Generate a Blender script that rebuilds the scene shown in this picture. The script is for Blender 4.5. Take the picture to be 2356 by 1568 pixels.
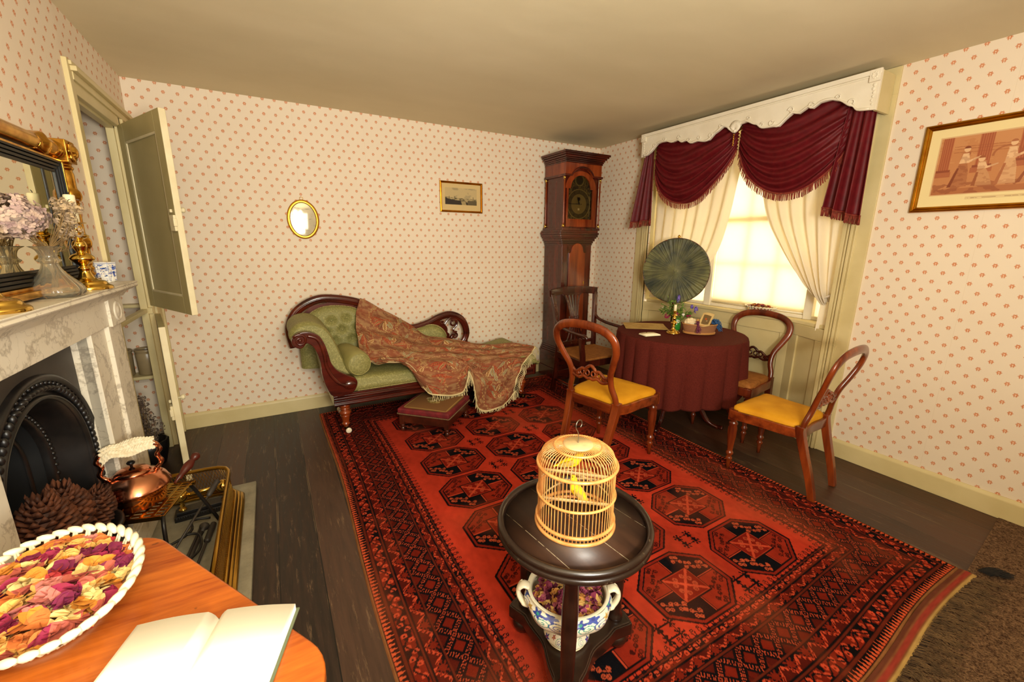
import bpy, math, random
import numpy as np
from mathutils import Vector, Matrix
PI = math.pi
for o in list(bpy.data.objects): bpy.data.objects.remove(o)
SC = bpy.context.scene
COL = SC.collection
R = math.radians
# ---------------------------------------------------------------- camera
CH = 1.42
YB, XR, XL, ZH = 3.844, 3.283, -0.712, 2.43
cam = bpy.data.cameras.new('camera'); camo = bpy.data.objects.new('camera', cam); COL.objects.link(camo)
cam.sensor_width = 36.0; cam.lens = 967.22 / 2356 * 36.0; cam.clip_start = 0.02; cam.clip_end = 100
_y, _p, _r = .5177, -.2296, .0089
fw = Vector((math.sin(_y)*math.cos(_p), math.cos(_y)*math.cos(_p), math.sin(_p)))
rt = Vector((math.cos(_y), -math.sin(_y), 0)); up = rt.cross(fw)
r2 = math.cos(_r)*rt + math.sin(_r)*up; u2 = -math.sin(_r)*rt + math.cos(_r)*up
camo.matrix_world = Matrix(((r2.x, u2.x, -fw.x, 0), (r2.y, u2.y, -fw.y, 0), (r2.z, u2.z, -fw.z, CH), (0, 0, 0, 1)))
SC.camera = camo
# ---------------------------------------------------------------- view, world, lights
SC.view_settings.view_transform = 'Standard'; SC.view_settings.look = 'None'
SC.view_settings.gamma = 1; SC.view_settings.use_curve_mapping = False
SC.view_settings.exposure = 0.0
world = bpy.data.worlds.new('daylight'); SC.world = world; world.use_nodes = True
bg = world.node_tree.nodes['Background']; bg.inputs[0].default_value = (1.0, .97, .86, 1); bg.inputs[1].default_value = 6.2
def lamp(name, kind, loc, power, col, size=.2, sizey=None, target=None, spot=None):
    l = bpy.data.lights.new(name, kind); l.energy = power; l.color = col
    if kind == 'AREA':
        l.size = size
        if sizey: l.shape = 'RECTANGLE'; l.size_y = sizey
    else: l.shadow_soft_size = size
    if kind == 'SPOT': l.spot_size = R(spot); l.spot_blend = 1.0
    o = bpy.data.objects.new(name, l); COL.objects.link(o); o.location = loc
    if target is not None:
        o.rotation_euler = (Vector(target) - Vector(loc)).to_track_quat('-Z', 'Y').to_euler()
    return o
WARM = (1.0, .965, .85)
lamp('ceiling_spot_lamp', 'SPOT', (.10, -.40, 2.06), 50, WARM, .09, target=(.75, 3.4, .75), spot=125)
lamp('ceiling_spot_lamp', 'SPOT', (.42, -.40, 2.06), 50, WARM, .09, target=(1.0, 3.4, .75), spot=125)
lamp('bounce_flash_lamp', 'AREA', (.3, -.75, 1.35), 104, WARM, .5, .5, target=(.55, .35, 2.43))
lamp('room_fill_lamp', 'AREA', (.3, -1.1, 1.7), 24, WARM, 1.4, .9, target=(1.0, 2.6, .8))

# ---------------------------------------------------------------- node helpers
def lin(h):
    if isinstance(h, (tuple, list)): return tuple(h[:3]) + (1,)
    h = h.lstrip('#'); v = [int(h[i:i+2], 16)/255 for i in (0, 2, 4)]
    return tuple((c/12.92 if c <= .04045 else ((c+.055)/1.055)**2.4) for c in v) + (1,)
class X_:
    """tiny expression wrapper that writes Math nodes"""
    def __init__(s, nt, k): s.nt = nt; s.k = k
    def _m(s, op, b=None, c=None):
        n = s.nt.nodes.new('ShaderNodeMath'); n.operation = op
        for i, v in enumerate((s, b, c)):
            if v is None: continue
            if isinstance(v, X_): s.nt.links.new(v.k, n.inputs[i])
            else: n.inputs[i].default_value = float(v)
        return X_(s.nt, n.outputs[0])
    def _c(s, v):
        n = s.nt.nodes.new('ShaderNodeValue'); n.outputs[0].default_value = v; return X_(s.nt, n.outputs[0])
    def __add__(s, b): return s._m('ADD', b)
    __radd__ = __add__
    def __sub__(s, b): return s._m('SUBTRACT', b)
    def __rsub__(s, b): return s._c(b)._m('SUBTRACT', s)
    def __mul__(s, b): return s._m('MULTIPLY', b)
    __rmul__ = __mul__
    def __truediv__(s, b): return s._m('DIVIDE', b)
    def __neg__(s): return s._m('MULTIPLY', -1)
    def floor(s): return s._m('FLOOR')
    def frac(s): return s._m('FRACT')
    def abs(s): return s._m('ABSOLUTE')
    def sin(s): return s._m('SINE')
    def cos(s): return s._m('COSINE')
    def sqrt(s): return s._m('SQRT')
    def mod(s, b): return s._m('FLOORED_MODULO', b)
    def lt(s, b): return s._m('LESS_THAN', b)
    def gt(s, b): return s._m('GREATER_THAN', b)
    def atan2(s, b): return s._m('ARCTAN2', b)
    def min(s, b): return s._m('MINIMUM', b)
    def max(s, b): return s._m('MAXIMUM', b)
    def pow(s, b): return s._m('POWER', b)
    def step(s, a, b):
        n = s.nt.nodes.new('ShaderNodeMapRange'); s.nt.links.new(s.k, n.inputs[0])
        n.inputs[1].default_value = a; n.inputs[2].default_value = b; n.clamp = True
        return X_(s.nt, n.outputs[0])
MATS = {}
class Mt:
    def __init__(s, name, rough=.5, metal=0.0, spec=.5):
        s.m = bpy.data.materials.new(name); s.m.use_nodes = True; s.nt = s.m.node_tree
        s.b = s.nt.nodes['Principled BSDF']; s.b.inputs['Roughness'].default_value = rough
        s.b.inputs['Metallic'].default_value = metal; s.b.inputs['Specular IOR Level'].default_value = spec
        MATS[name] = s.m
    def pos(s, obj=True):
        if obj: n = s.nt.nodes.new('ShaderNodeTexCoord'); v = n.outputs['Object']
        else: n = s.nt.nodes.new('ShaderNodeNewGeometry'); v = n.outputs['Position']
        s.vec = v; q = s.nt.nodes.new('ShaderNodeSeparateXYZ'); s.nt.links.new(v, q.inputs[0])
        return [X_(s.nt, q.outputs[i]) for i in range(3)]
    def noise(s, scale, detail=3, stretch=(1, 1, 1), vec=None, rough=.5):
        mp = s.nt.nodes.new('ShaderNodeMapping'); mp.inputs['Scale'].default_value = stretch
        if vec is None:
            if not hasattr(s, 'vec'): s.pos()
            vec = s.vec
        s.nt.links.new(vec, mp.inputs[0]); n = s.nt.nodes.new('ShaderNodeTexNoise')
        n.inputs['Scale'].default_value = scale; n.inputs['Detail'].default_value = detail; n.inputs['Roughness'].default_value = rough
        s.nt.links.new(mp.outputs[0], n.inputs['Vector']); return X_(s.nt, n.outputs[0])
    def vor(s, scale, feature='F1', stretch=(1, 1, 1)):
        if not hasattr(s, 'vec'): s.pos()
        mp = s.nt.nodes.new('ShaderNodeMapping'); mp.inputs['Scale'].default_value = stretch
        s.nt.links.new(s.vec, mp.inputs[0]); n = s.nt.nodes.new('ShaderNodeTexVoronoi'); n.feature = feature
        n.inputs['Scale'].default_value = scale; s.nt.links.new(mp.outputs[0], n.inputs['Vector']); return X_(s.nt, n.outputs[0])
    def mix(s, f, a, b):
        n = s.nt.nodes.new('ShaderNodeMix'); n.data_type = 'RGBA'
        if isinstance(f, X_): s.nt.links.new(f.k, n.inputs[0])
        else: n.inputs[0].default_value = f
        for i, v in ((6, a), (7, b)):
            if isinstance(v, (str, tuple)): n.inputs[i].default_value = lin(v)
            else: s.nt.links.new(v, n.inputs[i])
        return n.outputs[2]
    def col(s, c):
        if isinstance(c, (str, tuple)): s.b.inputs['Base Color'].default_value = lin(c)
        else: s.nt.links.new(c, s.b.inputs['Base Color'])
        return s
    def attr(s, name='Col'):
        n = s.nt.nodes.new('ShaderNodeAttribute'); n.attribute_name = name; return n.outputs['Color']
    def rough(s, x): s.nt.links.new(x.k, s.b.inputs['Roughness']); return s
    def bump(s, x, strength=.3, dist=.002):
        n = s.nt.nodes.new('ShaderNodeBump'); n.inputs['Strength'].default_value = strength; n.inputs['Distance'].default_value = dist
        s.nt.links.new(x.k, n.inputs['Height']); s.nt.links.new(n.outputs[0], s.b.inputs['Normal']); return s
    def set(s, **k):
        for a, v in k.items(): s.b.inputs[a.replace('_', ' ')].default_value = v
        return s
def plain(name, c, rough=.5, metal=0, c2=None, scale=20, bump=0, spec=.5, stretch=(1, 1, 1), lo=.35, hi=.65):
    m = Mt(name, rough, metal, spec)
    if c2:
        n = m.noise(scale, 4, stretch); m.col(m.mix(n.step(lo, hi), c, c2))
        if bump: m.bump(n, bump)
    else:
        m.col(c)
        if bump: m.bump(m.noise(scale, 4, stretch), bump)
    return m.m
def wood(name, c1, c2, rough=.28, axis=2, scale=14, bump=.08, coat=.3):
    m = Mt(name, rough); st = [6, 6, 6]; st[axis] = .7
    n = m.noise(scale/6, 5, tuple(st), rough=.6); k = m.noise(3, 2)
    m.col(m.mix((n*.75 + k*.25).step(.38, .62), c1, c2)); m.bump(n, bump, .001)
    m.set(Coat_Weight=coat, Coat_Roughness=.15); return m.m

# ---------------------------------------------------------------- mesh builder
class MB:
    def __init__(s): s.v = []; s.f = []; s.M = Matrix(); s.sm = []
    def add(s, vs, fs, smooth=True):
        n = len(s.v); M = s.M
        s.v += [tuple(M @ Vector(p)) for p in vs]; s.f += [tuple(i+n for i in f) for f in fs]; s.sm += [smooth]*len(fs); return s
    def box(s, c, d, rz=0, taper=1.0):
        x, y, z = d[0]/2, d[1]/2, d[2]/2; vs = []
        for k in (-1, 1):
            t = taper if k > 0 else 1
            for a, b in ((-1, -1), (1, -1), (1, 1), (-1, 1)):
                px, py = a*x*t, b*y*t
                vs.append((c[0]+px*math.cos(rz)-py*math.sin(rz), c[1]+px*math.sin(rz)+py*math.cos(rz), c[2]+k*z))
        return s.add(vs, [(3, 2, 1, 0), (4, 5, 6, 7), (0, 1, 5, 4), (1, 2, 6, 5), (2, 3, 7, 6), (3, 0, 4, 7)], False)
    def bx(s, a, b): return s.box([(a[i]+b[i])/2 for i in range(3)], [abs(b[i]-a[i]) for i in range(3)])
    def lathe(s, prof, c=(0, 0, 0), seg=24, sx=1, sy=1, cap=True, rfn=None):
        vs = []; n = len(prof)
        for r, z in prof:
            for i in range(seg):
                a = 2*PI*i/seg; rr = r*(rfn(a, z) if rfn else 1)
                vs.append((c[0]+rr*math.cos(a)*sx, c[1]+rr*math.sin(a)*sy, c[2]+z))
        fs = [(j*seg+i, j*seg+(i+1) % seg, (j+1)*seg+(i+1) % seg, (j+1)*seg+i) for j in range(n-1) for i in range(seg)]
        if cap:
            if prof[0][0] > 1e-4: fs.append(tuple(range(seg-1, -1, -1)))
            if prof[-1][0] > 1e-4: fs.append(tuple((n-1)*seg+i for i in range(seg)))
        return s.add(vs, fs)
    def sphere(s, c, r, seg=14, rings=8, sc=(1, 1, 1)):
        pr = [(max(1e-5, math.sin(PI*k/rings)), -math.cos(PI*k/rings)) for k in range(rings+1)]
        M0 = s.M; s.M = M0 @ Matrix.Translation(c) @ Matrix.Diagonal((r*sc[0], r*sc[1], r*sc[2], 1)); s.lathe(pr, seg=seg, cap=False); s.M = M0; return s
    def tube(s, path, r, seg=8, ref=(0, 0, 1), closed=False, cap=True, sec=None):
        """r: number, or list of numbers / (rw, rh) pairs; rw lies across ref, rh along ref"""
        P = [Vector(p) for p in path]; n = len(P); vs = []; fs = []; ref = Vector(ref)
        for i, p in enumerate(P):
            if closed: t = P[(i+1) % n]-P[i-1]
            else: t = P[min(i+1, n-1)]-P[max(i-1, 0)]
            t.normalize(); a = t.cross(ref)
            if a.length < 1e-3: a = t.cross(Vector((1, 0, .01)))
            a.normalize(); b = a.cross(t)
            rr = r[i] if isinstance(r, (list, tuple)) else r
            rw, rh = rr if isinstance(rr, (list, tuple)) else (rr, rr)
            if sec: q = sec
            else: q = [(math.cos(2*PI*k/seg), math.sin(2*PI*k/seg)) for k in range(seg)]
            for cx, cy in q: vs.append(p+a*(cx*rw)+b*(cy*rh))
        seg = len(q)
        for i in range(n if closed else n-1):
            j = (i+1) % n
            for k in range(seg): fs.append((i*seg+k, i*seg+(k+1) % seg, j*seg+(k+1) % seg, j*seg+k))
        if cap and not closed:
            fs.append(tuple(range(seg-1, -1, -1))); fs.append(tuple((n-1)*seg+k for k in range(seg)))
        return s.add(vs, fs)
    def prism(s, pts, a, b, plane='xz'):
        """polygon pts in plane, extruded from a to b on the third axis"""
        def q(u, v, w): return {'xz': (u, w, v), 'yz': (w, u, v), 'xy': (u, v, w)}[plane]
        n = len(pts); vs = [q(u, v, a) for u, v in pts]+[q(u, v, b) for u, v in pts]
        fs = [tuple(range(n)), tuple(range(2*n-1, n-1, -1))]+[(i, i+n, (i+1) % n+n, (i+1) % n) for i in range(n)]
        return s.add(vs, fs, False)
    def grid(s, fn, nu, nv, closeu=False):
        vs = [fn(i/(nu-1) if not closeu else i/nu, j/(nv-1)) for j in range(nv) for i in range(nu)]
        fs = [(j*nu+i, j*nu+(i+1) % nu, (j+1)*nu+(i+1) % nu, (j+1)*nu+i) for j in range(nv-1) for i in range(nu if closeu else nu-1)]
        return s.add(vs, fs)
    def obj(s, name, mat, parent=None, bevel=0, sub=0, solid=0, label=None, smooth=None, seg=2, off=-1):
        me = bpy.data.meshes.new(name); me.from_pydata([tuple(p) for p in s.v], [], s.f); me.update()
        sm = s.sm if smooth is None else [smooth]*len(s.f)
        me.polygons.foreach_set('use_smooth', sm)
        fix_normals(me)
        if isinstance(mat, str): mat = MATS[mat]
        me.materials.append(mat); o = bpy.data.objects.new(name, me); COL.objects.link(o)
        if parent is not None: o.parent = parent
        if solid: m = o.modifiers.new('solid', 'SOLIDIFY'); m.thickness = solid; m.offset = off
        if bevel:
            m = o.modifiers.new('bevel', 'BEVEL'); m.width = bevel; m.segments = seg; m.limit_method = 'ANGLE'; m.angle_limit = R(35)
            m.harden_normals = False
            me.polygons.foreach_set('use_smooth', [True]*len(me.polygons))
            m2 = o.modifiers.new('wn', 'WEIGHTED_NORMAL'); m2.keep_sharp = False
        if sub: m = o.modifiers.new('sub', 'SUBSURF'); m.levels = sub; m.render_levels = sub
        if label: o['label'] = label
        return o
def fix_normals(me):
    import bmesh
    bm = bmesh.new(); bm.from_mesh(me); bmesh.ops.recalc_face_normals(bm, faces=bm.faces); bm.to_mesh(me); bm.free()
def crv(pts, n=8, closed=False):
    """Catmull-Rom through points of any dimension"""
    out = []; m = len(pts); rng = m if closed else m-1
    for i in range(rng):
        p = [pts[(i+k) % m] if closed else pts[min(max(i+k, 0), m-1)] for k in (-1, 0, 1, 2)]
        for j in range(n):
            t = j/n; out.append(tuple(.5*((2*b)+(-a+c)*t+(2*a-5*b+4*c-d)*t*t+(-a+3*b-3*c+d)*t**3) for a, b, c, d in zip(*p)))
    if not closed: out.append(tuple(pts[-1]))
    return out
def tag(o, label=None, cat=None, group=None, kind=None):
    for k, v in (('label', label), ('category', cat), ('group', group), ('kind', kind)):
        if v: o[k] = v
    return o
def thing(name, label, cat, loc=(0, 0, 0), rz=0, group=None):
    o = bpy.data.objects.new(name, None); COL.objects.link(o); o.location = loc; o.rotation_euler = (0, 0, rz); o.empty_display_size = .05
    return tag(o, label, cat, group)
def dup(root, loc=None, rz=None, label=None, group=None):
    r = root.copy(); COL.objects.link(r)
    if loc is not None: r.location = loc
    if rz is not None: r.rotation_euler = (0, 0, rz)
    if label: r['label'] = label
    if group: r['group'] = group
    for c in list(root.children):
        d = c.copy(); COL.objects.link(d); d.parent = r
        for g in list(c.children):
            e = g.copy(); COL.objects.link(e); e.parent = d
    return r
def struct(o, label=None): o['kind'] = 'structure'; (label and o.__setitem__('label', label)); return o
def colgrid(name, fn_pos, rgb, mat, parent=None):
    """grid mesh (nv x nu) with a colour attribute; rgb is (nv,nu,3) linear"""
    nv, nu = rgb.shape[:2]; u = np.linspace(0, 1, nu); v = np.linspace(0, 1, nv); U, V = np.meshgrid(u, v)
    P = fn_pos(U, V); P = np.stack([np.broadcast_to(a, U.shape) for a in P], -1).reshape(-1, 3).astype(np.float32)
    me = bpy.data.meshes.new(name); nf = (nu-1)*(nv-1); me.vertices.add(nu*nv); me.vertices.foreach_set('co', P.ravel())
    i, j = np.meshgrid(np.arange(nu-1), np.arange(nv-1)); a = (j*nu+i).ravel()
    F = np.stack([a, a+1, a+nu+1, a+nu], -1).astype(np.int32)
    me.loops.add(nf*4); me.loops.foreach_set('vertex_index', F.ravel()); me.polygons.add(nf)
    me.polygons.foreach_set('loop_start', np.arange(0, nf*4, 4, dtype=np.int32)); me.update(calc_edges=True)
    me.polygons.foreach_set('use_smooth', np.ones(nf, bool))
    at = me.color_attributes.new('Col', 'FLOAT_COLOR', 'POINT')
    C4 = np.ones((nu*nv, 4), np.float32); C4[:, :3] = rgb.reshape(-1, 3); at.data.foreach_set('color', C4.ravel())
    if isinstance(mat, str): mat = MATS[mat]
    me.materials.append(mat); o = bpy.data.objects.new(name, me); COL.objects.link(o)
    if parent is not None: o.parent = parent
    return o
def L3(h): return np.array(lin(h)[:3])
class Cv:
    """numpy canvas in metres used to knit/print patterns into colour attributes"""
    def __init__(s, w, h, res, base):
        s.nu = int(w/res)+1; s.nv = int(h/res)+1; u = np.linspace(0, w, s.nu); v = np.linspace(0, h, s.nv)
        s.X, s.Y = np.meshgrid(u, v); s.a = np.zeros((s.nv, s.nu, 3)); s.a[:] = L3(base); s.w, s.h = w, h
    def put(s, m, c, al=1.0):
        c = L3(c) if isinstance(c, str) else np.array(c); m = m.astype(float)[..., None]*al; s.a = s.a*(1-m)+c*m
    def poly(s, pts, c, al=1.0, only=None):
        m = np.zeros(s.X.shape, bool); n = len(pts)
        for i in range(n):
            x1, y1 = pts[i]; x2, y2 = pts[(i+1) % n]
            if y1 == y2: continue
            k = ((s.Y >= min(y1, y2)) & (s.Y < max(y1, y2))) & (s.X < (s.Y-y1)*(x2-x1)/(y2-y1)+x1); m ^= k
        if only is not None: m &= only
        s.put(m, c, al); return m
    def win(s, cx, cy, r): return (abs(s.X-cx) < r) & (abs(s.Y-cy) < r)
def fbm(shape, seed=0, octs=4, base=4):
    rg = np.random.RandomState(seed); out = np.zeros(shape); amp = 1; tot = 0
    for o in range(octs):
        n = base*2**o; g = rg.rand(n+2, n+2); y = np.linspace(0, n, shape[0]); x = np.linspace(0, n, shape[1])
        yi = y.astype(int); xi = x.astype(int); fy = (y-yi)[:, None]; fx = (x-xi)[None]; fy = fy*fy*(3-2*fy); fx = fx*fx*(3-2*fx)
        a = g[yi][:, xi]; b = g[yi][:, xi+1]; c = g[yi+1][:, xi]; d = g[yi+1][:, xi+1]
        out += amp*((a*(1-fx)+b*fx)*(1-fy)+(c*(1-fx)+d*fx)*fy); tot += amp; amp *= .5
    return out/tot
# ---------------------------------------------------------------- materials
def paper(name, ax):
    m = Mt(name, .85, spec=.15); p = m.pos(True); u = p[ax]; v = p[2]
    a, b = .0767, .0500
    row = (v/b).floor(); cu = (u/a + row.mod(2)*.5 + .5).frac()-.5; cv = (v/b).frac()-.5
    x = cu*a; y = cv*b; r = (x*x+y*y).sqrt(); th = x.atan2(y)
    wob = (th*6).cos()*-.0017
    ring = (r-.0098-wob).lt(0)*r.gt(.0034)
    ring = ring*(1-((r-.0080).abs().lt(.0011)*(th*6).cos().lt(-.2))*.55)
    gap = (x.abs().lt(.0017))*(y.lt(-.0055))
    ring = (ring*(gap*-1+1)).max((x.abs()-.0032).abs().lt(.0011)*(y.lt(-.004))*(y.gt(-.0125)))
    fill = r.lt(.0082)*(gap*-1+1)
    n = m.noise(1.3, 3); n2 = m.noise(60, 2)
    base = m.mix(n.step(.3, .7), '#e3d2ba', '#e9dac3')
    c = m.mix(fill*.55, base, '#e9b58c'); c = m.mix((ring*(n2*.5+.6)).min(1), c, '#c8733f')
    seam = ((u/.52).frac()-.5).abs().lt(.0012); c = m.mix(seam*.25, c, '#b9a078')
    m.col(c); m.bump(m.noise(9, 3), .08, .01); return m.m
paper('wallpaper_x', 0); paper('wallpaper_y', 1)
m = Mt('ceiling_paint', .8, spec=.2); m.pos(False); n = m.noise(.9, 5); n2 = m.noise(2.2, 4, (.5, 1.6, 1))
m.col(m.mix((n*.6+n2*.4).step(.38, .66), '#d2c5a2', '#ddd0ae')); m.bump(m.noise(2.5, 4), .25, .02)
plain('trim_paint', '#d6c592', .42, c2='#ccba85', scale=5, bump=.04)
plain('door_paint', '#b5a878', .4, c2='#ac9f6e', scale=4, bump=.05)
plain('door_edge_paint', '#e2d6ae', .45, c2='#d8c9a0', scale=9, bump=.08)
plain('white_paint', '#ece3cd', .5, c2='#e4d9c0', scale=8, bump=.05)
m = Mt('marble', .38); m.pos(); n = m.noise(2.4, 6, rough=.65); w = ((n-.5).abs()).step(.0, .022); n3 = m.noise(5, 5); st = m.noise(1.7, 4)
c = m.mix(w, '#b5a995', '#ddd3be'); c = m.mix(n3.step(.5, .8)*.4, c, '#cfc09f'); m.col(m.mix(((m.noise(13, 5)-.5).abs()).step(0, .012)*-.45+.45, c, '#8b7a62')); m.bump(n3, .05)
m = Mt('floorboards', .42); p = m.pos(False); W = .168
u = p[0]/W+.62; k = u.floor(); fr = u.frac(); gp = (fr-.5).abs().gt(.487)
g = m.noise(7, 5, (7, .55, 1), rough=.65); tint = (k*12.9898).sin()*43758.5; tint = tint.frac()
c = m.mix((g*.7+tint*.3).step(.3, .72), '#1e150f', '#4b3325')
sc = m.noise(38, 5, (1, .12, 1), rough=.8); c = m.mix(sc.step(.57, .72)*.75, c, '#84684a')
red = m.noise(1.6, 2); rr = p[0].step(2.3, 2.9)*red.step(.3, .7); c = m.mix(rr*.6, c, '#5a2b14')
edge = ((fr-.5).abs().gt(.478))*m.noise(5, 3, (1, .6, 1)).step(.5, .62); c = m.mix(edge*.75, c, '#a88c64')
c = m.mix(gp, c, '#0a0705'); m.col(c); m.rough(g*.35+.28); m.bump(g*.5-gp*.8, .35, .004)
m = Mt('carpet', .95, spec=.05); m.pos(); n = m.noise(220, 3); n2 = m.noise(90, 4)
m.col(m.mix((n*.5+n2*.5).step(.38, .62), '#412d22', '#8b6d52')); m.bump(n, .9, .01)
m = Mt('slate_stone', .7); m.pos(); n = m.noise(6, 6, rough=.7)
m.col(m.mix(n.step(.35, .65), '#77705c', '#999078')); m.bump(m.noise(30, 4), .25, .004)
plain('cast_iron', '#0d0c0c', .38, c2='#1c1816', scale=14, bump=.12)
plain('iron_grey', '#2b2521', .55, c2='#3b332b', scale=6, bump=.1)
plain('dark_inside', '#070606', .8)
# ---------------------------------------------------------------- room shell
def wallobj(name, boxes, mat):
    b = MB()
    for a, c in boxes: b.bx(a, c)
    return struct(b.obj(name, mat))
b = MB(); b.bx((-1.3, -1.5, -.08), (3.75, YB+.3, 0)); struct(b.obj('floor', 'floorboards'))
b = MB()
rg = random.Random(3)
def cfn(u, v):
    x = -1.3+u*5.05; y = -1.5+v*(YB+1.8)
    s = .012*math.sin(x*1.7+.5)*math.sin(y*1.3)
    return (x, y, ZH+s*min(1, abs(YB-y)*1.5, abs(XR-x)*1.5, max(0, abs(x-XL)*1.5)))
b.grid(cfn, 40, 40); o = struct(b.obj('ceiling', 'ceiling_paint')); mm = o.modifiers.new('s', 'SOLIDIFY'); mm.thickness = -.08; mm.offset = 1
o.modifiers['s'].thickness = .08
wallobj('wall_back', [((-1.3, YB, 0), (XR+.5, YB+.12, ZH+.05))], 'wallpaper_x')
WY0, WY1 = 1.40, 3.06
wallobj('wall_right', [((XR, -1.5, 0), (XR+.12, WY0, ZH+.05)), ((XR, WY1, 0), (XR+.12, YB, ZH+.05)), ((XR, WY0, 2.30), (XR+.12, WY1, ZH+.05))], 'wallpaper_y')
wallobj('wall_front', [((-1.3, -1.5, 0), (XR+.5, -1.38, ZH+.05))], 'wallpaper_x')
# chimney breast: turned 2.5 degrees
CB = (XL, 2.83, 0); CBR = R(-1.0)
def place_cb(o): o.location = CB; o.rotation_euler = (0, 0, CBR); return o
FY0, FY1 = -1.34, -.58      # fireplace opening, local y
b = MB(); b.bx((-.14, -4.3, 0), (0, FY0, ZH+.05)); b.bx((-.14, FY1, 0), (0, 0, ZH+.05)); b.bx((-.14, FY0, 1.10), (0, FY1, ZH+.05))
struct(place_cb(b.obj('wall_left', 'wallpaper_y')))
b = MB(); b.bx((-.6, FY0-.1, 0), (-.58, FY1+.1, 1.3)); b.bx((-.6, FY0-.1, 0), (-.08, FY0-.04, 1.3)); b.bx((-.6, FY1+.04, 0), (-.08, FY1+.1, 1.3)); b.bx((-.6, FY0-.1, 1.15), (-.08, FY1+.1, 1.25))
struct(place_cb(b.obj('wall_hearth', 'dark_inside')), 'black walls inside the fireplace')  # firebox lining in one even near-black colour
# cupboard beside the chimney breast
wallobj('wall_cupboard', [((-1.24, 2.79, 0), (-1.16, YB, 2.3)), ((-1.2, 2.79, 0), (XL-.01, 2.81, 2.3)), ((-1.2, 2.8, 2.24), (XL-.13, YB, 2.3))], 'wallpaper_y')
wallobj('wall_lintel', [((XL-.12, 2.83, 2.20), (XL, YB, ZH+.05))], 'wallpaper_y')
# ---------------------------------------------------------------- baseboards and trims
def skirt(name, along, fix, a, c, h=.122, t=.02, sgn=-1):
    b = MB(); pr = [(0, 0), (t, 0), (t, h-.022), (t*.75, h-.012), (t*.55, h-.006), (t*.4, h), (0, h)]
    if along == 'x': b.prism([(fix+sgn*u, v) for u, v in pr], a, c, 'yz')
    else: b.prism([(fix+sgn*u, v) for u, v in pr], a, c, 'xz')
    return struct(b.obj(name, 'trim_paint', bevel=.0015))
skirt('baseboard_back', 'x', YB, XL+.02, XR)
skirt('baseboard_right', 'y', XR, -1.4, 1.25)
skirt('baseboard_corner', 'y', XR, 3.23, YB)
# cupboard frame
b = MB(); x0 = XL
b.bx((x0-.02, 2.82, 1.0), (x0+.018, 2.87, 2.21)); b.bx((x0-.02, 2.84, 0), (x0+.010, 2.87, 1.02))
b.bx((x0-.03, 2.86, 2.075), (x0+.012, 3.58, 2.155)); b.bx((x0-.03, 3.56, 0), (x0+.012, YB-.002, 2.155))
b.bx((x0-.03, 2.86, 2.13), (x0+.022, YB-.002, 2.165)); b.bx((x0-.03, 2.85, 2.165), (x0+.040, YB-.002, 2.187)); b.bx((x0-.03, 2.84, 2.187), (x0+.028, YB-.002, 2.205))
for y in (3.60, 3.79): b.bx((x0, y, 0), (x0+.024, y+.022, 2.13))
b.bx((x0-.05, 3.535, 0), (x0-.012, 3.565, 2.08)); b.bx((x0-.05, 2.87, 2.06), (x0-.012, 3.56, 2.08)); b.bx((x0-.04, 3.54, .945), (x0+.01, 3.80, .985))
b.bx((x0-.05, 2.87, .955), (x0-.015, 3.545, .98))
struct(b.obj('trim_1', 'trim_paint', bevel=.003), 'cream painted frame around the corner cupboard')
for z, nm in ((.985, 'a'), (.49, 'b')):
    b = MB(); b.bx((-1.155, 3.69 if nm == 'b' else 3.76, z-.024), (-.735, YB-.002, z)); o = b.obj('cupboard_shelf', 'trim_paint', bevel=.006)
    tag(o, 'cream shelf edge inside the cupboard, ' + ('just below the level of the mantelpiece' if nm == 'a' else 'under the two stoneware jars'), 'shelf')
# doors
def panel_door(name, L, z0, z1, hinge, ang, label, panels):
    t = .03; r = thing(name, label, 'door', (hinge[0], hinge[1], 0), ang); del r['category']; r['kind'] = 'structure'
    b = MB(); st = .085
    b.bx((0, -t/2, z0), (st, t/2, z1)); b.bx((L-st, -t/2, z0), (L, t/2, z1))
    b.bx((st, -t/2, z0), (L-st, t/2, z0+.10)); b.bx((st, -t/2, z1-.10), (L-st, t/2, z1))
    b.obj('frame', 'door_paint', r, bevel=.002)
    b = MB(); b.bx((st-.01, -t/6, z0+.09), (L-st+.01, t/6, z1-.09)); b.obj('panel', 'door_paint', r)
    b = MB()
    for s in (-1, 1):
        y = s*t*.33
        for a, c in (((st-.002, y-.004, z0+.098), (st+.014, y+.004, z1-.098)), ((L-st-.014, y-.004, z0+.098), (L-st+.002, y+.004, z1-.098)), ((st, y-.004, z0+.098), (L-st, y+.004, z0+.112)), ((st, y-.004, z1-.112), (L-st, y+.004, z1-.098))): b.bx(a, c)
    b.obj('moulding', 'door_edge_paint', r, bevel=.003)
    b = MB(); b.bx((L, -t/2-.0005, z0), (L+.006, t/2+.0005, z1)); b.obj('edge', 'door_edge_paint', r, bevel=.003, label='pale cream edge')  # strip along the free edge, paler than the door faces
    zm = (z0+z1)/2-.02
    b = MB(); b.bx((L-.052, -t/2-.014, zm-.055), (L+.008, -t/2, zm+.03)); b.bx((L-.005, -t/2-.018, zm-.03), (L+.016, -t/2, zm+.012)); b.box((L-.03, -t/2-.008, zm+.052), (.018, .012, .018)); b.obj('latch', 'door_edge_paint', r, bevel=.003)
    b = MB(); b.M = Matrix.Translation((L-.045, t/2, zm+.06)) @ Matrix.Rotation(R(-90), 4, 'X')
    b.lathe([(.006, 0), (.006, .012), (.014, .018), (.016, .026), (.012, .033), (.001, .035)], seg=14); b.obj('knob', 'door_edge_paint', r)
    return r
def ang_to(a, c): return math.atan2(c[1]-a[1], c[0]-a[0])
h = (-.695, 3.55); h2 = (-.672, 3.50)
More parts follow.
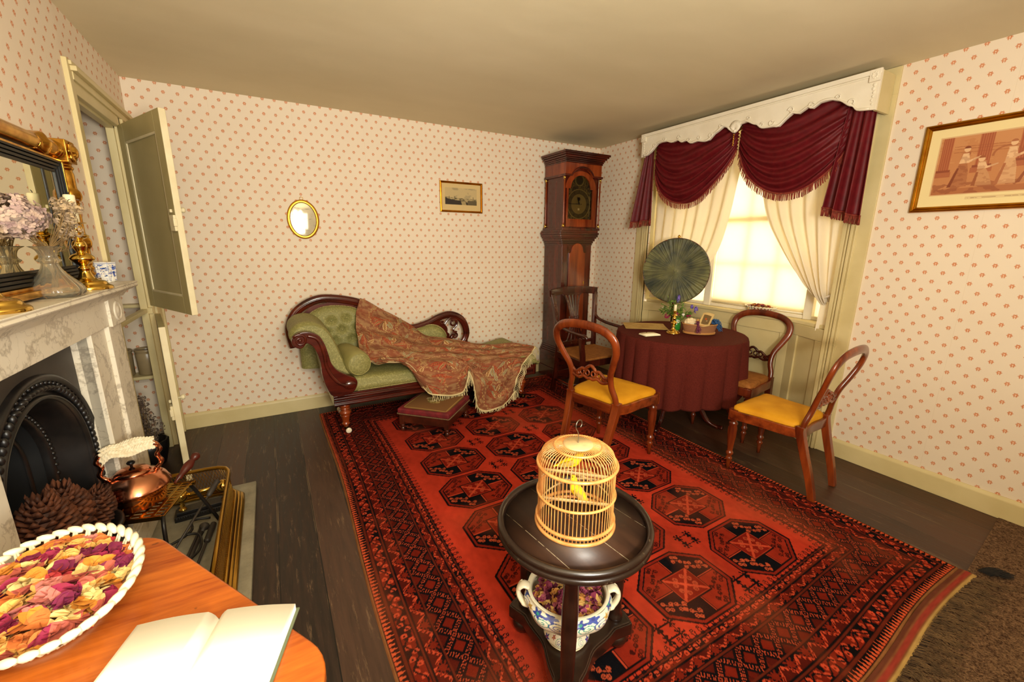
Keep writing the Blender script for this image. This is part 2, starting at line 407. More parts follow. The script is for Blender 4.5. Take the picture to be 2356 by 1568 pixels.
panel_door('door_1', .65, 1.0, 2.08, h, ang_to(h, (-.405, 2.97)), 'upper cupboard door standing ajar, olive panelled inside', 1)
panel_door('door_2', .58, .01, .95, h2, ang_to(h2, (-.556, 2.93)), 'lower cupboard door standing ajar, seen edge on', 1)
# ---------------------------------------------------------------- window
plain('blind_cloth', '#fff3d2', .9)
def translucent(name, c, mixf, transp=0.0, tc=None):
    m = bpy.data.materials.new(name); m.use_nodes = True; nt = m.node_tree; nt.nodes.clear(); MATS[name] = m
    o = nt.nodes.new('ShaderNodeOutputMaterial'); d = nt.nodes.new('ShaderNodeBsdfDiffuse'); t = nt.nodes.new('ShaderNodeBsdfTranslucent'); x = nt.nodes.new('ShaderNodeMixShader')
    d.inputs[0].default_value = lin(c); t.inputs[0].default_value = lin(tc or c); x.inputs[0].default_value = mixf
    nt.links.new(d.outputs[0], x.inputs[1]); nt.links.new(t.outputs[0], x.inputs[2]); last = x
    if transp:
        p = nt.nodes.new('ShaderNodeBsdfTransparent'); y = nt.nodes.new('ShaderNodeMixShader'); y.inputs[0].default_value = transp
        nt.links.new(x.outputs[0], y.inputs[1]); nt.links.new(p.outputs[0], y.inputs[2]); last = y
    nt.links.new(last.outputs[0], o.inputs[0]); return m
translucent('blind', '#f0e2b8', .6, tc='#fff6dc')
translucent('sheer', '#f0e4ce', .25, .03, tc='#f3e6c4')
gl = Mt('window_glass', .02); gl.set(Transmission_Weight=1.0, IOR=1.01)
gl.col('#ffffff')
def seg_panel(b, p, q, z0, z1, t=.02, off=0):
    """vertical board from plan point p to q"""
    d = Vector((q[0]-p[0], q[1]-p[1], 0)); L = d.length; a = math.atan2(d.y, d.x); n = Vector((-d.y, d.x, 0)).normalized()
    c = ((p[0]+q[0])/2+n.x*off, (p[1]+q[1])/2+n.y*off, (z0+z1)/2); b.box(c, (L, t, z1-z0), a)
XWn = 3.42
win = thing('window_1', 'tall panelled window recess with cream roller blind, cream painted frame and sill', 'window'); del win['category']; win['kind'] = 'structure'
b = MB(); 
b.bx((XWn, 1.67, 0), (XWn+.03, 2.79, .85)); seg_panel(b, (XR, WY0), (XWn, 1.69), 0, .85, .02, -.012); seg_panel(b, (XR, WY1), (XWn, 2.77), 0, .85, .02, .012)
# raised rails leaving sunk panels
for z0, z1 in ((0, .10), (.755, .85)): b.bx((XWn-.012, 1.69, z0), (XWn, 2.77, z1))
for y0, y1 in ((1.69, 1.76), (2.19, 2.27), (2.70, 2.77)): b.bx((XWn-.012, y0, .10), (XWn, y1, .755))
for sgn, y0, y1 in ((1, WY0, 1.69), (-1, WY1, 2.77)):
    P = Vector((XR, y0)); Q = Vector((XWn, y1)); f = lambda t: tuple(P.lerp(Q, t))
    for a_, c_, z0, z1 in ((0, 1, 0, .10), (0, 1, .765, .85), (0, .2, .1, .765), (.74, 1, .1, .765)): seg_panel(b, f(a_), f(c_), z0, z1, .014, sgn*.004)
b.obj('panelling', 'trim_paint', win, bevel=.003)
b = MB(); b.prism([(XR+.02, WY0+.02), (XWn-.03, 1.66), (XWn-.03, 2.80), (XR+.02, WY1-.02), (3.6, WY1+.05), (3.6, WY0-.05)], .85, .878, 'xy')
b.obj('sill', 'trim_paint', win, bevel=.006)
b = MB()
for s, y in ((-1, WY0), (1, WY1)):
    b.bx((XR-.014, min(y, y+s*.15), 0), (XR+.004, max(y, y+s*.15), 2.2805))
    for d, w, t in ((.0, .022, .022), (.03, .010, .026), (.048, .016, .030), (.070, .008, .022)):
        b.bx((XR-t, min(y+s*d, y+s*(d+w)), 0), (XR, max(y+s*d, y+s*(d+w)), ZH-.1))
b.bx((XR-.014, WY0-.15, 2.28), (XR+.004, WY1+.15, ZH-.003))
b.obj('architrave', 'trim_paint', win, bevel=.002)
b = MB()
for s, y in ((1, WY0), (-1, WY1)): seg_panel(b, (XR, y), (3.58, y+s*.03), .87, 2.30, .02, -s*.012)
b.bx((XR, WY0, 2.29), (3.6, WY1, 2.31)); b.obj('jamb', 'trim_paint', win)
b = MB()
for y0, y1 in ((1.585, 1.645), (2.435, 2.50)): b.bx((3.46, y0, .878), (3.54, y1, 2.30))
b.bx((3.47, WY0, .878), (3.55, WY1, .905)); b.bx((3.47, WY0, 2.24), (3.55, WY1, 2.30))
for y0, y1 in ((WY0, 1.455), (2.93, WY1)): b.bx((3.49, y0, .878), (3.54, y1, 2.30))
b.obj('mullion', 'white_paint', win, bevel=.004)
b = MB()
for y in (1.905, 2.17): b.bx((3.515, y-.010, .90), (3.535, y+.010, 2.26))
for z in (1.26, 1.99): b.bx((3.515, 1.64, z-.010), (3.535, 2.44, z+.010))
b.bx((3.505, 1.64, 1.60), (3.545, 2.44, 1.65)); b.bx((3.505, 1.64, .90), (3.545, 2.44, .95))
for y0, y1 in ((1.45, 1.59), (2.50, 2.93)):
    for z in (1.26, 1.62, 1.99): b.bx((3.515, y0, z-.010), (3.535, y1, z+.010))
b.bx((3.515, 2.70, .9), (3.535, 2.72, 2.25))
b.obj('sash_bars', 'white_paint', win)
b = MB(); b.bx((3.522, 1.44, .90), (3.526, 2.94, 2.26)); b.obj('pane', 'window_glass', win)
tag(MB().bx((3.488, 1.648, .905), (3.4885, 2.432, 2.25)).obj('roller_blind', 'blind'), 'cream roller blind pulled down over the window, glowing with daylight', 'blind')
for o in list(COL.objects):
    if o.name == 'roller_blind':
        r = MB(); r.tube([(3.486, 1.65, .915), (3.486, 2.43, .915)], .006); r.obj('bottom_rail', 'white_paint', o)
for nm, y0, y1, lab in (('side_blind', 1.455, 1.585, 'narrow cream side blind at the right edge of the window'), ('side_blind', 2.50, 2.93, 'narrow cream side blind at the left edge of the window')):
    tag(MB().bx((3.500, y0, .905), (3.5005, y1, 2.25)).obj(nm, 'blind'), lab, 'blind')
# ================================================================ fireplace side
def met(name, c, rough, c2=None, bump=0, scale=6):
    return plain(name, c, rough, 1.0, c2=c2, scale=scale, bump=bump)
met('brass', '#e8c264', .14, '#dab254', .02); met('old_brass', '#c39a42', .24, '#a9812f', .03)
met('copper', '#dd9a78', .17, '#c9805c', .02); met('gilt', '#e6b450', .25, '#bd862a', .08, 30)
plain('black_lacquer', '#0b0a0a', .4, bump=0, spec=.3)
plain('red_handle_wood', '#5c1f12', .35, c2='#3f140b', scale=12)
plain('crochet', '#f0e2c4', .9, c2='#d9c8a4', scale=60, bump=.2)
plain('stoneware', '#a08c68', .3, c2='#93805e', scale=10)
plain('candle_wax', '#f0e2bb', .45).node_tree.nodes['Principled BSDF'].inputs['Subsurface Weight'].default_value = .15
mm = Mt('mirror_glass', .015, 1.0); mm.col('#d4d2be')
mm = Mt('cut_glass', .04); mm.set(Transmission_Weight=.93, IOR=1.42); mm.col('#f3ead2')
plain('cone_brown', '#6e3b1e', .7, c2='#3a1c0e', scale=40)
plain('dried_stem', '#8a6b3c', .8, c2='#5d4524', scale=30)
plain('petal_mauve', '#c9ae98', .85, c2='#9b7f7c', scale=40, bump=.05)
plain('statice', '#b5996f', .9, c2='#8f7a66', scale=40)
plain('dark_dried', '#3d2f2c', .9, c2='#241c1c', scale=40)
def cbt(name, label, cat, **k):
    r = thing(name, label, cat, CB, CBR); return r
# hearth slab
b = MB(); b.bx((-.9, 1.15, 0), (-.205, 2.70, .03)); tag(b.obj('hearthstone', 'slate_stone', bevel=.006), 'grey stone hearth slab on the floorboards before the fireplace', 'hearth')
# marble chimneypiece
mp = cbt('chimneypiece', 'white veined marble chimneypiece with plain jambs and a long shelf', 'fireplace')
b = MB(); y0, y1 = -1.74, -.135
pr = [(0, 0), (.120, 0), (.128, .006), (.140, .010), (.146, .018), (.140, .026), (.146, .031), (.146, .036), (0, .036)]
b.prism([(u, 1.189+v) for u, v in pr], y0, y1, 'xz'); b.obj('shelf', 'marble', mp, bevel=.002)
b = MB(); b.prism([(0, 1.16), (.09, 1.16), (.10, 1.175), (.118, 1.189), (0, 1.189)], y0+.03, y1-.03, 'xz')
b.bx((0, -1.63, 1.05), (.080, -.21, 1.162)); b.obj('frieze', 'marble', mp, bevel=.002)
for a, c in ((-1.63, -1.45), (-.39, -.21)):
    q = MB(); q.bx((0, a, 1.045), (.092, c, 1.163)); q.M = Matrix.Translation((.092, (a+c)/2, 1.104)) @ Matrix.Rotation(R(90), 4, 'Y')
    q.lathe([(.045, -.01), (.045, .003), (.038, .006), (.034, .003), (.026, .002), (.018, .006), (.001, .008)], seg=28); q.obj('corner_block', 'marble', mp, bevel=.002)
for s in (0, 1):
    q = MB(); ya, yb = (-.60, -.21) if s == 0 else (-1.63, -1.325)
    if s == 0:
        q.bx((0, ya, .03), (.066, -.40, 1.05)); q.bx((0, -.41, .03), (.082, -.375, 1.05)); q.bx((0, -.375, .03), (.072, yb, 1.05)); q.bx((.03, ya, .03), (.078, ya+.012, 1.05))
        q.bx((0, ya-.003, .03), (.09, yb+.004, .15)); q.bx((0, ya-.003, .15), (.084, yb+.002, .165))
    else: q.bx((0, ya, .03), (.072, yb, 1.05)); q.bx((0, ya, .03), (.09, yb+.004, .15))
    q.obj('jamb', 'marble', mp, bevel=.003)
# cast iron insert
ci = cbt('fire_grate', 'black cast iron arched fire grate set inside the marble chimneypiece', 'fire grate')
YC, RO, RI, ZS = -.955, .372, .255, .60
def arch(r, n=40, z0=.03, zs=ZS): 
    return [(YC-r, z0)]+[(YC-r, z0+(zs-z0)*k/6) for k in range(1, 6)]+[(YC+r*math.cos(PI-PI*i/n), zs+r*math.sin(PI-PI*i/n)) for i in range(n+1)]+[(YC+r, z0+(zs-z0)*k/6) for k in range(5, 0, -1)]+[(YC+r, z0)]
b = MB(); A = arch(RO)
# spandrel plate: strip between arch and outer rectangle
n = len(A); outer = []
for (y, z) in A:
    if z <= ZS+.001: outer.append((-1.40 if y < YC else -.55, z))
    else:
        dy, dz = y-YC, z-ZS; k = min((.46 if dy > 0 else .46)/abs(dy) if abs(dy) > 1e-6 else 1e9, .46/abs(dz) if abs(dz) > 1e-6 else 1e9); outer.append((YC+dy*k, ZS+dz*k))
b.add([(.012, y, z) for y, z in A]+[(.012, y, z) for y, z in outer], [(i, i+1, n+i+1, n+i) for i in range(n-1)], False)
b.obj('face_plate', 'iron_grey', ci, solid=.01)
def sweep(b, prof, name, mat):
    """prof: list of (radius, x)"""
    vs = []; fs = []; N = None
    for r, x in prof:
        a = arch(r); N = len(a); vs += [(x, y, z) for y, z in a]
    for j in range(len(prof)-1):
        for i in range(N-1): fs.append((j*N+i, j*N+i+1, (j+1)*N+i+1, (j+1)*N+i))
    b.add(vs, fs)
b = MB(); sweep(b, [(RO+.012, .010), (RO+.012, .026), (RO, .034), (RO-.012, .026)], '', ''); sweep(b, [(RO-.058, .018), (RO-.062, .028), (RO-.07, .028), (RO-.074, .014)], '', '')
A = crv(arch(RO-.036), 3); acc = 0; last = A[0]
for p in A:
    d = math.dist(p, last); acc += d; last = p
    if acc > .021:
        acc = 0; b.sphere((.024, p[0], p[1]), .012, 8, 5, (1.0, 1.5, .8) if p[1] > .9 else (1, .8, 1.3))
        dy, dz = p[0]-YC, max(p[1]-ZS, 0); L = math.hypot(dy, dz)
        b.sphere((.022, YC+dy/L*(L+.018) if L else p[0], p[1]+dz/L*.018), .007, 6, 4)
sweep(b, [(RO-.012, .014), (RO-.06, .014)], '', ''); b.obj('arch_moulding', 'cast_iron', ci)
b = MB(); sweep(b, [(RO-.07, .016), (RO-.085, -.01), (RI+.02, -.09), (RI+.012, -.095)], '', ''); b.obj('splayed_cheek', 'cast_iron', ci)
b = MB(); sweep(b, [(RI+.022, -.098), (RI+.016, -.075), (RI+.004, -.072), (RI-.004, -.085), (RI-.006, -.10)], '', '')
acc = 0; A = crv(arch(RI+.010), 3); last = A[0]
for p in A:
    acc += math.dist(p, last); last = p
    if acc > .019: acc = 0; b.sphere((-.074, p[0], p[1]), .009, 6, 4)
sweep(b, [(RI-.04, -.13), (RI-.045, -.12), (RI-.05, -.13)], '', ''); b.obj('inner_arch', 'cast_iron', ci)
b = MB(); sweep(b, [(RI, -.09), (RI-.01, -.16), (RI-.05, -.30)], '', ''); b.bx((-.31, YC-.25, .03), (-.30, YC+.25, .9)); b.obj('fireback', 'dark_inside', ci)
b = MB()
for z in (.16, .22, .28, .34): b.tube([(-.02+.05*math.cos(t), YC+.24*math.sin(t), z) for t in np.linspace(-1.57, 1.57, 16)], .007)
for s in (-1, 1): b.bx((-.05, YC+s*.235-.012, .03), (0, YC+s*.235+.012, .37))
b.bx((-.10, YC+.20, .03), (.06, YC+.40, .275)); b.bx((-.10, YC-.40, .03), (.02, YC-.24, .275)); b.obj('grate_bars', 'cast_iron', ci, bevel=.003)
# pine cones
def cone_mesh(seed, mat='cone_brown'):
    rg = random.Random(seed); b = MB(); n = 150; Hh = .105; g = 2.39996
    b.lathe([(.004, 0), (.02, .01), (.028, .05), (.02, .1), (.004, Hh)], seg=8)
    for i in range(n):
        t = i/n; r = .054*math.sin(min(1, t*.85+.24)*PI*.93)**.6*(1-.12*t); z = Hh*(.05+.93*t); a = i*g
        ca, sa = math.cos(a), math.sin(a); w = .012*(1-.5*t); L = r; up_ = .006+.012*t
        tx, ty = -sa, ca
        vs = [(ca*.01+tx*w*.4, sa*.01+ty*w*.4, z-.004), (ca*.01-tx*w*.4, sa*.01-ty*w*.4, z-.004), (ca*L*.8-tx*w, sa*L*.8-ty*w, z+up_*.6), (ca*L*.8+tx*w, sa*L*.8+ty*w, z+up_*.6), (ca*L*1.0-tx*w*.55, sa*L*1.0-ty*w*.55, z+up_+.002), (ca*L*1.0+tx*w*.55, sa*L*1.0+ty*w*.55, z+up_+.002), (ca*L*.93, sa*L*.93, z+up_+.0085)]
        b.add(vs, [(0, 1, 2, 3), (3, 2, 4, 5), (2, 6, 4), (4, 6, 5), (5, 6, 3), (0, 3, 6), (1, 6, 2), (0, 6, 1)], True)
    return b
cone_spots = [(-.735, 1.775, .455, 1.75, -.2, .5, 'reddish pine cone at the far left of the grate'), (-.735, 1.90, .455, 1.7, .3, .2, 'tall upright pine cone in the middle of the grate'),
              (-.735, 2.03, .37, 1.5, .6, -.2, 'open pine cone leaning right, nearest the black bowl rim'), (-.685, 1.83, .34, 1.55, -.2, .7, 'pine cone low in front of the others in the grate'), (-.675, 1.96, .29, 1.35, .8, .4, 'small pine cone under the right hand cones in the grate')]
cm = cone_mesh(4); first = None
for i, (x, y, z, s, rx, ry, lab) in enumerate(cone_spots):
    if first is None: o = cm.obj('pine_cone', 'cone_brown'); first = o
    else: o = first.copy(); COL.objects.link(o)
    o.location = (x, y, z-.05); o.scale = (s, s, s); o.rotation_euler = (rx*.6, ry*.5-.2, i*1.3); tag(o, lab, 'pine cone', 'pine cones in the fire grate')
b = MB(); b.lathe([(.10, 0), (.15, .06), (.175, .16), (.182, .165), (.182, .18), (.165, .18), (.155, .15), (.12, .05), (.001, .02)], seg=40)
o = b.obj('cone_bowl', 'cast_iron'); o.location = (-.745, 1.95, .215); o.scale = (.86, .86, .9); tag(o, 'black iron bowl holding pine cones in the fire grate', 'bowl')
b = MB(); b.bx((-.86, 1.76, .03), (-.66, 2.10, .235)); tag(b.obj('hob_block', 'cast_iron', bevel=.01), 'black iron hob block under the bowl of pine cones', 'fire grate')
# trivet (footman)
tv = thing('fireside_trivet', 'brass topped iron trivet with a turned wooden handle standing before the grate', 'trivet', (-.585, 2.20, .03), R(-14))
ZT = .275
b = MB()
for i in range(12):
    y = -.13+.26*i/11; w = .11+.03*(i/11)
    b.box((0, y, ZT), (w*2, .012, .004))
for x in (-.085, -.045, 0, .045, .085): b.box((x, 0, ZT+.001), (.014, .26, .004))
b.box((0, -.13, ZT-.006), (.24, .012, .018)); b.box((0, .135, ZT-.006), (.28, .012, .018)); b.box((-.12, 0, ZT), (.012, .27, .006)); b.box((.125, 0, ZT), (.012, .27, .006))
b.obj('top', 'old_brass', tv, bevel=.0015)
b = MB(); b.M = Matrix.Translation((.06, .13, ZT+.005)) @ Matrix.Rotation(R(-62), 4, 'X') @ Matrix.Rotation(R(18), 4, 'Y')
b.lathe([(.006, 0), (.006, .02), (.014, .03), (.011, .045), (.018, .07), (.021, .095), (.015, .12), (.010, .127), (.018, .138), (.020, .152), (.012, .165), (.001, .168)], seg=16)
b.obj('handle', 'red_handle_wood', tv, label='turned dark red wooden handle')
for pts in ([(-.11, -.12, ZT), (-.12, -.16, ZT-.05), (-.12, -.17, 0)], [(.12, -.12, ZT), (.14, -.17, ZT-.05), (.14, -.18, 0)], [(.11, .13, ZT), (.13, .16, .2), (.19, .20, 0)]):
    b = MB(); b.tube(crv(pts, 5), .008, ref=(1, 0, 0)); b.obj('leg', 'cast_iron', tv)
b = MB(); b.tube(crv([(-.11, -.13, .07), (.05, -.03, .055), (.12, .06, .06), (.10, .13, .07), (.16, .17, .05)], 6), .006); b.tube(crv([(.14, -.16, .03), (.19, -.05, .03), (.16, .04, .05), (.10, .04, .06)], 6), .006)
b.obj('stretcher', 'cast_iron', tv)
# kettle
kt = thing('kettle', 'squat copper kettle on the brass trivet by the grate', 'kettle', (-.60, 2.195, ZT+.035), R(12))
b = MB(); b.lathe([(.001, .001), (.085, .001), (.096, .008), (.103, .055), (.106, .075), (.122, .080), (.122, .084), (.118, .090), (.108, .112), (.085, .133), (.058, .146), (.052, .150)], seg=48); b.obj('body', 'copper', kt)
b = MB(); b.lathe([(.062, .146), (.060, .152), (.05, .160), (.03, .168), (.010, .172), (.001, .173)], seg=36); l = b.obj('lid', 'copper', kt)
b = MB(); b.lathe([(.005, .172), (.005, .180), (.013, .186), (.015, .192), (.010, .198), (.001, .199)], seg=16); b.obj('knob', 'black_lacquer', l)
b = MB(); b.tube(crv([(-.095, 0, .060), (-.118, 0, .064), (-.140, 0, .078), (-.165, 0, .084)], 5), [.024-.012*i/15 for i in range(16)], seg=12, ref=(0, 1, 0)); b.obj('spout', 'copper', kt)
for s in (-1, 1):
    b = MB(); pts = crv([(s*.075, 0, .135), (s*.098, 0, .165), (s*.088, 0, .20), (s*.100, 0, .225), (s*.085, 0, .255), (s*.05, 0, .268)], 5)
    b.tube(pts, [.009+.0012*math.sin(i*1.4) for i in range(len(pts))], seg=8, ref=(0, 1, 0)); b.lathe([(.017, 0), (.019, .005), (.013, .010)], c=(s*.078, 0, .124), seg=10); b.obj('handle_bracket', 'copper', kt)
b = MB(); b.tube([(-.055, 0, .268), (0, 0, .272), (.055, 0, .268)], .010, ref=(0, 1, 0)); b.obj('handle', 'red_handle_wood', kt)
# crocheted holder
hp = thing('pot_holder', 'cream crocheted pot holder draped over the copper kettle handle', 'pot holder', (-.60, 2.195, ZT+.035), R(12))
def hfn(u, v):
    x = -.085+.17*u; a = (v-.5)*2
    rib = .0035*abs(math.sin(v*PI*9)); s = .075*a; zz = .288-abs(a)**1.6*.045*(1.0 if a < 0 else 1.05)+.006*math.sin(u*9+v*4)
    return (x+.004*math.sin(v*40), s*.62, zz+rib+.0016*math.sin(u*110)+(-.02*max(0, .18-u)/.18))
MB().grid(hfn, 90, 60).obj('crochet', 'crochet', hp, solid=.004)
# fender
fd = thing('fender', 'pierced brass fender around the hearthstone with a rolled top rail', 'fender', (0, 0, .03))
PATH = [(-.62, 2.62), (-.315, 2.60), (-.275, 2.57), (-.268, 2.52), (-.268, 1.30)]
path = [(-.62, 2.60), (-.50, 2.598), (-.42, 2.595), (-.36, 2.585), (-.325, 2.56), (-.310, 2.52), (-.306, 2.47), (-.306, 1.9), (-.306, 1.3)]
ff = lambda z, dx: [(x+dx*(1 if y < 2.55 else .5), y+(dx if y > 2.5 else 0), z) for x, y in path]
b = MB(); b.tube(ff(.185, .0), .010, seg=10); b.obj('top_rail', 'old_brass', fd)
b = MB()
for z, dx, r in ((.012, .034, (.020, .012)), (.030, .026, (.012, .008)), (.048, .014, (.009, .007))): b.tube(ff(z, dx), [r]*len(path), seg=8)
b.obj('base_moulding', 'old_brass', fd)
b = MB()
def lerp_path(P, s):
    L = [math.dist(P[i], P[i+1]) for i in range(len(P)-1)]; T = sum(L); d = s*T
    for i, l in enumerate(L):
        if d <= l or i == len(L)-1: k = min(d/l, 1); return tuple(P[i][j]+(P[i+1][j]-P[i][j])*k for j in range(len(P[i])))
        d -= l
NS = 105
for i in range(NS):
    for sg in (1, -1):
        a0 = lerp_path(path, (i+(0 if sg > 0 else 3.2))/(NS+3.2)); a1 = lerp_path(path, (i+(3.2 if sg > 0 else 0))/(NS+3.2))
        b.tube([(a0[0]+.008, a0[1]+.004, .055), ((a0[0]+a1[0])/2+.004, (a0[1]+a1[1])/2, .118), (a1[0], a1[1], .180)], [(.003, .0012)]*3, seg=4, ref=(1, 0, 0), cap=False)
b.obj('pierced_screen', 'old_brass', fd)
# fire iron rest
fr = thing('fire_iron_rest', 'black cast rest with two brass ball finials joined by a bar, inside the fender', 'fire iron rest', (-.455, 2.49, .03), R(4))
b = MB(); b.bx((-.10, -.045, 0), (.15, .045, .028)); b.bx((-.09, -.030, .028), (.14, .035, .042))
for i in range(24): b.sphere((-.09+.23*i/23, -.045, .020), .005, 6, 4)
b.obj('base', 'cast_iron', fr, bevel=.003)
for x in (-.065, .115):
    b = MB(); b.lathe([(.018, .04), (.018, .046), (.008, .055), (.012, .066), (.006, .076), (.010, .085), (.012, .090)], c=(x, 0, 0), seg=20); b.sphere((x, 0, .118), .033, 24, 14); b.obj('ball_finial', 'brass', fr)
b = MB(); b.tube([(-.065, 0, .118), (.115, 0, .118)], .010, ref=(0, 1, 0)); b.obj('bar', 'brass', fr)
# fire irons
def rod(name, label, cat, p0, p1, r, handle, parts=None):
    P0, P1 = Vector(p0), Vector(p1); t = thing(name, label, cat, p0); d = P1-P0
    q = d.to_track_quat('Z', 'Y').to_matrix().to_4x4(); L = d.length
    b = MB(); b.M = q; b.lathe([(r, 0), (r, L)], seg=10); b.obj('shaft', 'iron_grey', t)
    b = MB(); b.M = q; b.lathe([(z_[0], L*(1)-z_[1]) for z_ in handle], seg=14); b.obj('handle', 'iron_grey', t)
    return t, q, L
t, q, L = rod('poker', 'long iron poker leaning on the ball topped rest', 'poker', (-.53, 2.10, .045), (-.352, 2.462, .205), .0055, [(.006, .10), (.012, .09), (.014, .05), (.012, .02), (.016, .01), (.001, -.004)])
t, q, L = rod('fire_tongs', 'iron fire tongs lying on the hearthstone, left of the shovel', 'tongs', (-.47, 1.85, .05), (-.415, 2.33, .045), .008, [(.009, .06), (.009, .03), (.020, .022), (.022, .010), (.012, 0), (.001, -.002)])
b = MB(); b.M = q; b.lathe([(.006, 0), (.006, L)], c=(.014, 0, 0), seg=8); b.obj('arm', 'iron_grey', t)
t, q, L = rod('fire_shovel', 'iron fire shovel lying on the hearthstone beside the tongs', 'shovel', (-.43, 1.85, .045), (-.378, 2.33, .045), .006, [(.007, .15), (.014, .14), (.013, .13), (.0145, .05), (.013, .01), (.001, 0)])
b = MB(); b.M = q; b.bx((-.045, -.004, -.11), (.045, .004, .02)); b.obj('pan', 'iron_grey', t, bevel=.003)
# ---------------------------------------------------------------- mantel shelf things
ZM = 1.2255
om = cbt('overmantel_mirror', 'gilt overmantel mirror with half column frame on the marble shelf', 'mirror')
MY0, MY1, MZ0, MZ1 = -1.72, -.33, 1.235, 1.80
b = MB(); b.bx((.004, MY0+.01, MZ0-.006), (.030, MY1-.01, MZ1-.05)); b.obj('backing', 'black_lacquer', om)
b = MB(); w = .085
def halfcol(b, p, q):
    P, Q = Vector(p), Vector(q); L = (Q-P).length; M = (Q-P).to_track_quat('Z', 'Y').to_matrix().to_4x4(); M.translation = P; b.M = M
    k = [(.026, 0), (.034, .012), (.028, .022), (.034, .034), (.028, .044), (.031, .06)]
    pr = k+[(.031, .11), (.038, .125), (.040, .145), (.032, .165), (.027, .18), (.027, .19), (.027, .21), (.027, L-.21), (.027, L-.19), (.027, L-.18), (.032, L-.165), (.040, L-.145), (.038, L-.125), (.031, L-.11)]+[(r, L-z) for r, z in k[::-1]]
    b.lathe(crv(pr, 4), seg=32, rfn=lambda a, z: 1+(.06*math.cos(a*6) if (.11 < z < .17 or L-.17 < z < L-.11) else 0)); b.M = Matrix()
for y in (MY0+w/2, MY1-w/2):
    b = MB(); halfcol(b, (.034, y, MZ0+.03), (.034, y, MZ1-.07)); b.obj('side_column', 'gilt', om)
b = MB(); halfcol(b, (.034, MY0+w, MZ1-w/2), (.034, MY1-w, MZ1-w/2)); b.obj('top_column', 'gilt', om)
for y in (MY0+w/2, MY1-w/2):
    b = MB(); b.box((.036, y, MZ1-w/2), (.07, w, w)); b.M = Matrix.Translation((.071, y, MZ1-w/2)) @ Matrix.Rotation(R(90), 4, 'Y')
    b.lathe([(.036, 0), (.034, .008), (.026, .008), (.02, .016), (.010, .02), (.001, .022)], seg=24, rfn=lambda a, z: 1+.12*math.cos(a*8)); b.obj('corner_block', 'gilt', om, bevel=.003)
b = MB(); b.box((.036, (MY0+MY1)/2, MZ0+.010), (.07, MY1-MY0, .022)); b.bx((.02, MY0+w, MZ0+.02), (.05, MY1-w, MZ0+.032)); b.obj('base_rail', 'gilt', om, bevel=.003)
b = MB(); a, c, e, g = MY0+w, MY1-w, MZ0+.035, MZ1-w
for k in range(4):
    z = k*.012; x = .050-k*.004
    b.bx((.03, a+z, e), (x, a+z+.010, g)); b.bx((.03, c-z-.010, e), (x, c-z, g)); b.bx((.03, a, g-z-.010), (x, c, g-z)); b.bx((.03, a, e+z), (x, c, e+z+.010))
b.bx((.03, -.56, e+.04), (.036, -.545, g-.04)); b.obj('inner_frame', 'black_lacquer', om, bevel=.0015, label='reeded black inner frame')
b = MB()
for y in (a, c-.0): b.bx((.03, y-.006, e), (.052, y+.006, g))
b.bx((.03, a, g-.004), (.052, c, g+.004)); b.obj('gilt_slip', 'gilt', om, bevel=.002)
b = MB(); b.bx((.030, a+.04, e+.04), (.033, c-.04, g-.04)); b.obj('glass', 'mirror_glass', om)
# candlesticks
def stick(name, label, loc, h=.255, base=.075, cat='candlestick', mat='brass', scale=1, rdrip=.032):
    t = thing(name, label, cat, loc); s = h/.255
    pr = [(base, 0), (base, .006), (base*.96, .012), (base*.8, .020), (base*.72, .030), (base*.40, .040), (.022, .052), (.016, .070), (.019, .082), (.012, .090), (.017, .097), (.034, .112), (.037, .122), (.028, .134), (.013, .142), (.016, .150), (.022, .168), (.018, .184), (.012, .190), (.030, .200), (.033, .207), (.020, .215), (.015, .222), (.018, .232), (.019, .250), (rdrip, .253), (rdrip, .256), (.014, .257), (.012, .24), (.001, .24)]
    b = MB(); b.lathe([(max(r, .001), z) for r, z in crv([(r*(1 if i < 6 else scale), z*s) for i, (r, z) in enumerate(pr)], 4)], seg=48); b.obj('stem', mat, t); return t
def candle(label, loc, r, h):
    t = thing('candle', label, 'candle', loc); b = MB(); b.lathe([(r, 0), (r, h-.003), (r*.85, h), (.001, h-.003)], seg=24); b.obj('wax', 'candle_wax', t)
    b = MB(); b.tube([(0, 0, h-.004), (.001, 0, h+.006), (.004, 0, h+.011)], .0013, 6, ref=(0, 1, 0)); b.obj('wick', 'black_lacquer', t); return t
stick('candlestick', 'tall brass candlestick on the marble shelf beside the mirror column', (-.640, 2.30, ZM))
candle('thick cream candle in the tall brass candlestick on the shelf', (-.640, 2.30, ZM+.243), .017, .115)
stick('candlestick', 'brass candlestick cut off at the left edge of the photo, on the marble shelf', (-.662, 1.66, ZM))
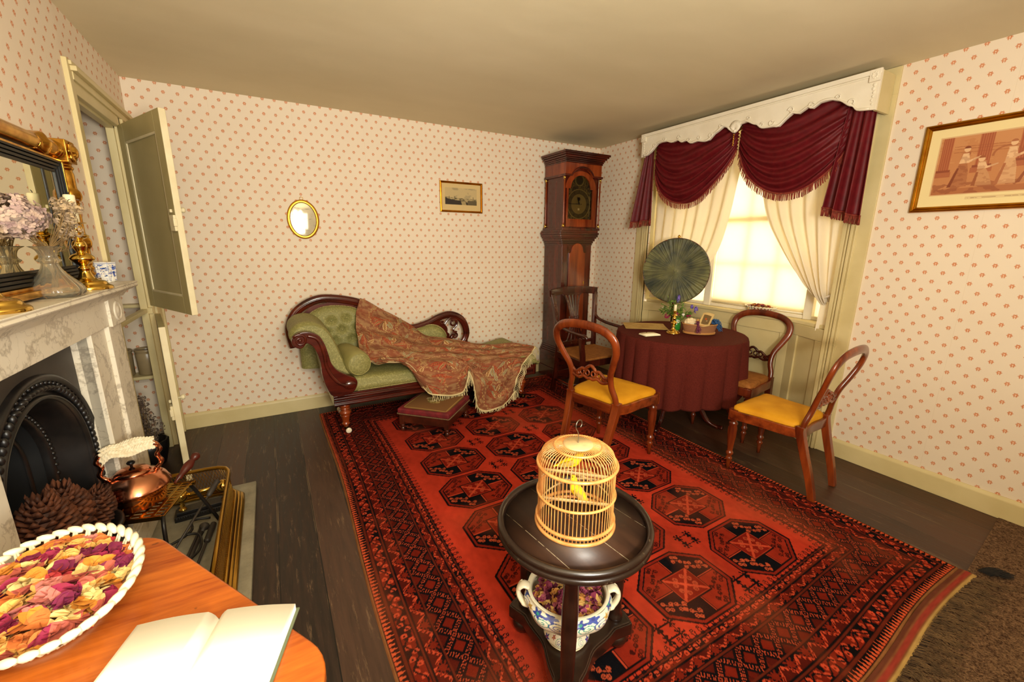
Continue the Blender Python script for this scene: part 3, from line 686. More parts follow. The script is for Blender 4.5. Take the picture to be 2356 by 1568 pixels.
# glass vase + dried bouquet
vs_ = thing('glass_vase', 'fluted clear glass decanter vase on the marble shelf', 'vase', (-.645, 2.02, ZM))
rf = lambda a, z: 1+.022*math.cos(a*18)*(1 if z > .012 else 0)
b = MB(); b.lathe(crv([(.001, .004), (.055, .0), (.068, .006), (.074, .018), (.070, .034), (.055, .055), (.038, .075), (.026, .095), (.021, .112), (.026, .118), (.030, .124), (.024, .130), (.022, .140), (.028, .158), (.042, .168), (.039, .168), (.025, .156), (.018, .138), (.018, .115), (.023, .092), (.034, .072), (.050, .05), (.062, .032), (.060, .014), (.001, .010)], 3), seg=72, rfn=rf); b.obj('body', 'cut_glass', vs_)
def leafy(b, c, r, n, rg, size, flat=.75, hemi=0.0):
    for i in range(n):
        v = Vector((rg.gauss(0, 1), rg.gauss(0, 1), rg.gauss(0, 1)+hemi)).normalized(); p = Vector(c)+Vector((v.x*r[0], v.y*r[1], v.z*r[2]))*(1-.12*rg.random())
        a = v.orthogonal().normalized(); a.rotate(Matrix.Rotation(rg.random()*6.28, 3, v)); e = v.cross(a); s = size*(.7+.6*rg.random()); lift = v*s*.35
        vs = [p-a*s, p+e*s*flat+lift*.6, p+a*s, p-e*s*flat+lift*.6, p+v*s*.15]
        b.add(vs, [(0, 1, 4), (1, 2, 4), (2, 3, 4), (3, 0, 4)], True)
def florets(b, c, r, n, rg, size):
    for i in range(n):
        v = Vector((rg.gauss(0, 1), rg.gauss(0, 1), rg.gauss(0, 1))).normalized(); p = Vector(c)+Vector((v.x*r[0], v.y*r[1], v.z*r[2]))*rg.uniform(.88, 1.06); v = (v+Vector((rg.gauss(0, .3), rg.gauss(0, .3), rg.gauss(0, .3)))).normalized()
        a = v.orthogonal().normalized(); a.rotate(Matrix.Rotation(rg.random()*6.28, 3, v)); s = size*rg.uniform(.8, 1.25)
        for k in range(4):
            d = a.copy(); d.rotate(Matrix.Rotation(k*PI/2+rg.gauss(0, .12), 3, v)); e = v.cross(d); q = rg.uniform(-.2, .35)
            b.add([p, p+d*s*.55+e*s*.46+v*s*.12, p+d*s*1.05+e*s*.22+v*s*q, p+d*s*1.05-e*s*.22+v*s*q, p+d*s*.55-e*s*.46+v*s*.12, p+d*s*.6-v*s*.04], [(0, 1, 5), (1, 2, 5), (2, 3, 5), (3, 4, 5), (4, 0, 5)])
rg = random.Random(11)
bq = thing('dried_hydrangea', 'large dusty mauve dried hydrangea head standing in the glass vase', 'dried flowers', (-.645, 2.02, ZM))
b = MB(); b.sphere((-.045, -.035, .262), .036, 14, 8, (1.15, 1.25, .85)); florets(b, (-.045, -.035, .262), (.076, .092, .064), 250, rg, .0115); florets(b, (-.045, -.035, .262), (.062, .076, .052), 160, rg, .0125); b.obj('flower_head', 'petal_mauve', bq)
b = MB()
for i in range(12): b.tube(crv([(rg.uniform(-.01, .01), rg.uniform(-.01, .01), .03), (rg.uniform(-.012, .012), rg.uniform(-.012, .012), .15), (-.045+rg.uniform(-.04, .04), -.035+rg.uniform(-.04, .05), .235)], 4), .0016, 5)
b.obj('stem', 'dried_stem', bq)
st_ = thing('dried_statice', 'beige dried statice sprays beside the mauve hydrangea in the glass vase', 'dried flowers', (-.645, 2.02, ZM))
b = MB(); bs = MB()
for i in range(26):
    a = rg.uniform(-.8, 1.6); d = rg.uniform(.03, .085); tip = (d*math.cos(a)*.8+.02, d*math.sin(a)+.035, rg.uniform(.21, .31)); 
    bs.tube(crv([(0, 0, .04), (.004, .004, .15), (tip[0]*.7, tip[1]*.7, tip[2]-.06), tip], 4), .0012, 5)
    leafy(b, tip, (.014, .014, .026), 34, rg, .006, .7)
b.obj('flower_spray', 'statice', st_); bs.obj('stem', 'dried_stem', st_)
# blue and white cup
cv = Cv(.30, .095, .0012, '#e6e2d6'); X, Y = cv.X, cv.Y; f = fbm(X.shape, 5, 3, 16); f2 = fbm(X.shape, 8, 3, 26)
cv.put((f > .60) & (Y > .012) & (Y < .085), '#3b5aa8'); cv.put((f2 > .64) & (Y > .012) & (Y < .085), '#24407f'); cv.put((f2 < .27), '#8c4a3c', .7)
cv.put((np.abs(Y-.004) < .002) | (np.abs(Y-.090) < .0012), '#3d5796'); cv.put(np.abs((X/.05) % 1-.5) > .47, '#8fa3cc', .7)
m = Mt('blue_white_china', .12); m.col(m.attr()); m.set(Coat_Weight=.4)
def cupf(U, V):
    a = U*2*PI; hexr = 1/np.maximum(np.cos((a % (PI/3))-PI/6), .5)*.955; hexr = 1+(hexr-1)*.8; r = (.034+.006*V)*hexr
    return r*np.cos(a), r*np.sin(a), .006+V*.084
cu = thing('china_cup', 'small blue and white hexagonal china pot at the far end of the marble shelf', 'pot', (-.672, 2.655, ZM)); colgrid('body', cupf, cv.a, m.m, cu)
b = MB(); b.lathe([(.030, 0), (.034, .007), (.037, .085), (.001, .086)], seg=24); b.sphere((.016, -.030, .004), .007); b.sphere((-.02, -.026, .004), .007); b.sphere((0, .03, .004), .007); b.obj('foot', plain('china_white', '#e6e2d6', .15), cu)
# cupboard contents
for x, y, lab in ((-.825, 3.775, 'stoneware jar on the lower cupboard shelf, nearer the door'), (-.965, 3.775, 'stoneware jar half hidden by the marble jamb in the cupboard')):
    b = MB(); b.lathe([(.001, .001), (.054, .001), (.060, .006), (.063, .150), (.059, .158), (.066, .166), (.067, .180), (.061, .184), (.057, .17), (.056, .02), (.001, .015)], seg=36); o = b.obj('stoneware_jar', 'stoneware'); o.location = (x, y, .490); tag(o, lab, 'jar')
bd = thing('dried_herb_bunch', 'dark dried herb bunch in a black basket at the bottom of the cupboard', 'dried flowers', (-.80, 3.30, 0))
b = MB(); b.lathe([(.001, .002), (.075, .002), (.10, .10), (.105, .16), (.095, .165), (.085, .1), (.001, .05)], seg=24, rfn=lambda a, z: 1+.03*math.sin(a*14+z*300)); b.obj('basket', 'cast_iron', bd)
b = MB(); bs = MB()
for i in range(60):
    a = rg.uniform(0, 6.28); d = rg.uniform(.0, .10); tip = (d*math.cos(a), d*math.sin(a)-.02, rg.uniform(.16, .50-d*1.6)); bs.tube([(0, 0, .08), (tip[0]*.6, tip[1]*.6, .18), tip], .0013, 5)
    leafy(b, tip, (.013, .013, .035), 26, rg, .007, .7)
b.obj('flower_spray', plain('dried_brown', '#75604c', .9, c2='#55443a', scale=40), bd); bs.obj('stem', 'dried_stem', bd)
# ================================================================ chaise longue and its things
wood('mahogany', '#2a0a06', '#5a1c0e', .2, 0); wood('mahogany_v', '#2a0a06', '#5a1c0e', .2, 2)
wood('red_mahogany', '#5e1f0a', '#93401a', .22, 2); wood('red_mahogany_h', '#5e1f0a', '#93401a', .22, 0)
m = Mt('green_damask', .62); p = m.pos()
n = m.noise(48, 2, rough=.4); w_ = ((n-.5).abs()).step(.015, .04); n2 = m.noise(70, 3)
cc = m.mix(w_, '#a0995e', '#827d45'); m.col(m.mix(n2.step(.3, .7)*.25, cc, '#767038')); m.bump(w_*-1, .35, .0015)
plain('green_plain', '#878046', .6, c2='#938a4e', scale=9, bump=.05)
plain('brass_aged', '#5b4a28', .4, 1.0); plain('ceramic', '#eadfc2', .15)
plain('braid', '#b7a76a', .8, c2='#7d7040', scale=120)
SF = thing('chaise_longue', 'mahogany chaise longue upholstered in buttoned green damask against the back wall', 'sofa', (0, 0, .009))
SX0, SX1, SY0, SY1 = .30, 2.055, 3.13, 3.72
b = MB(); pr = [(0, .232), (-.004, .236), (-.004, .248), (.008, .256), (.004, .27), (-.012, .285), (-.012, .298), (.002, .308), (.002, .325)]
fr_ = [(SY0+u, z) for u, z in pr]+[(SY1, .325), (SY1, .232)]
b.prism(fr_, SX0, SX1-.05, 'yz'); 
# rounded foot end
pts = []
for k in range(9):
    a = -PI/2+PI/2*k/8; pts.append((SX1-.05+.055*math.cos(a), SY0+.05+.06*math.sin(a)))
b.prism([(SX1-.05, SY1)]+[(SX1-.051, SY0+.003)]+pts+[(SX1+.005, SY1)], .232, .325, 'xy')
b.obj('seat_rail', 'mahogany', SF, bevel=.004)
leg_pr = [(.016, .05), (.020, .055), (.022, .068), (.030, .072), (.030, .078), (.022, .084), (.026, .10), (.034, .135), (.036, .142), (.030, .146), (.044, .158), (.046, .172), (.034, .182), (.028, .188), (.038, .194), (.038, .20), (.030, .205), (.040, .210), (.040, .234)]
for x, y in ((.375, 3.18), (1.905, 3.17), (.375, 3.66), (1.905, 3.66)):
    b = MB(); b.lathe(leg_pr, (x, y, 0), 28); l = b.obj('leg', 'red_mahogany', SF)
    a = R(-60) if x < 1 else R(-30)
    b = MB(); b.lathe([(.015, .035), (.017, .055), (.012, .058)], (x, y, 0), 14); b.tube([(x, y, .038), (x+.018*math.cos(a), y+.018*math.sin(a), .026)], .007); b.obj('castor', 'brass_aged', l)
    b = MB(); b.M = Matrix.Translation((x+.026*math.cos(a), y+.026*math.sin(a), .021)) @ Matrix.Rotation(a+R(60), 4, 'Z') @ Matrix.Rotation(R(90), 4, 'X'); b.lathe([(.004, -.008), (.017, -.008), (.021, -.004), (.021, .004), (.017, .008), (.004, .008)], seg=24); b.obj('wheel', 'ceramic' if x < 1 else 'brass_aged', l)
# seat cushion
def seatf(u, v):
    x = SX0+.12+u*(SX1-SX0-.105); top = .425-.045*u+.025*v
    top += .085*max(0, (u-.72)/.28)**1.5*(.25+.75*v)
    prof = [(0, .325), (-.006, .335), (-.010, .36), (-.004, .385), (.012, 0), (.05, 1)]
    t = v
    if t < .25:
        k = t/.25; y = SY0+.012-.018*math.sin(k*PI); z = .325+(top-.345)*k
    else:
        k = (t-.25)/.75; y = SY0+.012+.05*(1-math.cos(min(k*6, 1)*PI/2))+max(0, k-.1667)/.8333*(SY1-SY0-.09)
        z = top-.02+.02*math.sin(min(k*6, 1)*PI/2)+.012*math.sin(k*PI)
    if u > .93:
        e = (u-.93)/.07; z = z-(z-.325)*(1-math.sqrt(max(0, 1-e*e)))
    return (x, y, z)
b = MB(); b.grid(seatf, 60, 40); b.obj('seat_cushion', 'green_damask', SF, solid=.02)
b = MB(); b.bx((SX0+.05, SY0+.02, .30), (SX1-.03, SY1-.02, .36)); b.tube([(x, SY0-.0005, .334) for x in np.linspace(SX0+.17, SX1-.07, 60)], .0035, 5); b.obj('seat_base', 'braid', SF)
# scroll arm facing
sa = [(0.072, 0.76), (0.091, 0.793), (0.126, 0.811), (0.174, 0.812), (0.21, 0.799), (0.243, 0.775), (0.265, 0.736), (0.28, 0.687), (0.292, 0.632), (0.302, 0.58), (0.322, 0.539), (0.351, 0.506), (0.412, 0.467), (0.455, 0.441), (0.468, 0.402), (0.447, 0.352), (0.404, 0.325), (0.30, 0.325), (0.26, 0.40), (0.239, 0.497), (0.235, 0.583), (0.219, 0.657), (0.201, 0.7), (0.179, 0.724), (0.159, 0.732), (0.143, 0.712), (0.121, 0.7), (0.095, 0.709), (0.077, 0.729)]
b = MB(); sp = crv(sa, 3, True); b.prism(sp, 3.095, 3.165, 'xz')
b.obj('scroll_arm', 'mahogany', SF, bevel=.008, seg=3)
b = MB(); b.tube([(.122+.046*(1-k/30)*math.cos(2.6-k*.36), 3.092, .757+.046*(1-k/30)*math.sin(2.6-k*.36)) for k in range(30)], [.009*(1-k/45) for k in range(30)], 8, ref=(0, 1, 0))
b.tube(crv([(.17, 3.094, .785), (.225, 3.092, .76), (.252, 3.09, .70), (.265, 3.09, .63), (.27, 3.09, .56), (.30, 3.09, .48), (.345, 3.09, .42), (.40, 3.09, .39)], 5), [(.012, .010)]*36, 8, ref=(0, 1, 0))
b.sphere((.415, 3.094, .395), .032, 16, 8, (1.4, .4, 1)); b.sphere((.122, 3.09, .757), .012)
b.obj('scroll_carving', 'mahogany', SF)
# rolled arm upholstery
ap = [(.44, .40), (.415, .50), (.385, .60), (.352, .70), (.315, .78), (.265, .835), (.20, .862), (.13, .855), (.08, .82), (.062, .77), (.085, .72), (.13, .705), (.17, .72), (.21, .69), (.235, .62), (.25, .50), (.27, .38), (.30, .33)]
b = MB(); cr = crv(ap, 4, True); N = len(cr); cx, cz = .25, .66
def armf(u, v):
    k = int(round(u*N)) % N; x, z = cr[k]; y = 3.165+v*.50; puck = 1-.10*(max(0, abs(v-.5)*2-.86)/.14)**2
    bul = 1+.014*math.sin(v*PI*3.2)*(1 if z > .6 else 0); return (cx+(x-cx)*puck*bul, y, cz+(z-cz)*puck*bul)
b.grid(lambda u, v: armf(u, v), N, 26, closeu=True)
b.add([armf(i/N, 0) for i in range(N)], [tuple(range(N))]); b.add([armf(i/N, 1) for i in range(N)], [tuple(range(N))])
b.obj('rolled_arm', 'green_damask', SF)
# back frame
bk = [(.10, .60), (.082, .72), (.093, .797), (.138, .88), (.221, .944), (.319, .977), (.417, .975), (.533, .954), (.627, .923), (.736, .849), (.879, .738), (.991, .681), (1.091, .672), (1.215, .702), (1.321, .747), (1.429, .767), (1.53, .726), (1.583, .65), (1.595, .56), (1.557, .49), (1.489, .472), (1.437, .515), (1.446, .560), (1.480, .566)]
off = lambda P, d: P
P = crv([(x+.0, 3.705, z-.022) for x, z in bk], 5); n = len(P)
b = MB(); b.tube(P, [(.034 if i < n-26 else max(.012, .034-(i-n+26)*.001), .020) for i in range(n)], 12, ref=(0, 1, 0)); 
b.tube([(x, y-.02, z) for x, y, z in P[6:-20]], .007, 6, ref=(0, 1, 0)); b.obj('back_rail', 'mahogany', SF, smooth=True)
# swan scroll panel with piercings built from separate scrolls
b = MB()
b.prism([(1.36, .36), (1.60, .36), (1.605, .55), (1.56, .45), (1.47, .44), (1.42, .50), (1.40, .58), (1.38, .50)], 3.69, 3.715, 'xz')
b.prism(crv([(1.36, .46), (1.40, .60), (1.37, .66), (1.30, .705), (1.22, .685), (1.16, .665), (1.24, .66), (1.32, .62)], 4, True), 3.69, 3.71, 'xz')
b.prism([(.32, .33), (1.62, .33), (1.62, .46), (.32, .46)], 3.70, 3.725, 'xz')
for c, r, s, e in (((1.455, .665), .035, 2.2, -5.0), ((1.475, .545), .034, 1.0, 8.0), ((1.345, .675), .015, 0, 5.5)):
    b.tube([(c[0]+r*(1-.5*k/24)*math.cos(s+(e-s)*k/24), 3.695, c[1]+r*(1-.5*k/24)*math.sin(s+(e-s)*k/24)) for k in range(25)], .009, 7, ref=(0, 1, 0))
b.tube(crv([(1.34, 3.70, .66), (1.37, 3.70, .655), (1.40, 3.70, .69), (1.44, 3.70, .715), (1.49, 3.70, .69), (1.495, 3.70, .64), (1.46, 3.70, .60), (1.47, 3.70, .57)], 5), .010, 8, ref=(0, 1, 0))
b.obj('swan_scroll', 'mahogany', SF, bevel=.002)
# buttoned back pad
BT = [(.39, .78), (.505, .795), (.465, .70), (.59, .71), (.34, .69), (.62, .79), (.54, .62), (.40, .61)]
pad = crv([(.14, .50), (.15, .70), (.20, .81), (.29, .875), (.38, .895), (.48, .89), (.58, .865), (.68, .79), (.80, .70), (.90, .64), (.98, .61), (.98, .42), (.14, .42)], 6, True)
def ptop(x, P_):
    zs = []
    for i in range(len(P_)):
        (x1, z1), (x2, z2) = P_[i], P_[(i+1) % len(P_)]
        if (x1-x)*(x2-x) <= 0 and x1 != x2: zs.append(z1+(z2-z1)*(x-x1)/(x2-x1))
    return max(zs) if zs else .42
def padf(x0, x1, P_, bt):
    def f(u, v):
        x = x0+(x1-x0)*u; zt = ptop(min(max(x, x0+.002), x1-.002), P_); z = .40+(zt-.40)*v
        e = min(1, 5*min(u, 1-u))*min(1, 3.5*(1-v)); y = 3.695-.062*math.sqrt(max(0, 1-(1-e)**2))
        for bx_, bz in bt: y += .038*math.exp(-((x-bx_)**2+(z-bz)**2)/.0011)
        return (x, y, z)
    return f
b = MB(); b.grid(padf(.14, .98, pad, BT), 80, 60); b.obj('buttoned_back', 'green_damask', SF)
for x, z in BT: MB().sphere((x, 3.655, z), .010, 10, 6, (1, .6, 1)).obj('button', 'green_damask', SF)
pad2 = crv([(1.02, .42), (1.05, .60), (1.12, .645), (1.24, .665), (1.33, .63), (1.385, .55), (1.39, .42)], 6, True)
b = MB(); b.grid(padf(1.02, 1.39, pad2, []), 36, 24); b.obj('small_back_pad', 'green_damask', SF)
for P_, x0, x1 in ((pad, .16, .96), (pad2, 1.04, 1.385)): 
    b = MB()
    for i in range(90): x = x0+(x1-x0)*i/89; b.sphere((x, 3.688, ptop(x, P_)+.002), .005, 6, 4)
    b.obj('gimp_braid', 'braid', SF)
b = MB(); b.prism([(.32, .33), (1.0, .33), (1.0, .62), (.75, .80), (.55, .90), (.4, .93), (.25, .90), (.14, .80), (.20, .60), (.28, .45)], 3.70, 3.72, 'xz'); b.prism([(1.0, .33), (1.42, .33), (1.42, .56), (1.3, .68), (1.0, .64)], 3.70, 3.72, 'xz'); b.obj('back_board', 'mahogany', SF)
# bolster
bo = thing('bolster_cushion', 'green damask bolster cushion lying against the rolled arm of the chaise longue', 'cushion', (.500, 3.15, .536), R(8)); Lb = .40
b = MB(); b.M = Matrix.Rotation(R(-90), 4, 'X'); b.lathe([(.001, -.012), (.04, -.010), (.070, -.004), (.082, .004), (.092, .03), (.096, .10), (.098, .22), (.092, .34), (.080, Lb-.004), (.04, Lb), (.001, Lb)], seg=48, rfn=lambda a, z: 1+.008*math.sin(a*3+z*9)); b.obj('cover', 'green_plain', bo)
b = MB(); b.M = Matrix.Rotation(R(-90), 4, 'X'); b.lathe([(.001, -.0135), (.04, -.0115), (.068, -.006), (.078, .0005)], seg=48, cap=False); b.obj('end_panel', 'green_damask', bo)
b = MB(); b.tube([(.080*math.cos(t), .0, .080*math.sin(t)) for t in np.linspace(0, 2*PI, 49)[:-1]], .0035, 6, ref=(0, 1, 0), closed=True); b.obj('piping', 'green_plain', bo)
# shawl ------------------------------------------------------------
G = [[(0.625, 3.68, 0.94), (0.804, 3.68, 0.832), (1.007, 3.68, 0.715), (1.155, 3.62, 0.593), (1.325, 3.5, 0.567), (1.481, 3.42, 0.534), (1.658, 3.38, 0.499), (1.923, 3.36, 0.477), (2.13, 3.3, 0.446)],
[(0.57, 3.62, 0.806), (0.714, 3.55, 0.714), (0.891, 3.48, 0.635), (1.065, 3.42, 0.561), (1.27, 3.36, 0.535), (1.458, 3.32, 0.503), (1.631, 3.28, 0.475), (1.867, 3.26, 0.451), (2.06, 3.22, 0.424)],
[(0.553, 3.5, 0.666), (0.659, 3.4, 0.622), (0.828, 3.32, 0.577), (1.008, 3.27, 0.53), (1.223, 3.24, 0.514), (1.409, 3.21, 0.479), (1.581, 3.18, 0.449), (1.793, 3.17, 0.426), (1.96, 3.14, 0.40)],
[(0.542, 3.33, 0.562), (0.639, 3.25, 0.545), (0.793, 3.2, 0.523), (0.951, 3.15, 0.494), (1.195, 3.11, 0.483), (1.34, 3.09, 0.454), (1.495, 3.08, 0.421), (1.7, 3.07, 0.395), (1.84, 3.06, 0.35)],
[(0.548, 3.27, 0.524), (0.643, 3.2, 0.515), (0.8, 3.14, 0.499), (0.929, 3.04, 0.393), (1.242, 3.035, 0.368), (1.322, 3.05, 0.419), (1.422, 3.04, 0.282), (1.62, 3.035, 0.195), (1.771, 3.04, 0.234)],
[(0.56, 3.24, 0.509), (0.681, 3.17, 0.5), (0.849, 3.1, 0.482), (0.983, 3.01, 0.25), (1.251, 3.02, 0.215), (1.328, 3.04, 0.379), (1.393, 3.01, 0.045), (1.61, 3.01, 0.03), (1.745, 3.02, 0.137)]]
G = np.array(G)
def cr1(a, t, n):
    t = np.clip(t*(n-1), 0, n-1-1e-6); i = t.astype(int); f = (t-i)[..., None]
    g = lambda k: a(np.clip(i+k, 0, n-1))
    A, B, C, D = g(-1), g(0), g(1), g(2); return .5*((2*B)+(-A+C)*f+(2*A-5*B+4*C-D)*f*f+(-A+3*B-3*C+D)*f**3)
def patch(U, V):
    rows = [cr1(lambda i, r=r: G[r][i], U, 9) for r in range(6)]; S = np.stack(rows, 0)
    tt = np.clip(V*5, 0, 5-1e-6); i = tt.astype(int); f = (tt-i)[..., None]
    def g(k):
        q = np.clip(i+k, 0, 5); return np.take_along_axis(S, q[None, ..., None].repeat(3, -1), 0)[0]
    A, B, C, D = g(-1), g(0), g(1), g(2); return .5*((2*B)+(-A+C)*f+(2*A-5*B+4*C-D)*f*f+(-A+3*B-3*C+D)*f**3)
cv = Cv(1.9, 1.15, .0036, '#8e6244'); X, Y = cv.X, cv.Y
f1 = fbm(X.shape, 2, 3, 60); f2 = fbm(X.shape, 3, 3, 14); cv.put(f1 > .56, '#7c4630', .7); cv.put(f1 < .42, '#a07c54', .6); cv.put(f2 > .60, '#8d4a30', .45)
def paisley(cx, cy, L, W, ang, c, c2, c3=None):
    w = cv.win(cx, cy, L*1.1); ca, sa = math.cos(ang), math.sin(ang); dx = (X-cx)*ca+(Y-cy)*sa; dy = -(X-cx)*sa+(Y-cy)*ca
    t = np.clip(dx/L+.5, 0, 1); bend = W*.9*(t**3); ww = W*np.sqrt(np.clip(1-(1-t/.42)**2, 0, 1))*(t < .42)+W*np.clip(1-(t-.42)/.58, 0, 1)**.8*(t >= .42)
    d = np.abs(dy-bend)/np.maximum(ww, 1e-4); ins = w & (np.abs(dx) < L/2)
    cv.put(ins & (d < 1), c); cv.put(ins & (d < .74), c2); cv.put(ins & (d < .5), c3 or c, .8); cv.put(ins & (d < .30), c2); dot = (np.sin(dx*380)*np.sin(dy*380) > .3)
    cv.put(ins & (d < .66) & dot, '#5a2c20', .8)
rg = random.Random(5); PAL = [('#a32218', '#a8623c', '#7c1a14'), ('#96a184', '#a88a58', '#7f8c72'), ('#dcc28c', '#9c6a3c', '#c9a870'), ('#5c1c16', '#93704a', '#5c1c16'), ('#b02a20', '#96633e', '#c9a870')]
for cy in (.12, .42, .74, 1.02):
    for cx in np.arange(.12, 1.9, .30):
        x0 = cx+(.15 if int(cy*10) % 2 else 0)+rg.uniform(-.03, .03)
        # fan of boteh around a centre, with scalloped halo
        rr = np.hypot(X-x0, Y-cy); th = np.arctan2(Y-cy, X-x0); ring = np.abs(rr-.135-.006*np.cos(th*16)) < .0045; cv.put(ring & (np.sin(th*40) > 0), '#b9925a', .8); cv.put(np.abs(rr-.118-.005*np.cos(th*16)) < .003, '#8c2c1e', .7)
        for k in range(5):
            a = -PI/2+(k-2)*.55+rg.uniform(-.1, .1)+(PI if int(cx*10) % 2 else 0); c = PAL[(k+int(cx*7)+int(cy*9)) % 5]; paisley(x0+.058*math.cos(a), cy+.058*math.sin(a), rg.uniform(.11, .135), .018, a+PI, *c)
for k in range(120):
    a = rg.random()*6.28; paisley(rg.uniform(.03, 1.87), rg.uniform(.03, 1.12), rg.uniform(.06, .11), .0135, a, *PAL[rg.randrange(5)])
cv.put((Y > 1.135) | (X > 1.885), '#e3d3a2')
m = Mt('paisley_wool', .9, spec=.15); m.col(m.attr()); m.bump(m.noise(300, 2), .25, .001)
sh = thing('paisley_shawl', 'brown and red paisley shawl with cream fringe draped over the chaise longue', 'shawl', (0, 0, .009))
def shf(U, V):
    S = patch(U, V); e = 1e-3
    w = .014*np.sin(V*34+U*9+2*np.sin(U*7))+.010*np.sin(U*46-V*18)*(.4+V)+.012*np.abs(np.sin(U*15+V*11))*(V > .55)+.008*np.sin(U*70+V*5)*np.clip(V-.6, 0, 1)*2
    w = w*np.clip(1.2-.0*U, 0, 1); n = np.array([.05, -.75, .55]); 
    return tuple(S[..., k]+w*n[k]+.010*(n[k]) for k in range(3))
o = colgrid('cloth', shf, cv.a, m.m, sh); q = o.modifiers.new('s', 'SOLIDIFY'); q.thickness = .003
b = MB(); rg = random.Random(8)
def shp(u, v): return tuple(float(a) for a in shf(np.array([[u]]), np.array([[v]])) )
for i in range(150):
    u = .38+.62*i/149; p = shp(u, 1.0); L = rg.uniform(.045, .085)*(1 if p[2] > .12 else .5); zf = max(.012, p[2]-L); dx = rg.uniform(-.02, .02)
    b.tube([p, ((p[0]+dx*.6), p[1]-.008, (p[2]+zf)/2), (p[0]+dx, p[1]-.004+rg.uniform(-.01, .006), zf)], .0019, 4, ref=(0, 1, 0), cap=False)
for i in range(60):
    v = i/59; p = shp(1.0, v); L = rg.uniform(.05, .08); zf = max(.012, p[2]-L)
    b.tube([p, (p[0]+.022, p[1]-.012, p[2]-.02), (p[0]+.026+rg.uniform(-.012, .012), p[1]-.02, zf)], .0019, 4, ref=(0, 1, 0), cap=False)
for P_ in ([shp(.36+.64*i/60, 1.0) for i in range(61)], [shp(1.0, i/40) for i in range(41)]): b.tube([(x, y-.003, z) for x, y, z in P_], .0042, 5, ref=(0, 1, 0))
b.obj('fringe', plain('fringe_cream', '#dccb98', .9), sh)
# footstool
fs = thing('footstool', 'low footstool with a needlepoint top and red velvet band on the rug', 'footstool', (1.015, 3.0, .012), R(45)); a = .205
wood('dark_stool_wood', '#2e130a', '#552414', .3, 0)
for sx in (-1, 1):
    for sy in (-1, 1):
        b = MB(); x, y = sx*(a-.022), sy*(a-.022); b.lathe([(.010, 0), (.015, .006), (.017, .018), (.013, .028), (.010, .034), (.015, .040), (.016, .05), (.012, .056)], (x, y, 0), 16); b.box((x, y, .10), (.036, .036, .088)); b.obj('leg', 'dark_stool_wood', fs, bevel=.002)
b = MB()
for s in (-1, 1): b.box((s*(a-.016), 0, .110), (.022, 2*a-.05, .068)); b.box((0, s*(a-.016), .110), (2*a-.05, .022, .068))
b.obj('frame', 'dark_stool_wood', fs, bevel=.002)
b = MB(); b.box((0, 0, .168), (2*a+.012, 2*a+.012, .042)); b.obj('velvet_band', plain('red_velvet', '#7a1a20', .7, c2='#5f1218', scale=20), fs, bevel=.012, seg=3, label='dark red velvet band')
b = MB()
for s in (-1, 1):
    for i in range(46):
        t = -a+2*a*i/45; b.sphere((t, s*(a+.006), .147), .0055, 6, 4); b.sphere((s*(a+.006), t, .147), .0055, 6, 4)
b.obj('trim_braid', plain('trim_braid_m', '#6f5637', .8), fs)
cv = Cv(.42, .42, .0028, '#7a5634'); X, Y = cv.X-.21, cv.Y-.21; e = np.maximum(abs(X), abs(Y)); cv.put((e > .176) & (e < .180), '#a98a4e'); cv.put((e > .184) & (e < .187), '#8c6e3c'); cv.put(e > .19, '#5c4028'); f = fbm(X.shape, 9, 3, 16)
rr = np.hypot(X, Y); rgn = np.random.RandomState(2)
for k in range(22):
    a_, d = rgn.rand()*6.28, rgn.rand()**.5*.08; cx, cy = d*math.cos(a_), d*math.sin(a_); q = np.hypot(X-cx, Y-cy); th = np.arctan2(Y-cy, X-cx); cv.put(q < .017*(1+.3*np.cos(th*5+k)), ['#b5a067', '#8d7a45', '#6f6a38', '#c0a878'][k % 4], .85); cv.put(q < .006, '#6d5226', .8)
m = Mt('needlepoint', .9, spec=.1); m.col(m.attr())
colgrid('needlepoint_top', lambda U, V: ((U-.5)*.405, (V-.5)*.405, .190+.013*(1-((2*U-1)**4))*(1-((2*V-1)**4))-.004), cv.a, m.m, fs)
# ================================================================ rug, carpet
RX0, RX1, RY0, RY1 = .235, 2.565, .405, 3.665
w, h = RX1-RX0, RY1-RY0
cv = Cv(w, h, .0036, '#a02a18'); X, Y = cv.X, cv.Y
DK, DR, MR, OR, FR, BR = '#120d0e', '#4a130c', '#6e1d10', '#b8432a', '#a52c1a', '#5a1f12'
fa = fbm(X.shape, 21, 4, 5); fb = fbm(X.shape, 22, 3, 40); fc = fbm(X.shape, 23, 2, 120)
# abrash in the field
cv.put(np.ones(X.shape, bool), '#b8381f', 0); cv.put(np.ones(X.shape, bool), '#a8321f'); cv.a = cv.a*(.74+.6*fa[..., None])
d = np.minimum(np.minimum(X, w-X), np.minimum(Y, h-Y))*(.415/.368)
side = (np.minimum(X, w-X) < np.minimum(Y, h-Y))
al = np.where(side, Y, X)                                       # coordinate along the border
BW = .415
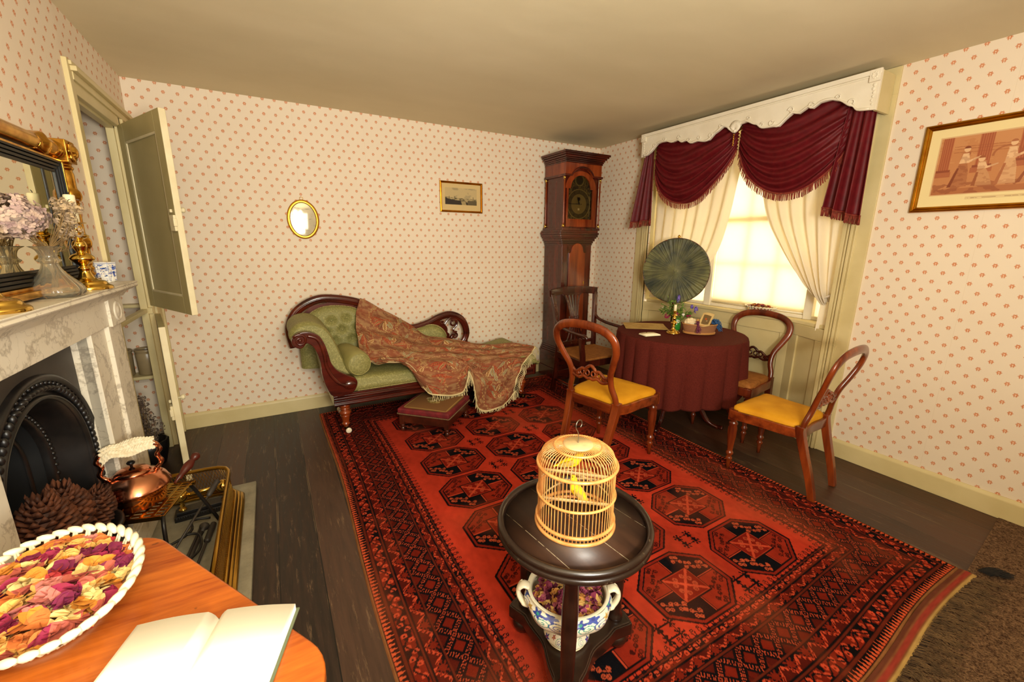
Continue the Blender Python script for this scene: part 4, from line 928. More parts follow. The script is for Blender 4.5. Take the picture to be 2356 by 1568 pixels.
# end skirts add an extra guard of serrated squares: shift distance there
ext = (Y < .50) & ~side
brd = d < BW
cv.put(brd, DK)
def band(a0, a1): return (d >= a0) & (d < a1)
def rows(a0, a1): return (d-a0)/(a1-a0)
def blob_row(a0, a1, pitch, col, col2=None, ph=0, n=6, sz=.42, amp=.28):
    t = rows(a0, a1); u = (al/pitch+ph); k = np.floor(u); fu = (u-k-.5)*pitch; fv = (t-.5)*(a1-a0); r = np.hypot(fu, fv); th = np.arctan2(fv, fu)
    lim = sz*min(pitch, a1-a0)*(1+amp*np.sign(np.cos(th*n))); m = band(a0, a1) & (r < lim); cv.put(m, col)
    if col2: cv.put(m & (k % 2 == 0), col2)
def line(a, wd=.0075, c=BR): cv.put(band(a-wd*1.1, a+wd*1.1), DK); cv.put(band(a-wd*.6, a+wd*.6), c)
# outer selvedge and teeth
cv.put(band(0, .012), '#8a5a34'); cv.put(band(.012, .046), DK)
u = (al/.019) % 1; t = rows(.014, .046); cv.put(band(.014, .046) & (np.abs(u-.5) < .5*(1-t)*.85), '#c4512f')
line(.053)
def vine(a0, a1):
    t = rows(a0, a1); u = al/.05; k = np.floor(u); fu = u-k
    n_ = fbm(X.shape, 31, 2, 90); cv.put(band(a0, a1) & (n_ > .47), MR)
    for ph, cc, c in ((.25, .3, OR), (.75, .7, OR)): 
        dd = np.hypot((fu-ph)*.05*1.0, (t-cc)*(a1-a0)); cv.put(band(a0, a1) & (np.abs(dd-.0085) < .0042) & ((fu-ph) > -.12), c, .95)
    q = np.abs(t-.5-.32*np.sin(u*PI)) < .07; cv.put(band(a0, a1) & q, DK)
vine(.062, .118); line(.125)
def tri(a0, a1, flip):
    t = rows(a0, a1); t = 1-t if flip else t; u = al/.092; k = np.floor(u); fu = u-k
    blob = .5*(np.abs(fu-.5)*2); base = band(a0, a1)
    A = base & (t > .08) & (t < .92) & (np.abs(fu-.5)*1.75 < t); step_ = np.sign(np.sin(al*2*PI/.0165+t*9)); outl = A & (np.abs(np.abs(fu-.5)*1.75-t) < .30)
    cv.put(A, DR); cv.put(outl & (step_ > 0), OR); cv.put(outl & (np.abs(np.abs(fu-.5)*1.75-t) < .09), OR)
    f2 = (u+.5) % 1; B = base & (np.hypot((f2-.5)*.092, (t-.35)*(a1-a0)) < .021*(1+.35*np.sign(np.cos(8*np.arctan2((t-.35)*(a1-a0), (f2-.5)*.092))))); cv.put(B, MR)
tri(.133, .190, True); line(.197)
def lattice(a0, a1):
    p = .104; M_ = band(a0, a1); yy = d-(a0+a1)/2; A_ = ((al+yy*.95)/p); B_ = ((al-yy*.95)/p)
    fa_, fb_ = np.abs(A_-np.round(A_)), np.abs(B_-np.round(B_))
    chk = (np.sin(A_*2*PI*9)*np.sin(B_*2*PI*9) > -.05)
    cen = np.minimum(fa_, fb_); star = (np.abs(A_ % 1-.5) < .26) & (np.abs(B_ % 1-.5) < .26)
    k = (np.floor(A_)+np.floor(B_)) % 2; cv.put(M_ & star, DR); cv.put(M_ & star & (k == 0), '#6a1a0e'); cv.put(M_ & star & (fb < .42), MR, .5)
    z = M_ & (cen < .115); cv.put(z, DK); cv.put(z & (cen > .018) & (cen < .105) & (np.sin(np.where(fa_ < fb_, B_, A_)*2*PI*8.0) > -.15) & (np.abs(cen-.06) > .013), '#b5442a')
lattice(.203, .317); line(.323); tri(.331, .372, False); line(.379)
vine(.385, BW-.002); line(BW)
# extra end guard with serrated squares on the near end
e0, e1 = BW, BW+.0
fld = d >= BW
u = (al/.034); k = np.floor(u); fu = (u-k-.5)*.034; dd = d-BW
cv.put(fld & (dd < .030) & (np.abs(np.abs(fu)-dd*.30) < .0022), DK); cv.put(fld & (np.hypot(fu, dd-.036) < .0072), DK); cv.put(fld & (dd < .012) & (np.abs(fu) < .008), '#1a1012')
cv.put(fld & (np.hypot(fu, dd-.036) < .0028), OR)
# a guard strip of serrated squares worked over the inner vine at the two ends
ex = (~side) & (d > .323) & (d < .385)
# guls
def gul(cx, cy, hx, hy):
    global X, Y
    i0, i1 = max(0, int((cx-hx-.03)/.0036)), int((cx+hx+.03)/.0036); j0, j1 = max(0, int((cy-hy-.03)/.0036)), int((cy+hy+.03)/.0036)
    FX, FY, FA = cv.X, cv.Y, cv.a; cv.X, cv.Y, cv.a = FX[j0:j1, i0:i1], FY[j0:j1, i0:i1], FA[j0:j1, i0:i1].copy(); X, Y = cv.X, cv.Y
    gul_(cx, cy, hx, hy); FA[j0:j1, i0:i1] = cv.a; cv.X, cv.Y, cv.a = FX, FY, FA; X, Y = FX, FY
def gul_(cx, cy, hx, hy):
    x = X-cx; y = Y-cy; W = (abs(x) < hx+.02) & (abs(y) < hy+.02)
    def octo(sx): 
        ax, ay = abs(x)/(hx*sx), abs(y)/(hy*sx); return W & (ax < 1) & (ay < 1) & (ax+ay < 1.46)
    o1, o2, o3, o4 = octo(1.0), octo(.955), octo(.89), octo(.86)
    cv.put(o1, DK); cv.put(o2, '#7c2014'); cv.put(o3, DK)
    q1 = (x*y > 0); cv.put(o4 & q1, '#0f0e12'); cv.put(o4 & ~q1, '#8a2616')
    cv.put(o4 & ((abs(x) < .006) | (abs(y) < .005)), DK); cv.put(o4 & ((abs(x) < .0028) | (abs(y) < .0022)), OR)
    for i in (-1, 1):
        for j in (-1, 1):
            blk = i*j > 0; c = '#b04a2e' if blk else '#3c100c'
            for (px, py) in ((.50, .36), (.36, .66), (.74, .22)):
                X0, Y0 = i*hx*px, j*hy*py; 
                for (ox, oy) in ((-.017, 0), (.014, .013), (.014, -.013), (.0, .022)):
                    r = np.hypot(x-X0-ox*i, y-Y0-oy*j); cv.put(o4 & (r < .0095) & (r > .0045), c); cv.put(o4 & (r < .0030), c)
                cv.put(o4 & (np.abs((x-X0)*.7*i+(y-Y0)*j) < .0022) & (np.hypot(x-X0, y-Y0) < .022), c)
    c = W & (abs(x) < hx*.34) & (abs(y) < hy*.36); cv.put(W & (abs(x) < hx*.38) & (abs(y) < hy*.42), DK); cv.put(W & (abs(x) < hx*.355) & (abs(y) < hy*.385), '#9c3620'); cv.put(c, '#74180f')
    cv.put(c & ((abs(x/hx-y/hy) < .045) | (abs(x/hx+y/hy) < .045)), OR)
    for i in (-1, 1):
        for j in (-1, 1):
            for (px, py) in ((.20, .09), (.10, .22)):
                r = np.hypot(x-i*hx*px, y-j*hy*py); cv.put(c & (r < .0115) & (r > .0055), '#a8442a'); cv.put(c & (r < .003), '#a8442a')
cols = [.925-RX0, 1.405-RX0, 1.885-RX0]; ys = [.962+.36*k-RY0 for k in range(7)]
for cx in cols:
    for cy in ys: gul(cx, cy, .205, .170)
def starg(cx, cy):
    global X, Y
    i0, i1 = max(0, int((cx-.08)/.0036)), int((cx+.08)/.0036); j0, j1 = max(0, int((cy-.08)/.0036)), int((cy+.08)/.0036)
    FX, FY, FA = cv.X, cv.Y, cv.a; cv.X, cv.Y, cv.a = FX[j0:j1, i0:i1], FY[j0:j1, i0:i1], FA[j0:j1, i0:i1].copy(); X, Y = cv.X, cv.Y
    starg_(cx, cy); FA[j0:j1, i0:i1] = cv.a; cv.X, cv.Y, cv.a = FX, FY, FA; X, Y = FX, FY
def starg_(cx, cy):
    for ox, oy in ((-.032, -.027), (.032, -.027), (-.032, .027), (.032, .027)):
        x = X-cx-ox; y = Y-cy-oy; r = np.hypot(x, y); th = np.arctan2(y, x); cv.put(cv.win(cx+ox, cy+oy, .03) & (r < .015*(1+.5*np.sign(np.cos(th*6)))), DK); cv.put(r < .0035, OR)
    W = cv.win(cx, cy, .036); x, y = X-cx, Y-cy; cv.put(W & ((np.abs(np.abs(x)-.032) < .0025) & (abs(y) < .03) | (np.abs(np.abs(y)-.027) < .0025) & (abs(x) < .032)), DK)
for cx in (1.165-RX0, 1.645-RX0):
    for k in range(-1, 7): starg(cx, .962+.36*k+.18-RY0) if 0 <= k < 6 else None
for cx in (1.165-RX0, 1.645-RX0): starg(cx, .845-RY0)
cv.a *= (.72+.38*fb+.25*(fc-.5))[..., None]; wear = np.clip((fbm(X.shape, 40, 3, 7)-.55)*4, 0, 1)[..., None]*.22; cv.a = cv.a*(1-wear)+L3('#b0603c')*wear
m = Mt('oriental_rug', .95, spec=.04); m.col(m.attr()); m.bump(m.noise(420, 2), .6, .003)
rug = thing('oriental_rug', 'large red patterned oriental rug with octagon medallions on the dark floorboards', 'rug', (0, 0, 0))
def rf_(U, V):
    x = RX0+U*w; y = RY0+V*h; wx = .010*np.sin(y*3.1)*(1-U)*np.exp(-U*3); x2 = x+wx*1.0-.03*(1-V)*(U < 1)*(1-U)*.6
    y2 = y-.05*(1-V)*(1-U)**1.2-.012*np.sin(x*5)*(1-V)**6
    e = np.minimum(np.minimum(U*w, (1-U)*w), np.minimum(V*h, (1-V)*h)); z = .001+.009*np.clip(e/.006, 0, 1)+.0015*np.sin(x*9)*np.sin(y*8)
    return x2, y2, z
colgrid('pile', rf_, cv.a, m.m, rug)
# kelim end and fringe on the near edge
def edge(u): 
    a, b_, c = rf_(np.array([[u]]), np.array([[0.0]])); return float(a[0, 0]), float(b_[0, 0])
def kel(u, v): x, y = edge(u); return (x, y-.055*v+.002*math.sin(u*60)*v, .0065+.003*math.sin(u*25+v*3))
cvk = Cv(2.33, .055, .0055, '#7a4a2c'); Yk = cvk.Y; cvk.put(Yk < .014, '#5e3222'); cvk.put((Yk >= .022) & (Yk < .034), '#8a3428'); cvk.put(Yk > .042, '#a88850'); cvk.a *= (.8+.4*fbm(cvk.X.shape, 3, 2, 60))[..., None]
nv, nu = cvk.a.shape[:2]
def kelf(U, V):
    ex = RX0+U*w-.03*(1-U)*.6; x2 = ex+.010*np.sin(RY0*3.1)*(1-U)*np.exp(-U*3); y2 = RY0-.05*(1-U)**1.2-.012*np.sin((RX0+U*w)*5)
    return x2, y2-.055*V, .0075+.003*np.sin(U*25+V*3)
m = Mt('kelim_end', .93, spec=.1); m.col(m.attr()); colgrid('woven_end', kelf, cvk.a, m.m, rug)
b = MB(); rg = random.Random(77)
for i in range(620):
    u = rg.random()**.8; x, y = edge(min(u, .985)); y -= .052; L = rg.uniform(.06, .12); sw = rg.uniform(-.2, .75); k = rg.uniform(-.03, .03)
    p = [(x, y, .010), (x+sw*L*.3+k*.3, y-L*.35, .014+rg.random()*.008), (x+sw*L*.7+k, y-L*.7, .012+rg.random()*.006), (x+sw*L+k*.4, y-L, .012)]; b.tube(crv(p, 3), .0012, 3, ref=(0, 0, 1), cap=False)
b.obj('fringe', plain('wool_fringe', '#6d5334', .95, c2='#4c3822', scale=30), rug)
b = MB()
for i in range(90):
    ox, oy = rg.uniform(-.022, .022), rg.uniform(-.02, .02); b.tube(crv([(2.60+ox*.4, .335+oy, .02), (2.63+ox, .32+oy, .028), (2.66+ox*1.2, .305+oy*1.3, .02), (2.685+ox, .29+oy*1.5, .016)], 3), .0014, 3, cap=False)
b.obj('corner_tassel', plain('black_wool', '#14100f', .95), rug, label='black wool tassel at the near right corner')
# brown carpet in front
b = MB(); b.prism([(2.59, .382), (3.262, .43), (3.262, -1.37), (-.86, -1.37), (-.2, .10), (.30, .18)], .0005, .0065, 'xy')
tag(b.obj('brown_carpet', 'carpet'), 'plain brown carpet covering the floor in the near right corner, under the rug fringe', 'carpet')
# ================================================================ window textiles
m = Mt('burgundy_velvet', .55, spec=.3); n = m.noise(30, 3); m.col(m.mix(n.step(.3, .7), '#54090f', '#660e15')); m.set(Sheen_Weight=.22, Sheen_Roughness=.35); m.b.inputs['Sheen Tint'].default_value = lin('#a03a3a')
plain('rust_fringe', '#8c3320', .85, c2='#6e2416', scale=60)
YA, YZ = 1.272, 3.045
low = [(1.272, 2.175), (1.30, 2.18), (1.36, 2.19), (1.385, 2.215), (1.41, 2.23), (1.46, 2.265), (1.51, 2.285), (1.57, 2.285), (1.61, 2.262), (1.64, 2.275), (1.69, 2.25), (1.73, 2.262), (1.77, 2.235), (1.81, 2.20), (1.85, 2.205), (1.92, 2.21), (1.96, 2.24), (1.99, 2.25), (2.04, 2.28), (2.09, 2.275), (2.12, 2.235), (2.14, 2.225), (2.17, 2.25), (2.19, 2.27), (2.23, 2.285), (2.27, 2.262), (2.30, 2.25), (2.34, 2.215), (2.39, 2.21), (2.45, 2.225), (2.51, 2.22), (2.56, 2.25), (2.60, 2.245), (2.65, 2.27), (2.70, 2.262), (2.76, 2.28), (2.82, 2.285), (2.86, 2.28), (2.90, 2.25), (2.93, 2.225), (2.97, 2.205), (3.01, 2.20), (3.045, 2.195)]
pel = thing('pelmet', 'carved white painted pelmet board with scalloped lower edge over the window', 'pelmet')
b = MB(); b.prism(low+[(YZ, 2.385), (YA, 2.385)], 3.092, 3.112, 'yz'); b.obj('front_board', 'white_paint', pel, bevel=.002)
b = MB(); b.bx((3.112, YA, 2.175), (XR-.018, YA+.018, 2.384)); b.bx((3.112, YZ-.018, 2.195), (XR-.018, YZ, 2.384)); b.bx((3.113, YA+.004, 2.366), (XR-.022, YZ-.004, 2.382)); b.obj('return_boards', 'trim_paint', pel, bevel=.002)
b = MB(); b.bx((3.080, YA-.004, 2.362), (3.094, YZ+.004, 2.388)); b.bx((3.086, YA, 2.352), (3.094, YZ, 2.356))
for y in (YA+.025, YZ-.025):
    b.bx((3.078, y-.026, 2.325), (3.094, y+.026, 2.388)); 
    for k in range(8): a = k*PI/4; b.sphere((3.077, y+.012*math.cos(a), 2.357+.014*math.sin(a)), .006, 8, 5, (.5, 1, 1))
    for k in range(6): b.sphere((3.089, y-.002+.003*math.sin(k*2), 2.31-.020*k), .009-.0006*k, 8, 5, (.5, 1, 1.1))
b.obj('crown_moulding', 'white_paint', pel, bevel=.0015)
b = MB(); L2 = crv([(3.088, y, z+.006) for y, z in low[1:-1]], 3); b.tube(L2, [.0065+.002*math.sin(i*.9) for i in range(len(L2))], 7, ref=(1, 0, 0))
def volute(y, z, r, s, e, n=16): b.tube([(3.086, y+r*(1-.6*k/n)*math.cos(s+(e-s)*k/n), z+r*(1-.6*k/n)*math.sin(s+(e-s)*k/n)) for k in range(n+1)], .0045, 6, ref=(1, 0, 0))
for y, z, r, s, e in ((1.40, 2.245, .020, 4, -2), (1.47, 2.29, .015, 0, 6), (1.62, 2.285, .018, 3, -3), (1.74, 2.285, .02, 0, 6), (1.86, 2.235, .022, 3, 9), (1.93, 2.235, .015, 1, 7), (2.03, 2.30, .014, 0, 6), (2.25, 2.295, .014, 3, -3), (2.33, 2.245, .02, 4, -2), (2.43, 2.245, .018, 0, 6), (2.53, 2.255, .016, 3, 9), (2.63, 2.288, .018, 3, -3), (2.78, 2.30, .016, 0, 6), (2.89, 2.27, .018, 3, -3), (2.97, 2.225, .017, 0, 6)): volute(y, z, r, s, e)
b.obj('scroll_carving', 'white_paint', pel)
b = MB()
for k in range(11):
    a = R(20+14*k); b.tube([(3.084, 2.125, 2.235), (3.078, 2.125+.028*math.cos(a), 2.25+.03*math.sin(a)), (3.084, 2.125+.045*math.cos(a), 2.262+.045*math.sin(a))], [.003, .006, .004], 6, ref=(1, 0, 0))
b.sphere((3.084, 2.125, 2.235), .012); b.sphere((3.086, 2.125, 2.262), .04, 14, 8, (.2, 1, .9)); b.obj('shell_ornament', 'white_paint', pel)
def swag(label, yA, zA, yB, zB, sag, flip, seed):
    t = thing('curtain_swag', label, 'curtain')
    def f(s, v):
        y = yA+(yB-yA)*s; z0 = zA[0]+(zA[1]-zA[0])*v; z1 = zB[0]+(zB[1]-zB[0])*v
        sg = .03+(sag-.03)*v**.85; sh = 4*s*(1-s); k = s if not flip else s
        z = z0+(z1-z0)*s-sg*(sh**.8)
        env = min(1, (sh*1.6))**.6
        fold = math.sin(2*PI*(6.5*v**1.15+.35*math.sin(s*5+seed)))*.015*env*(1 if v > .16 else v/.16)
        fold += .008*math.sin(2*PI*(3*v+s*1.5+seed))*env; pin = .010*math.sin(v*2*PI*9)*(1-env)
        x = 3.165-.055*env*math.sin(min(v*1.15, 1)*PI*.75)-fold-pin; y += .010*math.sin(v*9+seed)*env*.5
        return (x, y, z)
    b = MB(); b.grid(f, 70, 90); b.obj('velvet', 'burgundy_velvet', t, solid=.003)
    b = MB(); rg = random.Random(seed)
    b.tube([(lambda p: (p[0]-.002, p[1], p[2]+.004))(f(s, 1)) for s in np.linspace(0, 1, 60)], .006, 6, ref=(1, 0, 0))
    for i in range(130):
        s = i/129; p = f(s, 1); d = f(min(1, s+.01), 1); L = .042; nx = rg.uniform(-.005, .005)
        b.tube([(p[0]-.002, p[1], p[2]), (p[0]-.001, p[1]+nx, p[2]-L*.5), (p[0], p[1]+nx*1.3+(.008*(1-2*s)), p[2]-L-rg.uniform(0, .006))], [.0022, .0030, .0024], 4, ref=(1, 0, 0))
    b.obj('fringe', 'rust_fringe', t, label='rust coloured bullion fringe'); return t
swag('burgundy velvet swag with rust fringe, right half of the window top', 2.125, (2.315, 2.115), 1.42, (2.33, 1.985), .285, False, 3)
swag('burgundy velvet swag with rust fringe, left half of the window top', 2.145, (2.315, 2.115), 2.925, (2.32, 2.06), .33, True, 7)
def tail(label, top, bot, zt, zb, nf, seed, x0=3.15):
    t = thing('curtain_tail', label, 'curtain')
    def f(u, v):
        y = (top[0]+(top[1]-top[0])*u)*(1-v)+(bot[0]+(bot[1]-bot[0])*u)*v; zz = zb[0]+(zb[1]-zb[0])*u+.018*math.sin(u*nf*2*PI+1)*0
        z = zt+(zz-zt)*v; am = .010+.020*v; w = math.sin(u*nf*2*PI+seed); x = x0-am*(abs(w)**.7)*(1 if w > 0 else -1)-.015*v; y += .010*math.cos(u*nf*2*PI+seed)*v; return (x, y, z)
    b = MB(); b.grid(f, 90, 40); b.obj('velvet', 'burgundy_velvet', t, solid=.003)
    b = MB(); rg = random.Random(seed); b.tube([f(u, .995) for u in np.linspace(0, 1, 70)], .005, 5, ref=(1, 0, 0))
    for i in range(80):
        p = f(i/79, 1); b.tube([p, (p[0]+rg.uniform(-.003, .003), p[1]+rg.uniform(-.003, .003), p[2]-.022), (p[0]+rg.uniform(-.004, .004), p[1]+rg.uniform(-.004, .004), p[2]-.046-rg.uniform(0, .006))], [.0028, .0034, .003], 4, ref=(1, 0, 0))
    b.obj('fringe', 'rust_fringe', t, label='rust coloured bullion fringe'); return t
tail('long pleated burgundy velvet tail at the right end of the pelmet', (1.285, 1.43), (1.275, 1.465), 2.26, (1.59, 1.655), 2.6, 3)
tail('long pleated burgundy velvet tail at the left end of the pelmet', (2.93, 3.035), (2.875, 3.165), 2.26, (1.64, 1.615), 2.4, 1, 3.14)
b = MB()
for k in range(6): b.sphere((3.085, 2.128, 2.21-.014*k), .006, 8, 5, (1, 1, 1.3))
tag(b.obj('gold_cord', 'gilt'), 'short gold cord hanging below the shell between the two velvet swags', 'cord')
# sheer curtains
def interp(P, z):
    for (y1, z1), (y2, z2) in zip(P, P[1:]):
        if z2 <= z <= z1: return y1+(y2-y1)*(z1-z)/(z1-z2)
    return P[-1][0] if z < P[-1][1] else P[0][0]
def sheer(label, outer, inner, zb, seed, nf, tail_pts):
    t = thing('sheer_curtain', label, 'curtain'); Pi = crv(inner, 6)
    def f(u, v):
        z = 2.27+(zb-2.27)*v; yi = interp(Pi, z); y = outer+(yi-outer)*u; wd = abs(yi-outer)
        ph = u*nf*2*PI+seed+.6*math.sin(v*3+u*4); am = .012+.012*v; x = 3.335-am*math.sin(ph)-.010*math.sin(ph*.43+v*2)-.05*v**3*math.sin(u*PI)
        if v > .9: k = (v-.9)/.1; x += .03*k*k*math.sin(u*PI); z += .015*k*math.sin(u*9)
        return (x, y, z)
    b = MB(); b.grid(f, 130, 90); b.obj('drape', 'sheer', t)
    def g(u, v):
        (ya, yb), (yc, yd), z0, z1 = tail_pts; y = (ya+(yb-ya)*u)*(1-v)+(yc+(yd-yc)*u)*v; return (3.325+.014*math.sin(u*9+seed)-.01*v, y, z0+(z1-z0)*v)
    b = MB(); b.grid(g, 30, 16); b.obj('lower_end', 'sheer', t)
    b = MB(); c = (tail_pts[0][0]+tail_pts[0][1])/2
    b.tube([(3.33+.04*math.cos(a), c+.05*math.sin(a), tail_pts[2]+.01+.012*math.sin(a*2)) for a in np.linspace(0, 2*PI, 20)[:-1]], .008, 6, closed=True); b.obj('tie', 'sheer', t); return t
sheer('white sheer curtain looped back at the right of the window', 1.415, [(2.12, 2.27), (2.03, 1.88), (1.95, 1.62), (1.80, 1.38), (1.66, 1.20), (1.56, 1.09), (1.49, 1.03)], 1.03, 2, 6.5, ((1.39, 1.47), (1.385, 1.475), 1.07, .835))
sheer('white sheer curtain looped back at the left of the window behind the pleated screen', 3.045, [(2.17, 2.27), (2.22, 1.95), (2.27, 1.62), (2.35, 1.35), (2.50, 1.17), (2.74, 1.05), (2.86, 1.02)], 1.02, 5, 7, ((2.92, 3.03), (2.90, 3.03), 1.06, .90))
# ================================================================ longcase clock
ck = thing('longcase_clock', 'dark mahogany longcase clock with arched brass dial in the corner', 'clock')
x0, x1, yf, yb = 2.555, 2.925, 3.49, 3.80
b = MB(); b.bx((2.515, 3.455, 0), (2.975, yb, .11)); b.bx((2.525, 3.465, .11), (2.965, yb, .24)); b.obj('plinth', 'mahogany', ck, bevel=.004)
b = MB()
for z0, z1, e in ((.24, .262, .030), (.262, .285, .036), (.285, .305, .026), (.305, .325, .016), (.325, .345, .008)): b.bx((x0-e, yf-e, z0), (x1+e, yb, z1))
b.bx((x0, yf, .24), (x1, yb, 1.50)); b.obj('trunk', 'mahogany_v', ck, bevel=.003)
b = MB(); b.prism(crv([(2.635, .50), (2.635, .90), (2.635, 1.30)], 2)+[(2.635, 1.325), (2.655, 1.325)]+[(2.74+.075*math.cos(a), 1.345+.075*math.sin(a)) for a in np.linspace(PI, 0, 14)]+[(2.825, 1.325), (2.845, 1.325), (2.845, .50)], yf-.012, yf+.004, 'xz')
d_ = b.obj('trunk_door', 'red_mahogany', ck, bevel=.004); b = MB(); b.box((2.832, yf-.014, 1.02), (.010, .004, .03)); b.obj('escutcheon', 'old_brass', d_)
b = MB()
for z0, z1, e in ((1.40, 1.42, .006), (1.42, 1.44, .014), (1.44, 1.465, .028), (1.465, 1.48, .040), (1.48, 1.505, .052), (1.505, 1.525, .060), (1.525, 1.545, .050)): b.bx((x0-e, yf-e*.7, z0), (x1+e, yb, z1))
b.obj('waist_moulding', 'mahogany', ck, bevel=.003)
hx0, hx1, hf = 2.545, 2.975, 3.475
b = MB(); b.bx((hx0, hf+.02, 1.545), (hx0+.02, yb, 2.08)); b.bx((hx1-.02, hf+.02, 1.545), (hx1, yb, 2.08)); b.bx((hx0, yb-.01, 1.545), (hx1, yb, 2.08)); b.bx((hx0-.02, hf-.02, 1.545), (hx1+.02, yb, 1.57)); b.obj('hood', 'mahogany_v', ck, bevel=.002)
# hood door: frame with arched opening
dx0, dx1, zc = 2.598, 2.898, 1.94; Rr = .125; cxh = (dx0+dx1)/2
b = MB(); inn = [(dx0, 1.655), (dx0, zc), (cxh-Rr, zc)]+[(cxh+Rr*math.cos(a), zc+Rr*math.sin(a)) for a in np.linspace(PI, 0, 24)]+[(dx1, zc), (dx1, 1.655)]
out = [(hx0+.03, 1.58), (hx0+.03, zc), (cxh-.19, zc+.0)]+[(cxh+.19*math.cos(a), zc+.165*math.sin(a)) for a in np.linspace(PI, 0, 24)]+[(hx1-.03, zc), (hx1-.03, 1.58)]
n = len(inn); vs = [(x, hf, z) for x, z in inn]+[(x, hf, z) for x, z in out]+[(x, hf+.018, z) for x, z in inn]; fs = [(i, (i+1) % n, n+(i+1) % n, n+i) for i in range(n)]+[(i, (i+1) % n, 2*n+(i+1) % n, 2*n+i) for i in range(n)]
b.add(vs, fs, False); b.obj('hood_door', 'red_mahogany', ck)
b = MB(); o2 = [(min(max(cxh+(x-cxh)*1.32, hx0), hx1), 1.80+(z-1.80)*1.16) for x, z in out]; vs = [(x, hf+.010, z) for x, z in out]+[(x, hf+.010, z) for x, z in o2]+[(x, yb-.02, z) for x, z in o2]; n = len(out)
b.add(vs, [(i, (i+1) % n, n+(i+1) % n, n+i) for i in range(n)], False); b.bx((hx0, hf+.008, 1.57), (hx0+.034, hf+.02, 2.06)); b.bx((hx1-.034, hf+.008, 1.57), (hx1, hf+.02, 2.06)); b.obj('hood_front', 'mahogany_v', ck)
# frieze board with arch
fr2 = [(hx0-.006, 2.06), (hx0-.006, 2.20), (hx1+.006, 2.20), (hx1+.006, 2.06), (cxh+.155, 2.055)]+[(cxh+.14*math.cos(a), 1.995+.135*math.sin(a)) for a in np.linspace(R(25), R(155), 20)]+[(cxh-.155, 2.055)]
b = MB(); b.prism(fr2, hf-.022, hf+.004, 'xz'); b.bx((hx0-.006, hf, 2.05), (hx0+.016, yb, 2.20)); b.bx((hx1-.016, hf, 2.05), (hx1+.006, yb, 2.20)); b.obj('frieze', 'red_mahogany', ck, bevel=.002)
b = MB(); b.tube([(hx0-.02, hf-.026, 2.058), (cxh-.16, hf-.026, 2.058)]+[(cxh+.148*math.cos(a), hf-.026, 1.998+.14*math.sin(a)) for a in np.linspace(R(155), R(25), 18)]+[(cxh+.16, hf-.026, 2.058), (hx1+.02, hf-.026, 2.058)], [(.010, .008)]*22, 6, ref=(0, 1, 0))
b.bx((hx0-.018, hf-.03, 2.045), (hx0-.004, yb, 2.066)); b.bx((hx1+.004, hf-.03, 2.045), (hx1+.018, yb, 2.066))
for z0, z1, e in ((2.17, 2.186, .010), (2.186, 2.20, .016), (2.20, 2.215, .024), (2.215, 2.232, .038), (2.232, 2.246, .052), (2.246, 2.266, .062)): b.bx((hx0-e, hf-.022-e, z0), (hx1+e, yb, z1))
b.bx((hx0, hf, 2.18), (hx1, yb, 2.262)); b.obj('cornice', 'mahogany', ck, bevel=.003)
for x, y in ((hx0-.006, hf-.008), (hx1+.006, hf-.008), (hx0-.006, yb-.022)):
    b = MB(); b.lathe([(.010, 1.60), (.0085, 1.62), (.0075, 1.80), (.0085, 2.02)], (x, y, 0), 16); c_ = b.obj('column', 'red_mahogany', ck)
    MB().lathe([(.013, 1.572), (.013, 1.588), (.010, 1.602)], (x, y, 0), 14).obj('brass_cap', 'brass', c_); MB().lathe([(.009, 2.018), (.012, 2.032), (.012, 2.046)], (x, y, 0), 14).obj('brass_cap', 'brass', c_)
cv = Cv(.32, .46, .0022, '#3c3220'); X, Y = cv.X-.16, cv.Y-.155; rr = np.hypot(X, Y); th = np.arctan2(X, Y); f = fbm(X.shape, 4, 3, 30)
cv.put(f > .52, '#6d5a30', .8); cv.put((rr < .142), '#4b3f24'); cv.put((rr < .142) & (rr > .136), '#8f7a42'); cv.put((rr < .098), '#7a6738'); cv.put((rr < .100) & (rr > .096), '#2a2214')
for k in range(12):
    a = k*PI/6; dx, dy = X-.118*math.sin(a), Y-.118*math.cos(a); u_ = dx*math.cos(a)-dy*math.sin(a); v_ = dx*math.sin(a)+dy*math.cos(a)
    nst = [2, 1, 2, 3, 2, 1, 2, 3, 3, 2, 1, 2][k]
    for q in range(nst): cv.put((abs(u_-(q-(nst-1)/2)*.007) < .0014) & (abs(v_) < .011), '#17120a')
for k in range(60): a = k*PI/30; cv.put(np.hypot(X-.133*math.sin(a), Y-.133*math.cos(a)) < .0012, '#17120a')
cv.put(np.hypot(X, Y-.225) < .062, '#57492a'); cv.put(abs(np.hypot(X, Y-.225)-.052) < .002, '#9a8448'); cv.put(np.hypot(X, Y-.225) < .04, '#2f2717')
cv.put(np.hypot(X, Y-.048) < .018, '#2a2214'); cv.put((abs(X) < .01) & (abs(Y+.05) < .010), '#c0ae78'); cv.put((np.hypot(X+.03, Y) < .005) | (np.hypot(X-.03, Y) < .005), '#120e08')
m = Mt('dial_brass', .35, .6); m.col(m.attr()); dial = colgrid('dial', lambda U, V: (cxh-.16+U*.32, yf+.012+0*U, 1.645+V*.46), cv.a, m.m, ck)
b = MB(); cz = 1.80; y_ = yf+.004; b.tube([(cxh, y_, cz), (cxh-.125, y_, cz-.002)], [(.0035, .001), (.0015, .001)], 4, ref=(0, 1, 0)); b.tube([(cxh, y_-.002, cz), (cxh-.03, y_-.002, cz+.066)], [(.006, .001), (.002, .001)], 4, ref=(0, 1, 0)); b.sphere((cxh, y_-.002, cz), .006); b.obj('hands', 'black_lacquer', ck)
gm = Mt('clear_glass', .02); gm.set(Transmission_Weight=1.0, IOR=1.03); gm.col('#ffffff')
